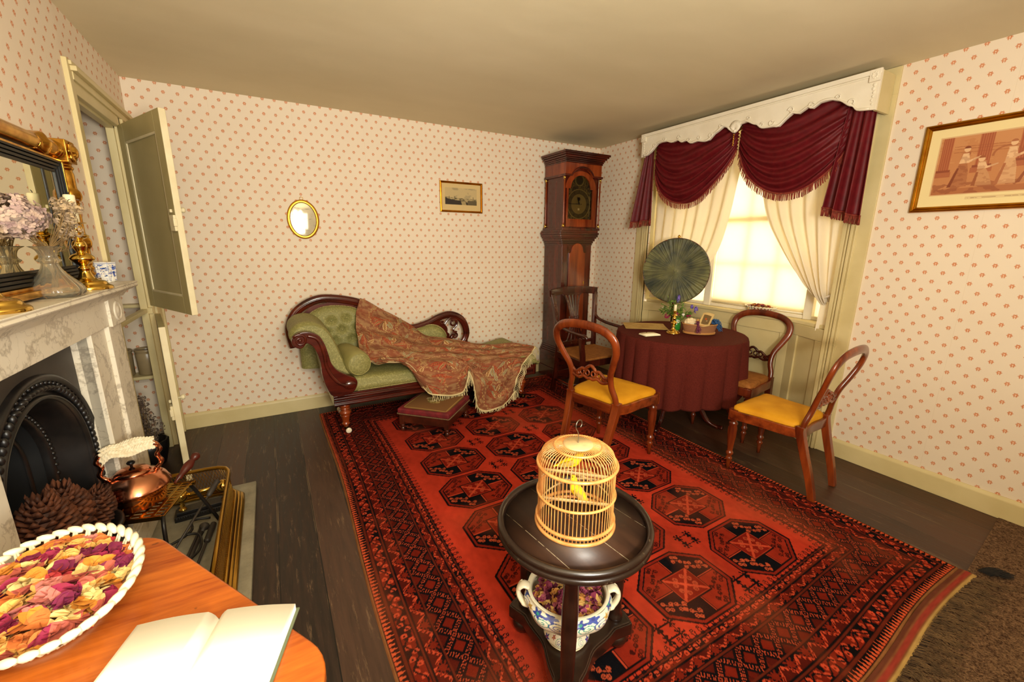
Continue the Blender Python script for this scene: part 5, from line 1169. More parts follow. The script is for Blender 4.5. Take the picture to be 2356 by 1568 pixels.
b = MB(); b.bx((dx0, hf+.012, 1.65), (dx1, hf+.014, 2.07)); b.obj('dial_glass', 'clear_glass', ck)
# ================================================================ chairs
wood('chair_wood', '#4e1a08', '#8a3c15', .24, 2); wood('chair_wood_h', '#4e1a08', '#8a3c15', .24, 0); wood('chair_wood_dark', '#260c07', '#4c1a0e', .22, 2); wood('chair_wood_b', '#4c1a0b', '#7c3316', .24, 2)
m = Mt('gold_velvet', .7, spec=.2); n = m.noise(9, 4); m.col(m.mix(n.step(.3, .7), '#bd8010', '#d0941c'))
m = Mt('brown_seat', .7, spec=.2); n = m.noise(40, 4); m.col(m.mix(n.step(.3, .7), '#7d4a1c', '#97602a'))
HOOP = [(.172, -.165, .405), (.168, -.18, .47), (.146, -.195, .54), (.150, -.215, .62), (.185, -.245, .70), (.213, -.27, .775), (.205, -.288, .84), (.15, -.30, .885), (.07, -.308, .903), (0, -.310, .907)]
def chair(label, loc, rz, sc, wd='chair_wood', pad='gold_velvet', group=None):
    t = thing('balloon_back_chair', label, 'chair', loc, rz, group); t.scale = (sc, sc, sc)
    fp = [(.024, .405), (.024, .36), (.0225, .352), (.019, .345), (.026, .338), (.028, .328), (.024, .318), (.027, .30), (.026, .25), (.018, .15), (.015, .135), (.022, .128), (.024, .118), (.020, .108), (.013, .098), (.020, .088), (.022, .078), (.015, .066), (.013, .055), (.011, .0)]
    for s in (-1, 1):
        b = MB(); b.lathe(fp[::-1], (s*.205, .205, 0), 24, rfn=lambda a, z: 1+(.10*math.cos(a*8) if .15 < z < .31 else 0)); b.box((s*.205, .205, .392), (.052, .052, .075)); b.obj('leg', wd, t, label=None)
    for s in (-1, 1):
        b = MB(); P_ = crv([(s*.150, -.275, 0), (s*.155, -.245, .13), (s*.164, -.20, .28), (s*.172, -.168, .40), (s*.172, -.165, .44)], 5); b.tube(P_, [(.018+.006*i/20, .017+.006*i/20) for i in range(21)], ref=(0, 1, 0), sec=[(1, 1), (-1, 1), (-1, -1), (1, -1)]); b.obj('leg', wd, t, bevel=.004, smooth=False)
    b = MB(); pts = [(-x, y, z) for x, y, z in HOOP]+[(x, y, z) for x, y, z in HOOP[:-1]][::-1]; P_ = crv(pts, 5); n = len(P_)
    rr = []
    for p in P_:
        k = max(0, min(1, (p[2]-.60)/.28)); rr.append((.019+.007*k, .016-.001*k))
    b.tube(P_, rr, 14, ref=(0, 1, 0)); b.obj('back_hoop', wd, t, smooth=True)
    # carved splat
    b = MB(); yy = -.205
    top = [(-.158, .605), (-.14, .612), (-.125, .598), (-.105, .592), (-.085, .606), (-.062, .622), (-.042, .618), (-.028, .632), (-.012, .644), (0, .648)]
    top = top+[(-x, z) for x, z in top[:-1]][::-1]
    b.tube([(x, yy, z-.008) for x, z in crv(top, 3)], [(.010, .010)]*55, 8, ref=(0, 1, 0)); bot = [(-.152, .572), (-.12, .560), (-.085, .552), (-.05, .568), (-.02, .556), (0, .562)]; bot = bot+[(-x, z) for x, z in bot[:-1]][::-1]
    b.tube([(x, yy, z) for x, z in crv(bot, 3)], [(.010, .009)]*31, 8, ref=(0, 1, 0))
    for cx in (-.062, -.022, .022, .062):
        b.tube([(cx+.014*math.cos(a), yy-.001, .592+.017*math.sin(a)) for a in np.linspace(0, 2*PI, 15)[:-1]], .0055, 6, ref=(0, 1, 0), closed=True)
    for s in (-1, 1): b.sphere((s*.135, yy, .587), .02, 12, 8, (1.2, .5, .9)); b.sphere((s*.10, yy, .575), .016, 12, 8, (1.3, .5, .9))
    b.obj('splat', wd if wd != 'chair_wood_b' else 'chair_wood_dark', t)
    # seat rail: bowed trapezoid ring
    def outl(e, zz=0): 
        q = [(-.232+e, .225-e), (-.12, .238-e), (0, .243-e), (.12, .238-e), (.232-e, .225-e), (.218-e, .05), (.186-e, -.165+e), (0, -.178+e), (-.186+e, -.165+e), (-.218+e, .05)]
        return q
    O, I = crv(outl(0), 3, True), crv(outl(.03), 3, True); n = len(O); vs = []; fs = []
    for z in (.365, .425): vs += [(x, y, z) for x, y in O]
    for z in (.425, .365): vs += [(x, y, z) for x, y in I]
    for k in range(4):
        for i in range(n): j = (i+1) % n; fs.append((k*n+i, k*n+j, ((k+1) % 4)*n+j, ((k+1) % 4)*n+i))
    b = MB(); b.add(vs, fs, False); b.obj('seat_rail', wd+'_h' if wd == 'chair_wood' else wd, t, bevel=.005)
    I2 = np.array(crv(outl(.020), 6, True)); c = I2.mean(0)
    b = MB(); rings = [(1.0, .405), (1.012, .425), (1.0, .445), (.95, .457), (.8, .466), (.5, .474), (.2, .478), (.001, .479)]; n = len(I2); vs = []; fs = []
    for k, z in rings: vs += [(c[0]+(x-c[0])*k, c[1]+(y-c[1])*k, z-(.0 if z < .45 else .004)) for x, y in I2]
    for k in range(len(rings)-1): fs += [(k*n+i, k*n+(i+1) % n, (k+1)*n+(i+1) % n, (k+1)*n+i) for i in range(n)]
    b.add(vs, fs); b.obj('seat_pad', pad, t); return t
ZR = .0105
chair('balloon back chair with a mustard seat, left of the round table, seen from behind', (1.885, 1.995, ZR), R(282.8), 1.04)
chair('balloon back chair with a mustard velvet seat, turned sideways by the right hand wall', (2.664, 1.276, 0.002), R(4.6), .965, 'chair_wood')
chair('balloon back chair with a brown seat, tucked against the table under the window sill', (3.075, 1.855, 0), R(95), .985, 'chair_wood_b', 'brown_seat')
# armchair
ac = thing('armchair', 'dark mahogany armchair with fanned splat and brown seat, in front of the clock', 'chair', (2.52, 2.93, 0), R(181)); W_ = 'chair_wood_dark'
for s in (-1, 1):
    b = MB(); P_ = crv([(s*.215, -.30, 0), (s*.215, -.255, .22), (s*.218, -.225, .44), (s*.222, -.235, .62), (s*.238, -.255, .80), (s*.262, -.285, .955)], 5); b.tube(P_, [(.020, .018)]*26, ref=(0, 1, 0), sec=[(1, 1), (-1, 1), (-1, -1), (1, -1)]); b.obj('leg', W_, ac, bevel=.004, smooth=False)
    b = MB(); P_ = crv([(s*.262, .185, 0), (s*.262, .19, .30), (s*.262, .19, .44), (s*.275, .185, .56), (s*.282, .195, .635)], 5); b.tube(P_, [(.020, .018)]*21, ref=(0, 1, 0), sec=[(1, 1), (-1, 1), (-1, -1), (1, -1)]); b.obj('leg', W_, ac, bevel=.004, smooth=False)
    b = MB(); P_ = crv([(s*.242, -.262, .86), (s*.236, -.245, .76), (s*.243, -.20, .705), (s*.265, -.10, .675), (s*.282, .04, .662), (s*.282, .14, .657), (s*.280, .225, .655), (s*.272, .245, .635)], 5); b.tube(P_, [(.017, .014)]*36, 10, ref=(0, 0, 1)); b.obj('arm', W_, ac)
b = MB(); Pt = crv([(-.285, -.285, .965), (-.15, -.315, .978), (0, -.325, .983), (.15, -.315, .978), (.285, -.285, .965)], 6); b.tube(Pt, [(.034, .014)]*25, ref=(0, 1, 0), sec=[(1, 1), (-1, 1), (-1, -1), (1, -1)]); b.obj('top_rail', W_, ac, bevel=.006, smooth=False)
b = MB()
for i, x in enumerate((-2, -1, 0, 1, 2)):
    b.tube(crv([(x*.046, -.315, .955), (x*.030, -.295, .86), (x*.020, -.27, .74), (x*.020, -.262, .68), (x*.034, -.25, .56), (x*.05, -.24, .50)], 4), [(.009, .006)]*21, ref=(0, 1, 0), sec=[(1, 1), (-1, 1), (-1, -1), (1, -1)])
b.bx((-.055, -.285, .69), (.055, -.262, .735)); b.prism([(-.13, .955), (.13, .955), (.10, .93), (-.10, .93)], -.325, -.305, 'xz'); b.prism([(-.12, .49), (.12, .49), (.105, .51), (-.105, .51)], -.25, -.23, 'xz')
b.obj('splat', W_, ac, bevel=.002)
b = MB(); b.tube([(-.215, -.24, .485), (.215, -.24, .485)], [(.018, .012)]*2, ref=(0, 1, 0), sec=[(1, 1), (-1, 1), (-1, -1), (1, -1)])
b.prism([(-.275, .205), (.275, .205), (.235, -.245), (-.235, -.245)], .365, .425, 'xy'); b.obj('seat_frame', W_, ac, bevel=.004)
b = MB(); b.prism([(-.262, .198), (.262, .198), (.222, -.225), (-.222, -.225)], .42, .443, 'xy'); b.obj('seat_pad', 'brown_seat', ac, bevel=.008)
b = MB(); b.tube([(-.24, -.03, .13), (.24, -.03, .13)], .010, ref=(0, 0, 1)); b.obj('stretcher', W_, ac)
for s in (-1, 1): b = MB(); b.tube([(s*.215, -.27, .13), (s*.262, .185, .13)], .010); b.obj('stretcher', W_, ac)
# ================================================================ round table
TC = (2.80, 2.20)
tb = thing('round_table', 'round tripod table with dark cabriole feet under the brown tablecloth', 'table', TC+(0,))
b = MB(); b.lathe([(.001, .705), (.46, .705), (.475, .712), (.475, .725), (.465, .732), (.001, .732)], seg=64); b.obj('tabletop', 'mahogany', tb)
b = MB(); b.lathe([(.045, .20), (.055, .24), (.045, .28), (.03, .30), (.05, .36), (.055, .42), (.035, .50), (.03, .62), (.06, .70), (.10, .705)], seg=32); b.obj('pedestal', 'mahogany_v', tb)
for a in (R(202), R(292), R(67)):
    b = MB(); P_ = crv([(.03, 0, .26), (.12, 0, .27), (.20, 0, .17), (.27, 0, .06), (.345, 0, .022), (.395, 0, .024)], 5); b.M = Matrix.Rotation(a, 4, 'Z'); b.tube(P_, [(.020, .026), ]*6+[(.018, .022)]*10+[(.016, .014)]*7+[(.024, .016)]*3, 10, ref=(0, 0, 1)); b.obj('leg', 'mahogany', tb)
m = Mt('brown_cloth', .92, spec=.1); n = m.noise(180, 2); m.col(m.mix(n.step(.3, .7), '#481912', '#5c231a'))
tc = thing('tablecloth', 'dark reddish brown cloth hanging in folds over the round table', 'tablecloth', TC+(0,)); NF = 22
def clf(u, v):
    a = u*2*PI
    if v < .3: r = .478*v/.3; return (r*math.cos(a), r*math.sin(a), .7365)
    t = (v-.3)/.7; da = (a-R(-52)+PI) % (2*PI)-PI; lift = math.exp(-(da/.42)**4); da2 = (a-R(135)+PI) % (2*PI)-PI
    hem = .255+.02*math.sin(a*3+1)+(.215)*lift; w = -1+2*abs(math.sin((a*NF+1.6*math.sin(a*2))*.5))**.6+.35*math.sin(a*NF*.61+2)*.6; env = t**.7
    r = .478+.010*min(1, t*8)+.012*t*(1+.35*math.cos(a*4))+.022*w*env; z = .7365-.008*min(1, t*6)-(.7285-hem)*t if t > 0 else .7365
    k = min(1, t*14); z = .7365-(1-math.sqrt(max(0, 1-k*k)))*.012 if t < 1/14 else .7245-(.7245-hem)*(t-1/14)/(13/14)
    return (r*math.cos(a), r*math.sin(a), z)
b = MB(); b.grid(clf, 340, 60, closeu=True); b.obj('cloth', 'brown_cloth', tc, solid=.003)
ZT_ = .7395
# ---- things on the table
stick('candlestick', 'slender brass candlestick holding a short white candle on the brown tablecloth', (2.700, 2.185, ZT_), h=.175, base=.052, scale=.62, rdrip=.026)
candle('short white candle in the candlestick on the round table', (2.700, 2.185, ZT_+.163), .0105, .062)
gv = thing('green_vase', 'small green glass vase behind the candlestick on the round table', 'vase', (2.815, 2.255, ZT_))
gm = Mt('green_glass', .12); gm.col('#2f7a2c'); gm.set(Coat_Weight=.5); b = MB(); b.lathe([(.001, .001), (.026, .001), (.034, .012), (.036, .05), (.030, .078), (.024, .088), (.028, .100), (.025, .100), (.021, .088), (.001, .04)], seg=32); b.obj('body', 'green_glass', gv)
plain('leaf_green', '#6d8a2e', .6, c2='#4d6d22', scale=20); plain('purple_petal', '#7a63b8', .7, c2='#5b479c', scale=30); plain('magenta_petal', '#a81850', .7, c2='#8c123f', scale=30); plain('white_petal', '#e8e2cf', .7)
fl = thing('flower_bunch', 'loose bunch of purple, magenta and white garden flowers with green leaves in the green vase', 'flowers', (2.815, 2.255, ZT_+.09)); rg = random.Random(21)
bs, bl, bp, bm_, bw = MB(), MB(), MB(), MB(), MB()
vx = Vector((.66, -.75, 0))   # sideways to the view of the room
def leaf(b, p, d, L, W):
    d = Vector(d).normalized(); s = d.cross(Vector((0, 0, 1))); s = s.normalized() if s.length > .01 else Vector((1, 0, 0)); n = s.cross(d); p = Vector(p)
    b.add([p, p+d*L*.4+s*W-n*.004, p+d*L*.45+n*.003, p+d*L*.4-s*W-n*.004, p+d*L-n*.006], [(0, 1, 2), (0, 2, 3), (1, 4, 2), (2, 4, 3)])
for i in range(34):
    a = rg.uniform(0, 6.28); s = rg.uniform(-.13, .13); o_ = rg.uniform(-.06, .06); hz = rg.uniform(.03, .17)*(1 if abs(s) < .1 else .8); tip = (vx.x*s+.75*o_, vx.y*s+.66*o_, hz)
    bs.tube(crv([(0, 0, -.05), (tip[0]*.3, tip[1]*.3, tip[2]*.5), tip], 4), .0013, 4)
    for k in range(7):
        t_ = rg.uniform(.35, 1); leaf(bl, (tip[0]*t_, tip[1]*t_, tip[2]*t_), (rg.gauss(0, 1), rg.gauss(0, 1), rg.gauss(.2, .6)), rg.uniform(.022, .036), .008)
for s, o_, z, mb, sp, n_ in ((.0, .02, .165, bp, (.010, .010, .032), 40), (.135, -.01, .085, bp, (.016, .012, .028), 46), (.105, .02, .105, bp, (.010, .008, .016), 24), (-.075, -.02, .025, bm_, (.024, .018, .020), 40), (.0, -.02, .045, bm_, (.018, .018, .014), 26), (.085, -.02, .035, bm_, (.018, .012, .010), 20), (-.105, 0, .085, bw, (.016, .014, .014), 20), (-.08, .02, .065, bw, (.016, .014, .012), 18), (.045, -.03, .045, bw, (.012, .012, .012), 14), (.01, -.04, -.01, bw, (.014, .010, .012), 14)):
    leafy(mb, (vx.x*s+.75*o_, vx.y*s+.66*o_, z), sp, n_, rg, .008, .8); bs.tube([(0, 0, -.03), (vx.x*s+.75*o_, vx.y*s+.66*o_, z)], .0013, 4)
bs.obj('stem', 'leaf_green', fl); bl.obj('leaves', 'leaf_green', fl); bp.obj('purple_flowers', 'purple_petal', fl); bm_.obj('magenta_flowers', 'magenta_petal', fl); bw.obj('white_flowers', 'white_petal', fl)
# sewing basket
m = Mt('wicker', .75); p = m.pos(); w1 = (p[2]*700).sin(); w2 = (p[0].atan2(p[1])*60).sin(); m.col(m.mix((w1*w2).step(-.6, .6), '#7d4f30', '#a8744a')); m.bump(w1*w2, .5, .003)
plain('cane', '#b98346', .5)
sb = thing('sewing_basket', 'oval woven sewing basket on the round table', 'basket', (2.875, 2.085, ZT_), R(-38))
b = MB(); b.lathe([(.001, .003), (.105, .003), (.112, .012), (.120, .04), (.128, .070), (.131, .078), (.124, .078), (.115, .05), (.100, .016), (.001, .012)], seg=64, sy=.62); b.obj('body', 'wicker', sb)
b = MB()
for z, r in ((.006, .116), (.014, .117)): b.tube([(r*math.cos(a), r*.62*math.sin(a), z) for a in np.linspace(0, 2*PI, 49)[:-1]], .0045, 6, closed=True)
b.tube([(.129*math.cos(a), .129*.62*math.sin(a), .078) for a in np.linspace(0, 2*PI, 49)[:-1]], .004, 6, closed=True); b.obj('rim', 'cane', sb)
def local(sbx, sby, z): a = R(-38); return (2.875+sbx*math.cos(a)-sby*math.sin(a), 2.085+sbx*math.sin(a)+sby*math.cos(a), ZT_+z)
def crumple(b, c, r, seed, amp=.25):
    rg = np.random.RandomState(seed); k = rg.randn(6, 3)*14; ph = rg.rand(6)*6
    def f(u, v):
        th, ph_ = u*2*PI, v*PI; d = np.array([math.sin(ph_)*math.cos(th), math.sin(ph_)*math.sin(th), math.cos(ph_)]); q = sum(math.sin(float(k[i]@(d*.5))+ph[i]) for i in range(6))/6
        return tuple(c[i]+d[i]*r[i]*(1+amp*q*2) for i in range(3))
    b.grid(f, 40, 24, closeu=True)
plain('cream_linen', '#dcc8a0', .9); b = MB(); c = local(-.070, 0, .085); crumple(b, c, (.048, .042, .030), 3, .2); c = local(-.01, .02, .085); crumple(b, c, (.045, .035, .022), 4, .2); tag(b.obj('linen_cloth', 'cream_linen'), 'crumpled cream linen bundled in the left of the sewing basket', 'cloth')
m = plain('tan_thread', '#b98a4e', .8); b = MB(); b.sphere(local(-.015, -.005, .102), .016, 16, 10, (1, 1, .8)); tag(b.obj('thread_ball', 'tan_thread'), 'small tan ball of thread beside the linen in the sewing basket', 'thread')
def yarn(name, c, n, spread, seed, label, col, drop):
    b = MB(); rg = random.Random(seed)
    for i in range(n):
        p = [(c[0]+rg.gauss(0, spread), c[1]+rg.gauss(0, spread), c[2]+rg.uniform(-.012, .02)) for _ in range(4)]; e = drop; p.append((c[0]+e[0]+rg.gauss(0, .007), c[1]+e[1]+rg.gauss(0, .007), c[2]+e[2]*rg.uniform(.5, 1))); b.tube(crv(p, 4), .0028, 5)
    tag(b.obj(name, plain(name+'_wool', col[0], .9, c2=col[1], scale=90)), label, 'yarn')
yarn('blue_yarn', local(.115, .012, .092), 26, .014, 4, 'tangled blue embroidery wool hanging over the right end of the sewing basket', ('#3d6a9c', '#27486f'), (.036, -.030, -.075))
yarn('plum_yarn', local(-.035, -.075, .088), 12, .007, 6, 'thin plum coloured wool trailing down the front of the sewing basket', ('#7a3550', '#5c2338'), (-.022, -.028, -.072))
cv = Cv(.11, .11, .002, '#c9aa70'); X, Y = cv.X-.055, cv.Y-.055; cv.put((abs(X) < .037) & (abs(Y) < .037), '#6d5636'); cv.put((np.hypot(X+.004, Y+.006) < .008), '#b84a28'); cv.put((np.hypot(X-.008, Y-.006) < .006), '#a8876a'); cv.put((abs(X-Y*.5-.004) < .0015) & (abs(Y) < .02), '#4f5a28')
m = Mt('embroidery', .9, spec=.1); m.col(m.attr())
c0 = Vector(local(.035, -.062, .085)); ux = Vector((.70, -.35, .42)).normalized()*.105; uy = Vector((-.62, .12, .34)).normalized()*.0; uy = Vector((-.50, -.62, -.72)).normalized()*.105
c0 = Vector(local(.030, -.050, .118)); ux, uy = ux*.82+uy*.57, uy*.82-ux*.57
def emf(U, V): return tuple(c0[k]+(U-.5)*ux[k]+(V-.5)*uy[k]+(.006*np.sin(U*4+V*3) if k == 2 else 0) for k in range(3))
o = colgrid('embroidery_sampler', emf, cv.a, m.m); q = o.modifiers.new('s', 'SOLIDIFY'); q.thickness = .002; tag(o, 'small brown embroidered square with cream border draped over the sewing basket', 'embroidery')
# open notebook and old papers
pg = Mt('page', .8); pg.pos(); pg.col(pg.mix(pg.noise(9, 3).step(.3, .7)*.4, '#f8ecc9', '#efdfb4'))
plain('page_lit', '#fffbee', .8); plain('page_edge', '#d8c698', .8, c2='#a8966a', scale=200, stretch=(.1, .1, 8)); plain('old_cover', '#6d5c3e', .7)  # brighter copy of page, colour raised for the stronger light on the open book
def book(name, label, loc, rz, w, h, t, bend, cover, cat='book', ex=.004, page='page'):
    k = thing(name, label, cat, loc, rz); b = MB(); b.bx((-w-ex, -h/2-ex, 0), (w+ex, h/2+ex, .003)); b.obj('cover', cover, k, bevel=.001)
    def top(x): q = abs(x)/w; return .003+t*(1-.35*q)*min(1, (q*9)**.6 if q > 0 else 0)+bend*math.sin(min(q*1.0, 1)*PI)*.6
    for s in (-1, 1):
        b = MB(); xs = np.linspace(0, w, 26)**1; P_ = [(s*x, top(x)) for x in xs]+[(s*w, .003), (0, .003)]
        b.prism(P_ if s > 0 else P_[::-1], -h/2, h/2, 'xz'); o = b.obj('page_block', page, k)
        me = o.data
        for p in me.polygons: p.use_smooth = abs(p.normal.z) > .3
    return k
book('open_notebook', 'small open notebook with blank cream pages at the near left of the round table', (2.475, 2.215, ZT_), R(-12), .066, .085, .012, .002, 'old_cover')
cv = Cv(.34, .26, .004, '#b8975c'); X, Y = cv.X, cv.Y; f = fbm(X.shape, 6, 4, 6); cv.put(f > .55, '#a8854c', .7); cv.put((np.abs(fbm(X.shape, 9, 3, 8)-.5) < .012) & (X > .06) & (X < .28) & (Y > .06) & (Y < .20), '#6d5228', .7)
m = Mt('old_paper', .85, spec=.15); m.col(m.attr())
def ppf(U, V): 
    a = R(-38); x = (U-.5)*.34; y = (V-.5)*.24; return 2.70+x*math.cos(a)-y*math.sin(a), 2.475+x*math.sin(a)+y*math.cos(a), ZT_+.004+.010*U*(1-U)*(V)+.012*np.maximum(0, V-.6)
o = colgrid('old_papers', ppf, cv.a, m.m); q = o.modifiers.new('s', 'SOLIDIFY'); q.thickness = .002; tag(o, 'folded yellowed paper sheet with faint drawing at the far left of the round table', 'paper')
# pleated screen on a pole
ps = thing('pole_screen', 'round pleated dark green silk screen on a pole before the window', 'screen', (3.165, 2.60, 0)); nv_ = Vector((-.88, -.475, 0)); SRr, SZ = .285, 1.185
m = Mt('green_silk', .5); p = m.pos(); n = m.noise(7, 4); m.col(m.mix(n.step(.35, .62), '#30362a', '#6d6b40')); m.set(Sheen_Weight=.3)
tx = Vector((-nv_.y, nv_.x, 0))
def scf(u, v):
    a = u*2*PI; r = SRr*v; pl = math.sin(a*44+2*math.sin(a*5)+v*1.5)*.0045*(.35+v)+.006*math.sin(a*13+v*5)*v; d = .012*math.cos(min(1, v*6)*PI/2)+pl+.004
    r *= 1+.006*math.sin(a*11); q = tx*(r*math.cos(a))+nv_*(d+.004); return (q.x, q.y, SZ+r*math.sin(a))
b = MB(); b.grid(scf, 440, 26, closeu=True); b.obj('pleated_silk', 'green_silk', ps, solid=.002)
b = MB(); b.tube([tuple(tx*(SRr*math.cos(a)))[:2]+(SZ+SRr*math.sin(a),) for a in np.linspace(0, 2*PI, 65)[:-1]], .0045, 6, ref=tuple(nv_), closed=True); b.obj('rim', 'mahogany', ps)
b = MB(); q = nv_*.012; leafy(b, (q.x, q.y, SZ), (.018, .018, .018), 30, random.Random(2), .012); b.obj('rosette', 'green_silk', ps)
b = MB(); b.lathe([(.007, .05), (.007, 1.46), (.010, 1.465), (.006, 1.472), (.013, 1.482), (.011, 1.492), (.001, 1.502)], c=(-nv_.x*.02, -nv_.y*.02, 0), seg=12); b.obj('pole', 'gilt', ps)
b = MB()
for k in range(3): a = k*2*PI/3+.5; b.tube([(0.018, .01, .07), (.018+.05*math.cos(a), .01+.05*math.sin(a), .05), (.018+.09*math.cos(a), .01+.09*math.sin(a), .012)], [.012, .010, .009])
b.lathe([(.02, .03), (.022, .07), (.010, .10)], c=(.018, .01, 0), seg=14); b.obj('tripod_base', 'mahogany', ps)
# basket dish on sill
DISH_ID = 0
def petals(b, c, rx, ry, hz, n, rg, size, rz=0, dome=.02):
    for i in range(n):
        a, d = rg.random()*6.28, rg.random()**.5; x, y = rx*d*math.cos(a), ry*d*math.sin(a); x, y = x*math.cos(rz)-y*math.sin(rz), x*math.sin(rz)+y*math.cos(rz); z = hz+dome*(1-d*d)+rg.uniform(-.002, .008)
        p = Vector((c[0]+x, c[1]+y, c[2]+z)); v = Vector((rg.gauss(0, .45), rg.gauss(0, .45), 1)).normalized(); t = v.orthogonal().normalized(); t.rotate(Matrix.Rotation(rg.random()*6.28, 3, v)); e = v.cross(t); s = size*rg.uniform(.55, 1.25); cu_ = s*rg.uniform(.15, .5); w = rg.uniform(.5, .8)
        b.add([p-t*s, p-t*s*.5+e*s*w*.8+v*cu_, p-t*s*.4+v*.1*s, p-t*s*.5-e*s*w*.8+v*cu_, p+t*s*.45+e*s*w+v*cu_*.9, p+t*s*.4, p+t*s*.45-e*s*w+v*cu_*.9, p+t*s+v*cu_*.5], [(0, 1, 2), (0, 2, 3), (1, 4, 5, 2), (2, 5, 6, 3), (4, 7, 5), (5, 7, 6)])
PC = ['#b05a4c', '#8c1f45', '#d08a34', '#e0b060', '#701c44', '#c8743a', '#c87a70', '#9c2a30', '#d9c07c']
def petal_mat(name, cols, scale):
    m = Mt(name, .75, spec=.2); m.pos(); n = m.nt.nodes.new('ShaderNodeTexWhiteNoise'); 
    v = m.nt.nodes.new('ShaderNodeTexVoronoi'); v.inputs['Scale'].default_value = scale; m.nt.links.new(m.vec, v.inputs['Vector']); s = m.nt.nodes.new('ShaderNodeSeparateColor'); m.nt.links.new(v.outputs['Color'], s.inputs[0]); r = m.nt.nodes.new('ShaderNodeValToRGB'); r.color_ramp.interpolation = 'CONSTANT'
    while len(r.color_ramp.elements) < len(cols): r.color_ramp.elements.new(.5)
    for i, c in enumerate(cols): r.color_ramp.elements[i].position = i/len(cols); r.color_ramp.elements[i].color = lin(c)
    m.nt.links.new(s.outputs[0], r.inputs[0]); m.col(m.mix(m.noise(160, 2).step(.3, .7)*.3, r.outputs[0], '#7d4020')); return m.m
petal_mat('petals_small', PC, 60); petal_mat('petals_large', PC, 34)
plain('cream_china', '#ece2c2', .22)
def lattice_dish(name, label, loc, rz, rx, ry, h, nseg, flare=1.0):
    t = thing(name, label, 'dish', loc, rz); bx_, by_ = rx*.62, ry*.62
    b = MB(); b.lathe([(.001, .002), (1, .002), (1.02, .008), (.98, .012), (.001, .010)], seg=48, sx=bx_, sy=by_); b.obj('base', 'cream_china', t)
    b = MB()
    for i in range(nseg):
        for k in (1, -1):
            a = 2*PI*i/nseg; a2 = a+k*PI/nseg*.9
            b.tube([(bx_*math.cos(a), by_*math.sin(a), .008), ((bx_+rx)/2*1.03*math.cos((a+a2)/2), (by_+ry)/2*1.03*math.sin((a+a2)/2), h*.5), (rx*.98*math.cos(a2), ry*.98*math.sin(a2), h)], [(h*.045, h*.03)]*3, 5, ref=(0, 0, 1))
    b.obj('lattice_wall', 'cream_china', t)
    b = MB()
    for i in range(nseg):
        a = 2*PI*(i+.5)/nseg; tt = Vector((-rx*math.sin(a), ry*math.cos(a), 0)); L = tt.length*2*PI/nseg*.62; tt.normalize(); p = Vector((rx*math.cos(a), ry*math.sin(a), h)); q = Vector((tt.y, -tt.x, 0))
        d = (tt+q*.35+Vector((0, 0, .25))).normalized(); b.tube([p-d*L, p-d*L*.5, p, p+d*L*.5, p+d*L], [h*.06, h*.11, h*.125, h*.11, h*.06], 8)
    b.obj('rope_rim', 'cream_china', t); return t
sd = lattice_dish('lattice_dish', 'small pierced cream china dish of potpourri on the window sill', (3.455, 1.965, .878), R(80), .125, .085, .052, 26)
b = MB(); petals(b, (3.455, 1.965, .878), .072, .105, .035, 260, random.Random(9), .016, 0, .022); tag(b.obj('potpourri', 'petals_small'), 'dried rose petals heaped in the dish on the window sill', 'potpourri', kind='stuff')
# ================================================================ pictures on the walls
def frame4(name_parent, plane, c, W, H, fw_, th, mat, prof=None):
    """mitred frame: profile points (inset 0..1, height) swept round a rectangle; plane 'back' faces -y, 'right' faces -x"""
    b = MB(); prof = prof or [(0, .2), (.1, .9), (.3, 1), (.55, .65), (.7, .8), (.85, .6), (1, .35)]
    cor = [(-1, -1), (1, -1), (1, 1), (-1, 1)]; vs = []; n = len(prof)+2
    for cx, cz in cor:
        for k, (i, hh) in enumerate([(0, 0)]+prof+[(1, 0)]):
            x, z = cx*(W/2-i*fw_), cz*(H/2-i*fw_); d = hh*th
            vs.append((c[0]+x, c[1]-d, c[2]+z) if plane == 'back' else (c[0]-d, c[1]+x, c[2]+z))
    fs = [(a*n+k, a*n+k+1, ((a+1) % 4)*n+k+1, ((a+1) % 4)*n+k) for a in range(4) for k in range(n-1)]
    b.add(vs, fs, False); return b.obj('frame', mat, name_parent)
met('gold_leaf', '#d09a32', .28, '#b07a22', .05, 10)
# small landscape print
sp_ = thing('framed_landscape_print', 'small gilt framed landscape print high on the back wall', 'picture'); c = (1.628, YB-.002, 1.828); W, H = .428, .275
frame4(sp_, 'back', c, W, H, .020, .016, 'gold_leaf')
cv = Cv(.392, .238, .0016, '#cdb27a'); X, Y = cv.X, cv.Y; f = fbm(X.shape, 12, 5, 6); f2 = fbm(X.shape, 13, 4, 20); f3 = fbm(X.shape, 14, 5, 4)
I = (X > .032) & (X < .352) & (Y > .052) & (Y < .200); sx, sy = (X-.032)/.32, (Y-.052)/.148
cv.put(I, '#a8966c'); cv.put(I & (f > .52), '#c2aa78', .8); cv.put(I & (f < .42) & (sy > .5), '#958560', .6)
hor = .42-.10*sx+.05*f2; cv.put(I & (sy < hor), '#a99668'); cv.put(I & (sy < hor) & (f2 > .55), '#5c5034', .9); cv.put(I & (sy < hor) & (sy > hor-.02), '#6d5f3e', .7)
cv.put(I & (sy < .34-.32*sx+.12*f3), '#2d241a'); cv.put(I & (sx > .7) & (sy < .26+.05*f2), '#5a4e34'); cv.put(I & (np.abs(sx-.55-.15*(.3-sy)) < .07) & (sy < .22), '#b8a26c', .7)
for tx_ in (.13, .3, .88): cv.put(I & (np.abs(sx-tx_) < .006) & (sy > .3) & (sy < .50), '#40361f')
m = Mt('print_paper', .5, spec=.3); m.col(m.attr()); m.set(Coat_Weight=.3, Coat_Roughness=.05); MATS['print_paper'] = m.m
colgrid('print', lambda U, V: (c[0]-.196+U*.392, c[1]-.004+0*U, c[2]-.119+V*.238), cv.a, m.m, sp_)
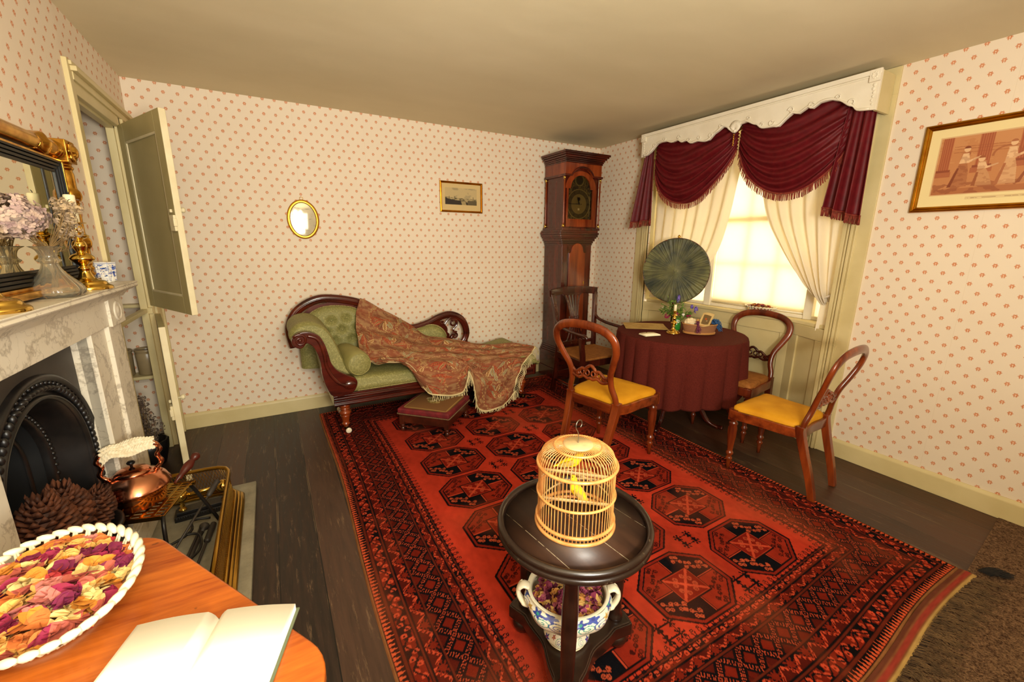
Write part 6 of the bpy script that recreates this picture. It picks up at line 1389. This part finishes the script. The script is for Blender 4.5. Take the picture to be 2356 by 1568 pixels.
# oval mirror
ov = thing('oval_mirror', 'small oval gilt framed foxed looking glass on the back wall', 'mirror', (.268, YB-.001, 1.585)); ea, eb = .116, .150
b = MB(); pr = [(0, .0), (.0, .012), (.007, .020), (.014, .016), (.019, .020), (.024, .012), (.026, .004)]
N = 64; vs = [((ea-i)*math.cos(2*PI*k/N), -h_, (eb-i)*math.sin(2*PI*k/N)) for i, h_ in pr for k in range(N)]; fs = [(j*N+k, j*N+(k+1) % N, (j+1)*N+(k+1) % N, (j+1)*N+k) for j in range(len(pr)-1) for k in range(N)]
b.add(vs, fs); b.obj('frame', 'gold_leaf', ov); b = MB(); b.tube([(.012*math.cos(a), -.006, eb+.008+.012*math.sin(a)) for a in np.linspace(0, 2*PI, 17)[:-1]], .0018, 6, ref=(0, 1, 0), closed=True); b.obj('hanging_ring', 'old_brass', ov)
m = Mt('foxed_glass', .06, .3); m.pos(); n = m.noise(9, 3); s_ = m.noise(55, 3, (.5, 1, 1.3)); m.col(m.mix(s_.step(.60, .68)*.6, m.mix(n.step(.35, .65), '#bdb8a0', '#d0c9b0'), '#8d8a86'))
b = MB(); vs = [((ea-.022)*math.cos(2*PI*k/N)*r, -.008-.004*(1-r*r), (eb-.022)*math.sin(2*PI*k/N)*r) for r in (1, .7, .4, .1) for k in range(N)]; fs = [(j*N+k, j*N+(k+1) % N, (j+1)*N+(k+1) % N, (j+1)*N+k) for j in range(3) for k in range(N)]+[tuple(3*N+k for k in range(N))]
b.add(vs, fs); b.obj('glass', 'foxed_glass', ov)
# large print on the right wall: near edge outside the frame
lp = thing('framed_figure_print', 'large gilt framed reddish print of classical figures on the right hand wall', 'picture'); W, H = .74, .462; c = (XR-.002, 1.085-W/2, 1.838)
frame4(lp, 'right', c, W, H, .030, .020, 'gold_leaf')
cv = Cv(.68, .402, .0013, '#e6d29a'); X, Y = .68-cv.X, cv.Y     # X runs away from the far (left) edge
I = (X > .048) & (X < .632) & (Y > .062) & (Y < .352); sx, sy = (X-.048)/.584, (Y-.062)/.290
cv.put((X > .042) & (X < .638) & (Y > .056) & (Y < .358), '#cfa878'); f = fbm(X.shape, 31, 4, 10); f2 = fbm(X.shape, 32, 3, 36)
cv.put(I, '#bb7c4c'); cv.put(I & (sy > .55) & (f > .48), '#c58a58', .6); cv.put(I & (sy < .10), '#a8663c'); cv.put(I & (sy < .16+.05*f2) & (f > .5), '#8d4c2c', .7)
for a_, w_, t_ in ((.05, .045, .42), (.30, .055, .46), (.56, .075, .50), (.80, .05, .46)):
    m_ = I & (np.abs(sx-a_) < w_*.8) & (sy > t_); cv.put(m_, '#9c5030'); cv.put(m_ & (np.sin((sx-a_)*420) > .2), '#b36c44', .7); cv.put(I & (np.abs(sx-a_) < w_*1.1) & (np.abs(sy-t_) < .02), '#8a4428'); cv.put(I & (np.abs(sx-a_) < w_*1.25) & (sy < t_-.02) & (sy > t_-.11), '#a65e3a')
for k, yy_ in enumerate((.74, .80, .84)): cv.put(I & (np.abs(sy-yy_+.10*sx) < .006) & (sx > .1) & (sx < .5), '#95502f', .6)
cv.put(I & (np.abs(np.hypot((sx-.44)*1.6, sy-.62)-.13) < .012) & (sy > .6), '#95502f', .7)
def fig(x, lean, hgt, robe, dark, seed):
    rg = random.Random(seed); base = .12
    def P(u, v): return (.048+(x+u+lean*v)*.584, .062+(base+v*hgt)*.290)
    def pl(pts, col): 
        q = [P(*p) for p in pts]; mk = np.zeros(X.shape, bool); n = len(q)
        for i in range(n):
            (x1, y1), (x2, y2) = q[i], q[(i+1) % n]
            if y1 == y2: continue
            mk ^= ((Y >= min(y1, y2)) & (Y < max(y1, y2))) & (X < (Y-y1)*(x2-x1)/(y2-y1)+x1)
        mk &= I; cv.put(mk, col); cv.put(mk & (f2 > .56), dark, .35)
    pl([(-.055, 0), (.06, .0), (.045, .35), (.025, .55), (.03, .80), (-.025, .80), (-.03, .5), (-.05, .3)], robe)
    pl([(-.02, .78), (.02, .78), (.035, .62), (.10, .70), (.10, .66), (.03, .55), (-.03, .55)], '#dcb184' if robe != '#e0bb8e' else '#cf9e70')
    pl([(-.07, .0), (-.035, .45), (-.02, .45), (-.045, .0)], dark); cx, cy = P(0, .88); r = np.hypot((X-cx), (Y-cy)*.85); cv.put(I & (r < .0125), '#dcb184'); cv.put(I & (r < .0135) & (Y > cy+.004), dark)
for a in ((.17, .02, .74, '#a86840', '#7d3c20', 1), (.33, -.04, .52, '#c08a5c', '#94532f', 2), (.47, 0, .76, '#cd9c6e', '#a5633c', 3), (.60, .03, .60, '#c48a5c', '#8d4c2c', 4), (.72, -.03, .66, '#c89466', '#9c5a36', 5), (.86, .0, .70, '#b97c50', '#824326', 6)): fig(*a)
cv.put((X > .19) & (X < .49) & (Y > .030) & (Y < .042), '#c9aa78'); cv.put((X > .192) & (X < .488) & (np.abs(Y-.036) < .0042), '#dcc390'); cv.put((X > .20) & (X < .48) & (np.abs(Y-.036) < .001) & (f2 > .45), '#9c7a50')
colgrid('print', lambda U, V: (c[0]-.005+0*U, c[1]-.34+U*.68, c[2]-.201+V*.402), cv.a, MATS['print_paper'], lp)
# ================================================================ centre stand
wood('ebonised', '#150b07', '#2c1a11', .3, 0, coat=.4); 
m = Mt('worn_dark_wood', .42); m.pos(); n = m.noise(5, 5, (1, 6, 1)); w_ = m.noise(24, 6, (2.5, .7, 1), rough=.75); e_ = m.noise(70, 4)
p = m.pos(); cr_ = ((p[1]+p[0]*.0)*1.0); pl_ = (((p[1]/.155)+.5).frac()-.5).abs().lt(.0065)
c_ = m.mix(n.step(.3, .7), '#2c1a11', '#432a1b'); c_ = m.mix(w_.step(.64, .74)*.6, c_, '#6d543a'); c_ = m.mix(pl_*e_.step(.40, .50)*.75, c_, '#a8987a'); m.col(c_); m.bump(n*.4+w_*.3-pl_, .3, .002); m.set(Coat_Weight=.12, Coat_Roughness=.3)
CX, CY, CZ = .755, .918, .575; RT = .243
cs = thing('tripod_stand', 'round dark worn wooden tray topped stand with three legs on the rug', 'table', (CX, CY, .0115))
z0 = CZ-.0115
b = MB(); b.lathe([(.001, z0-.030), (RT-.020, z0-.030), (RT-.014, z0-.020), (RT-.010, z0-.012), (.001, z0-.012)], seg=72); b.obj('tray_base', 'ebonised', cs)
b = MB(); b.lathe([(.001, z0-.012), (RT-.022, z0-.012), (RT-.020, z0-.011), (.001, z0-.0095)], seg=72); o = b.obj('tray_top', 'worn_dark_wood', cs); o.rotation_euler = (0, 0, R(-83))
m = Mt('worn_rim', .3); m.pos(); w_ = m.noise(45, 6, rough=.8); n = m.noise(8, 3); m.col(m.mix(w_.step(.60, .72)*n.step(.3, .6), '#20130c', '#a08c6c')); m.bump(w_, .1); m.set(Coat_Weight=.35, Coat_Roughness=.2)
b = MB(); b.lathe([(RT-.014, z0-.034), (RT-.004, z0-.036), (RT, z0-.028), (RT-.004, z0-.020), (RT-.008, z0-.016), (RT-.001, z0-.010), (RT, z0-.002), (RT-.006, z0+.006), (RT-.015, z0+.006), (RT-.021, z0-.002), (RT-.022, z0-.012)], seg=96, cap=False); b.obj('rim', 'worn_rim', cs)
LA = [R(111), R(-9), R(231)]
for a in LA:
    x, y = .185*math.cos(a), .185*math.sin(a); b = MB()
    b.lathe([(.022, .115), (.026, .120), (.026, .130), (.021, .136), (.020, .15), (.023, .30), (.024, .40), (.022, z0-.075), (.026, z0-.068), (.028, z0-.055), (.022, z0-.048), (.024, z0-.03)], (x, y, 0), 24); b.obj('leg', 'ebonised', cs)
    b = MB(); b.lathe([(.020, .0), (.034, .012), (.040, .032), (.034, .052), (.020, .060)], (x*1.06, y*1.06, 0), 24); b.obj('bun_foot', 'ebonised', cs)
pts = []
for k in range(3):
    a, a2 = LA[k], LA[(k-1) % 3] 
order = sorted([a % (2*PI) for a in LA])
for k in range(3):
    a = order[k]; a2 = order[(k+1) % 3]+(2*PI if k == 2 else 0)
    for t in (-.16, -.05, .05, .16): pts.append((.235*math.cos(a+t*1.1), .235*math.sin(a+t*1.1)))
    for t in np.linspace(.12, .88, 9): aa = a+(a2-a)*t; r = .225-.125*math.sin(t*PI)**.8; pts.append((r*math.cos(aa), r*math.sin(aa)))
b = MB(); b.prism(pts, .060, .110, 'xy'); b.prism([(x*.96, y*.96) for x, y in pts], .110, .118, 'xy'); b.obj('platform', 'ebonised', cs, bevel=.006)
# tureen
cv = Cv(.90, .36, .0028, '#e8e0c8'); X, Y = cv.X/.90*2*PI, cv.Y
def motif(a0, y0, r, c1, c2, kind=0):
    dx = ((X-a0+PI) % (2*PI)-PI)*.13; dy = Y-y0; rr = np.hypot(dx, dy); th = np.arctan2(dy, dx); 
    if kind == 0: sp = np.abs(((th/(2*PI)*.5+rr/r*1.2) % .5)-.25) < .07; cv.put((rr < r) & sp, c1); cv.put((rr < r) & sp & (rr < r*.6), c2)
    else: cv.put(rr < r*(1+.35*np.cos(th*5)), c1); cv.put(rr < r*.35, c2)
for k in range(6):
    a = k*PI/3
    motif(a-.15, .245, .034, '#2d8a7c', '#2b8f80'); motif(a+.22, .24, .032, '#31408c', '#3b4a99'); motif(a+.03, .285, .020, '#3c4f9c', '#2d3d86', 1); motif(a-.32, .275, .018, '#31408c', '#2d8a7c', 1); motif(a+.42, .26, .012, '#b89248', '#b89248', 1)
    motif(a+.0, .165, .016, '#2d8a7c', '#31408c', 1); motif(a+.5, .155, .010, '#a84a4c', '#b89248', 1)
    motif(a+.1, .055, .022, '#2d8a7c', '#31408c'); motif(a+.5, .045, .016, '#31408c', '#a84a4c', 1); motif(a-.2, .07, .010, '#a84a4c', '#b89248', 1)
cv.put(np.abs(Y-.345) < .006, '#c9a050'); cv.put(np.abs(Y-.115) < .003, '#c9a050'); cv.put(np.abs(Y-.008) < .004, '#c9a050')
m = Mt('painted_china', .12); m.col(m.attr()); m.set(Coat_Weight=.5)
pf = [(.062, 0), (.068, .012), (.062, .028), (.048, .045), (.046, .058), (.075, .075), (.112, .105), (.124, .130), (.122, .145), (.110, .158), (.108, .165), (.118, .172)]
PZ = .131; tu = thing('china_tureen', 'white footed china bowl painted with blue, green and gold scrolls under the dark stand', 'bowl', (CX-.01, CY+.0, PZ), R(-32)); tu.scale = (1.14, 1.14, 1.08)
pa = np.array(crv(pf, 8)); 
def tuf(U, V):
    k = np.clip(V*(len(pa)-1), 0, len(pa)-1); r = np.interp(k, np.arange(len(pa)), pa[:, 0]); z = np.interp(k, np.arange(len(pa)), pa[:, 1]); lob = 1+.02*np.cos(U*2*PI*8)*(z > .06); return r*lob*np.cos(U*2*PI), r*lob*np.sin(U*2*PI)*.94, z
o = colgrid('body', tuf, cv.a, m.m, tu)
b = MB(); b.lathe([(.118, .172), (.110, .174), (.104, .160), (.115, .140), (.10, .105), (.06, .075), (.001, .07)], seg=64, sy=.94, cap=False); b.lathe([(.062, 0), (.001, .002)], seg=32, cap=False); b.obj('inside', 'cream_china', tu)
for s in (-1, 1):
    b = MB(); P_ = crv([(s*.112, 0, .105), (s*.130, 0, .112), (s*.143, 0, .138), (s*.143, 0, .162), (s*.130, 0, .176), (s*.114, 0, .170)], 5); b.tube(P_, [(.008, .014)]*6+[(.007, .011)]*10+[(.007, .015)]*10, 10, ref=(0, 1, 0)); b.tube([(x, .012, z+.004) for x, y, z in P_[4:20]], .003, 5); b.obj('handle', 'cream_china', tu)
b = MB(); petals(b, (CX-.01, CY, PZ), .112, .105, .157, 420, random.Random(3), .015, 0, .028); b.sphere((CX-.01, CY, PZ+.135), .10, 20, 10, (1, .94, .25)); petal_mat('petals_plum', ['#7d2a4c', '#a8566a', '#5c1c40', '#c88a44', '#8f3c5c', '#d0a860', '#9c4058'], 60); tag(b.obj('potpourri', 'petals_plum'), 'plum and gold dried petals filling the painted china bowl under the stand', 'potpourri', kind='stuff')
# bird cage
m = Mt('cane_cage', .38); m.pos(); n = m.noise(30, 3); m.col(m.mix(n.step(.3, .7), '#c47a3c', '#dda25c')); m.set(Coat_Weight=.3)
m = Mt('pale_cane', .45); m.pos(); n = m.noise(40, 3); m.col(m.mix(n.step(.3, .7), '#d8b67c', '#b79a70'))
bc = thing('bird_cage', 'round wicker bird cage with a wire hook on the tray topped stand', 'bird cage', (CX-.002, CY-.005, CZ-.0085), R(15))
RC = .119; HC = .205
def ring(z, r, t, mat='cane_cage', nm='ring', sq=1): b = MB(); b.tube([(r*math.cos(a), r*math.sin(a), z) for a in np.linspace(0, 2*PI, 65)[:-1]], (t if sq == 1 else [(t, t*sq)]*64), 8, closed=True); b.obj(nm, mat, bc)
ring(.006, RC+.002, .0055, sq=1.1); ring(.026, RC, .0055); ring(.110, RC, .0042); ring(HC, RC+.001, .0055); ring(HC+.052, RC*.60, .004); ring(HC+.028, RC*.86, .0001) if 0 else None
NB = 64; b = MB(); pr_ = []
for i in range(NB):
    a = 2*PI*i/NB; rr = [(RC-.003, .004), (RC-.003, .1), (RC-.003, HC-.004), (RC-.004, HC+.012), (RC*.90, HC+.034), (RC*.76, HC+.047), (RC*.58, HC+.054), (RC*.36, HC+.058)]
    bb = MB(); 
    b.tube([(r*math.cos(a), r*math.sin(a), z) for r, z in rr], .0015, 5, ref=(-math.sin(a), math.cos(a), .01), cap=False)
b.obj('bars', 'cane_cage', bc)
b = MB(); b.lathe([(.001, HC+.055), (RC*.37, HC+.054), (RC*.385, HC+.058), (RC*.37, HC+.062), (.001, HC+.063)], seg=40); b.obj('crown_disc', 'pale_cane', bc)
b = MB(); hk = crv([(0, 0, HC+.06), (0, 0, HC+.085), (-.004, 0, HC+.10), (-.014, 0, HC+.115), (-.012, 0, HC+.130), (.0, 0, HC+.136), (.012, 0, HC+.130), (.014, 0, HC+.118), (.008, 0, HC+.111)], 5); b.tube(hk, .0016, 7, ref=(0, 1, 0)); b.obj('hook', plain('steel_wire', '#8c8578', .35, 1.0), bc)
vdir = R(-32)-R(15)
for z, o_, tl in ((HC-.040, .0, -.024), (.082, .02, -.020)):
    b = MB(); ca, sa = math.cos(vdir), math.sin(vdir); L = math.sqrt(RC*RC-o_*o_)-.004; b.tube([(-L*ca+o_*sa, -L*sa-o_*ca, z+tl*-.5), (L*ca+o_*sa, L*sa-o_*ca, z+tl*.5)], [(.0025, .006)]*2, 6); b.obj('perch', 'pale_cane', bc)
for z, sg in ((.075, 1), (HC-.03, -1), (.10, -1)):
    b = MB(); b.tube([((RC-.006)*math.cos(a), (RC-.006)*math.sin(a), z+sg*.030*math.cos(a-vdir)) for a in np.linspace(vdir+.3, vdir+PI-.3, 24)], [(.0014, .0045)]*24, 6); b.obj('inner_hoop', 'pale_cane', bc)
plain('canary_yellow', '#ffdf08', .75, c2='#f8cc06', scale=60, bump=.1); plain('wing_grey', '#a8915c', .8, c2='#d8b020', scale=90)
def canary(label, loc, rz, tilt):
    t = thing('canary', label, 'bird', loc, rz); b = MB(); M = Matrix.Rotation(tilt, 4, 'Y'); b.M = M
    P_ = crv([(-.058, 0, -.012), (-.045, 0, -.008), (-.028, 0, -.002), (-.010, 0, .001), (.008, 0, .006), (.020, 0, .018), (.028, 0, .030), (.034, 0, .036), (.040, 0, .037)], 4); n = len(P_)
    rad = crv([(.002,), (.0035,), (.009,), (.0155,), (.0165,), (.0125,), (.0105,), (.009,), (.004,)], 4); b.tube(P_, [(r[0]*.92, r[0]) for r in rad], 14, ref=(0, 0, 1)); o = b.obj('body', 'canary_yellow', t)
    b = MB(); b.M = M; b.tube([(.040, 0, .037), (.044, 0, .0365), (.049, 0, .035)], [.0032, .0024, .0004], 8); b.obj('beak', plain('beak_m', '#d8a070', .5) if 'beak_m' not in MATS else 'beak_m', t)
    for s in (-1, 1):
        b = MB(); b.M = M; b.tube(crv([(.008, s*.014, .010), (-.008, s*.0165, .004), (-.026, s*.012, -.003), (-.042, s*.005, -.008)], 4), [(.003, .008)]*5+[(.003, .009)]*4+[(.002, .006)]*3+[(.001, .002)], 8, ref=(0, 0, 1)); b.obj('wing', 'wing_grey', t)
        b = MB(); b.M = M; b.sphere((.034, s*.0082, .039), .0016, 8, 6); b.obj('eye', 'black_lacquer', t)
        b = MB(); b.M = M; b.tube([(-.002, s*.006, -.012), (0, s*.007, -.020), (.004, s*.007, -.024)], .0012, 5); b.obj('foot', 'beak_m', t)
    return t
canary('yellow canary on the upper perch of the cage, head to the right', (CX-.012, CY+.008, CZ+.190), R(-38), R(-6))
canary('yellow canary on the lower perch of the cage, head to the left', (CX+.0, CY-.005, CZ+.095), R(128), R(-28))
# ================================================================ near side table
m = Mt('golden_mahogany', .32); m.pos(); n = m.noise(3.2, 5, (.6, 4.5, 1), rough=.62); n2 = m.noise(26, 5, (.5, 5, 1)); k = m.noise(1.6, 2); c_ = m.mix((n*.7+n2*.3).step(.35, .66), '#84350b', '#c86c20'); m.col(m.mix(m.noise(34, 2).step(.72, .76)*.6, c_, '#4a1a08')); m.bump(n2, .05); m.set(Coat_Weight=.4, Coat_Roughness=.25)
TA = R(-58.3)          # direction of the long edge
e1 = Vector((math.cos(TA), math.sin(TA), 0)); e2 = Vector((math.sin(TA), -math.cos(TA), 0))   # e2 points left, away from the visible edge
O = Vector((-.325, 1.197, 0)); Lt, Wt, ZTb = .71, .46, .75
def tl(a, c): p = O+e1*a+e2*c; return (p.x, p.y)
outl = []
for (ca, cb, s0, r) in ((r_c, r_c2, ang, .085) for r_c, r_c2, ang in ((.10, .10, PI), (Lt-.10, .10, 1.5*PI), (Lt-.10, Wt-.10, 0), (.10, Wt-.10, .5*PI))):
    for k in range(10): a = s0+k/9*PI/2; outl.append(tl(ca+.10*math.cos(a), cb+.10*math.sin(a)))
wt = thing('side_table', 'golden mahogany side table with rounded corners at the lower left of the photo', 'table', (0, 0, 0))
b = MB(); b.prism(outl, ZTb-.022, ZTb, 'xy'); b.obj('tabletop', 'golden_mahogany', wt, bevel=.005, seg=3)
b = MB()
for a, c, a2, c2 in ((.10, .07, Lt-.10, .09), (.10, Wt-.09, Lt-.10, Wt-.07), (.08, .08, .10, Wt-.08), (Lt-.10, .08, Lt-.08, Wt-.08)):
    b.prism([tl(a, c), tl(a2, c), tl(a2, c2), tl(a, c2)], ZTb-.11, ZTb-.022, 'xy')
b.obj('apron', 'golden_mahogany', wt)
for a in (.10, Lt-.10):
    for c in (.09, Wt-.09):
        x, y = tl(a, c); b = MB(); b.lathe([(.012, .006 if y > 0 else .006), (.016, .05), (.014, .10), (.024, .20), (.028, .50), (.02, .60), (.028, .63), (.028, ZTb-.022)], (x, y, 0), 20); b.obj('leg', 'golden_mahogany', wt)
DC = (-.412, .972, ZTb); dr = R(104.5)
lattice_dish('lattice_dish', 'large oval pierced cream china dish of potpourri on the near side table', DC, dr, .180, .126, .060, 36)
b = MB(); petals(b, DC, .158, .108, .040, 680, random.Random(12), .021, dr, .026); b.sphere((DC[0], DC[1], DC[2]+.030), .155, 24, 12, (.55, .9, .10)); tag(b.obj('potpourri', 'petals_large', sub=1), 'pink, orange and purple rose petals heaped in the dish on the near table', 'potpourri', kind='stuff')
plain('green_cover', '#5a6146', .6)
book('open_book', 'large open book with blank pages whitened as if strongly lit on the near side table', (-.176, .712, ZTb+.0005), R(-19), .128, .185, .020, .006, 'green_cover', ex=.005, page='page_lit')
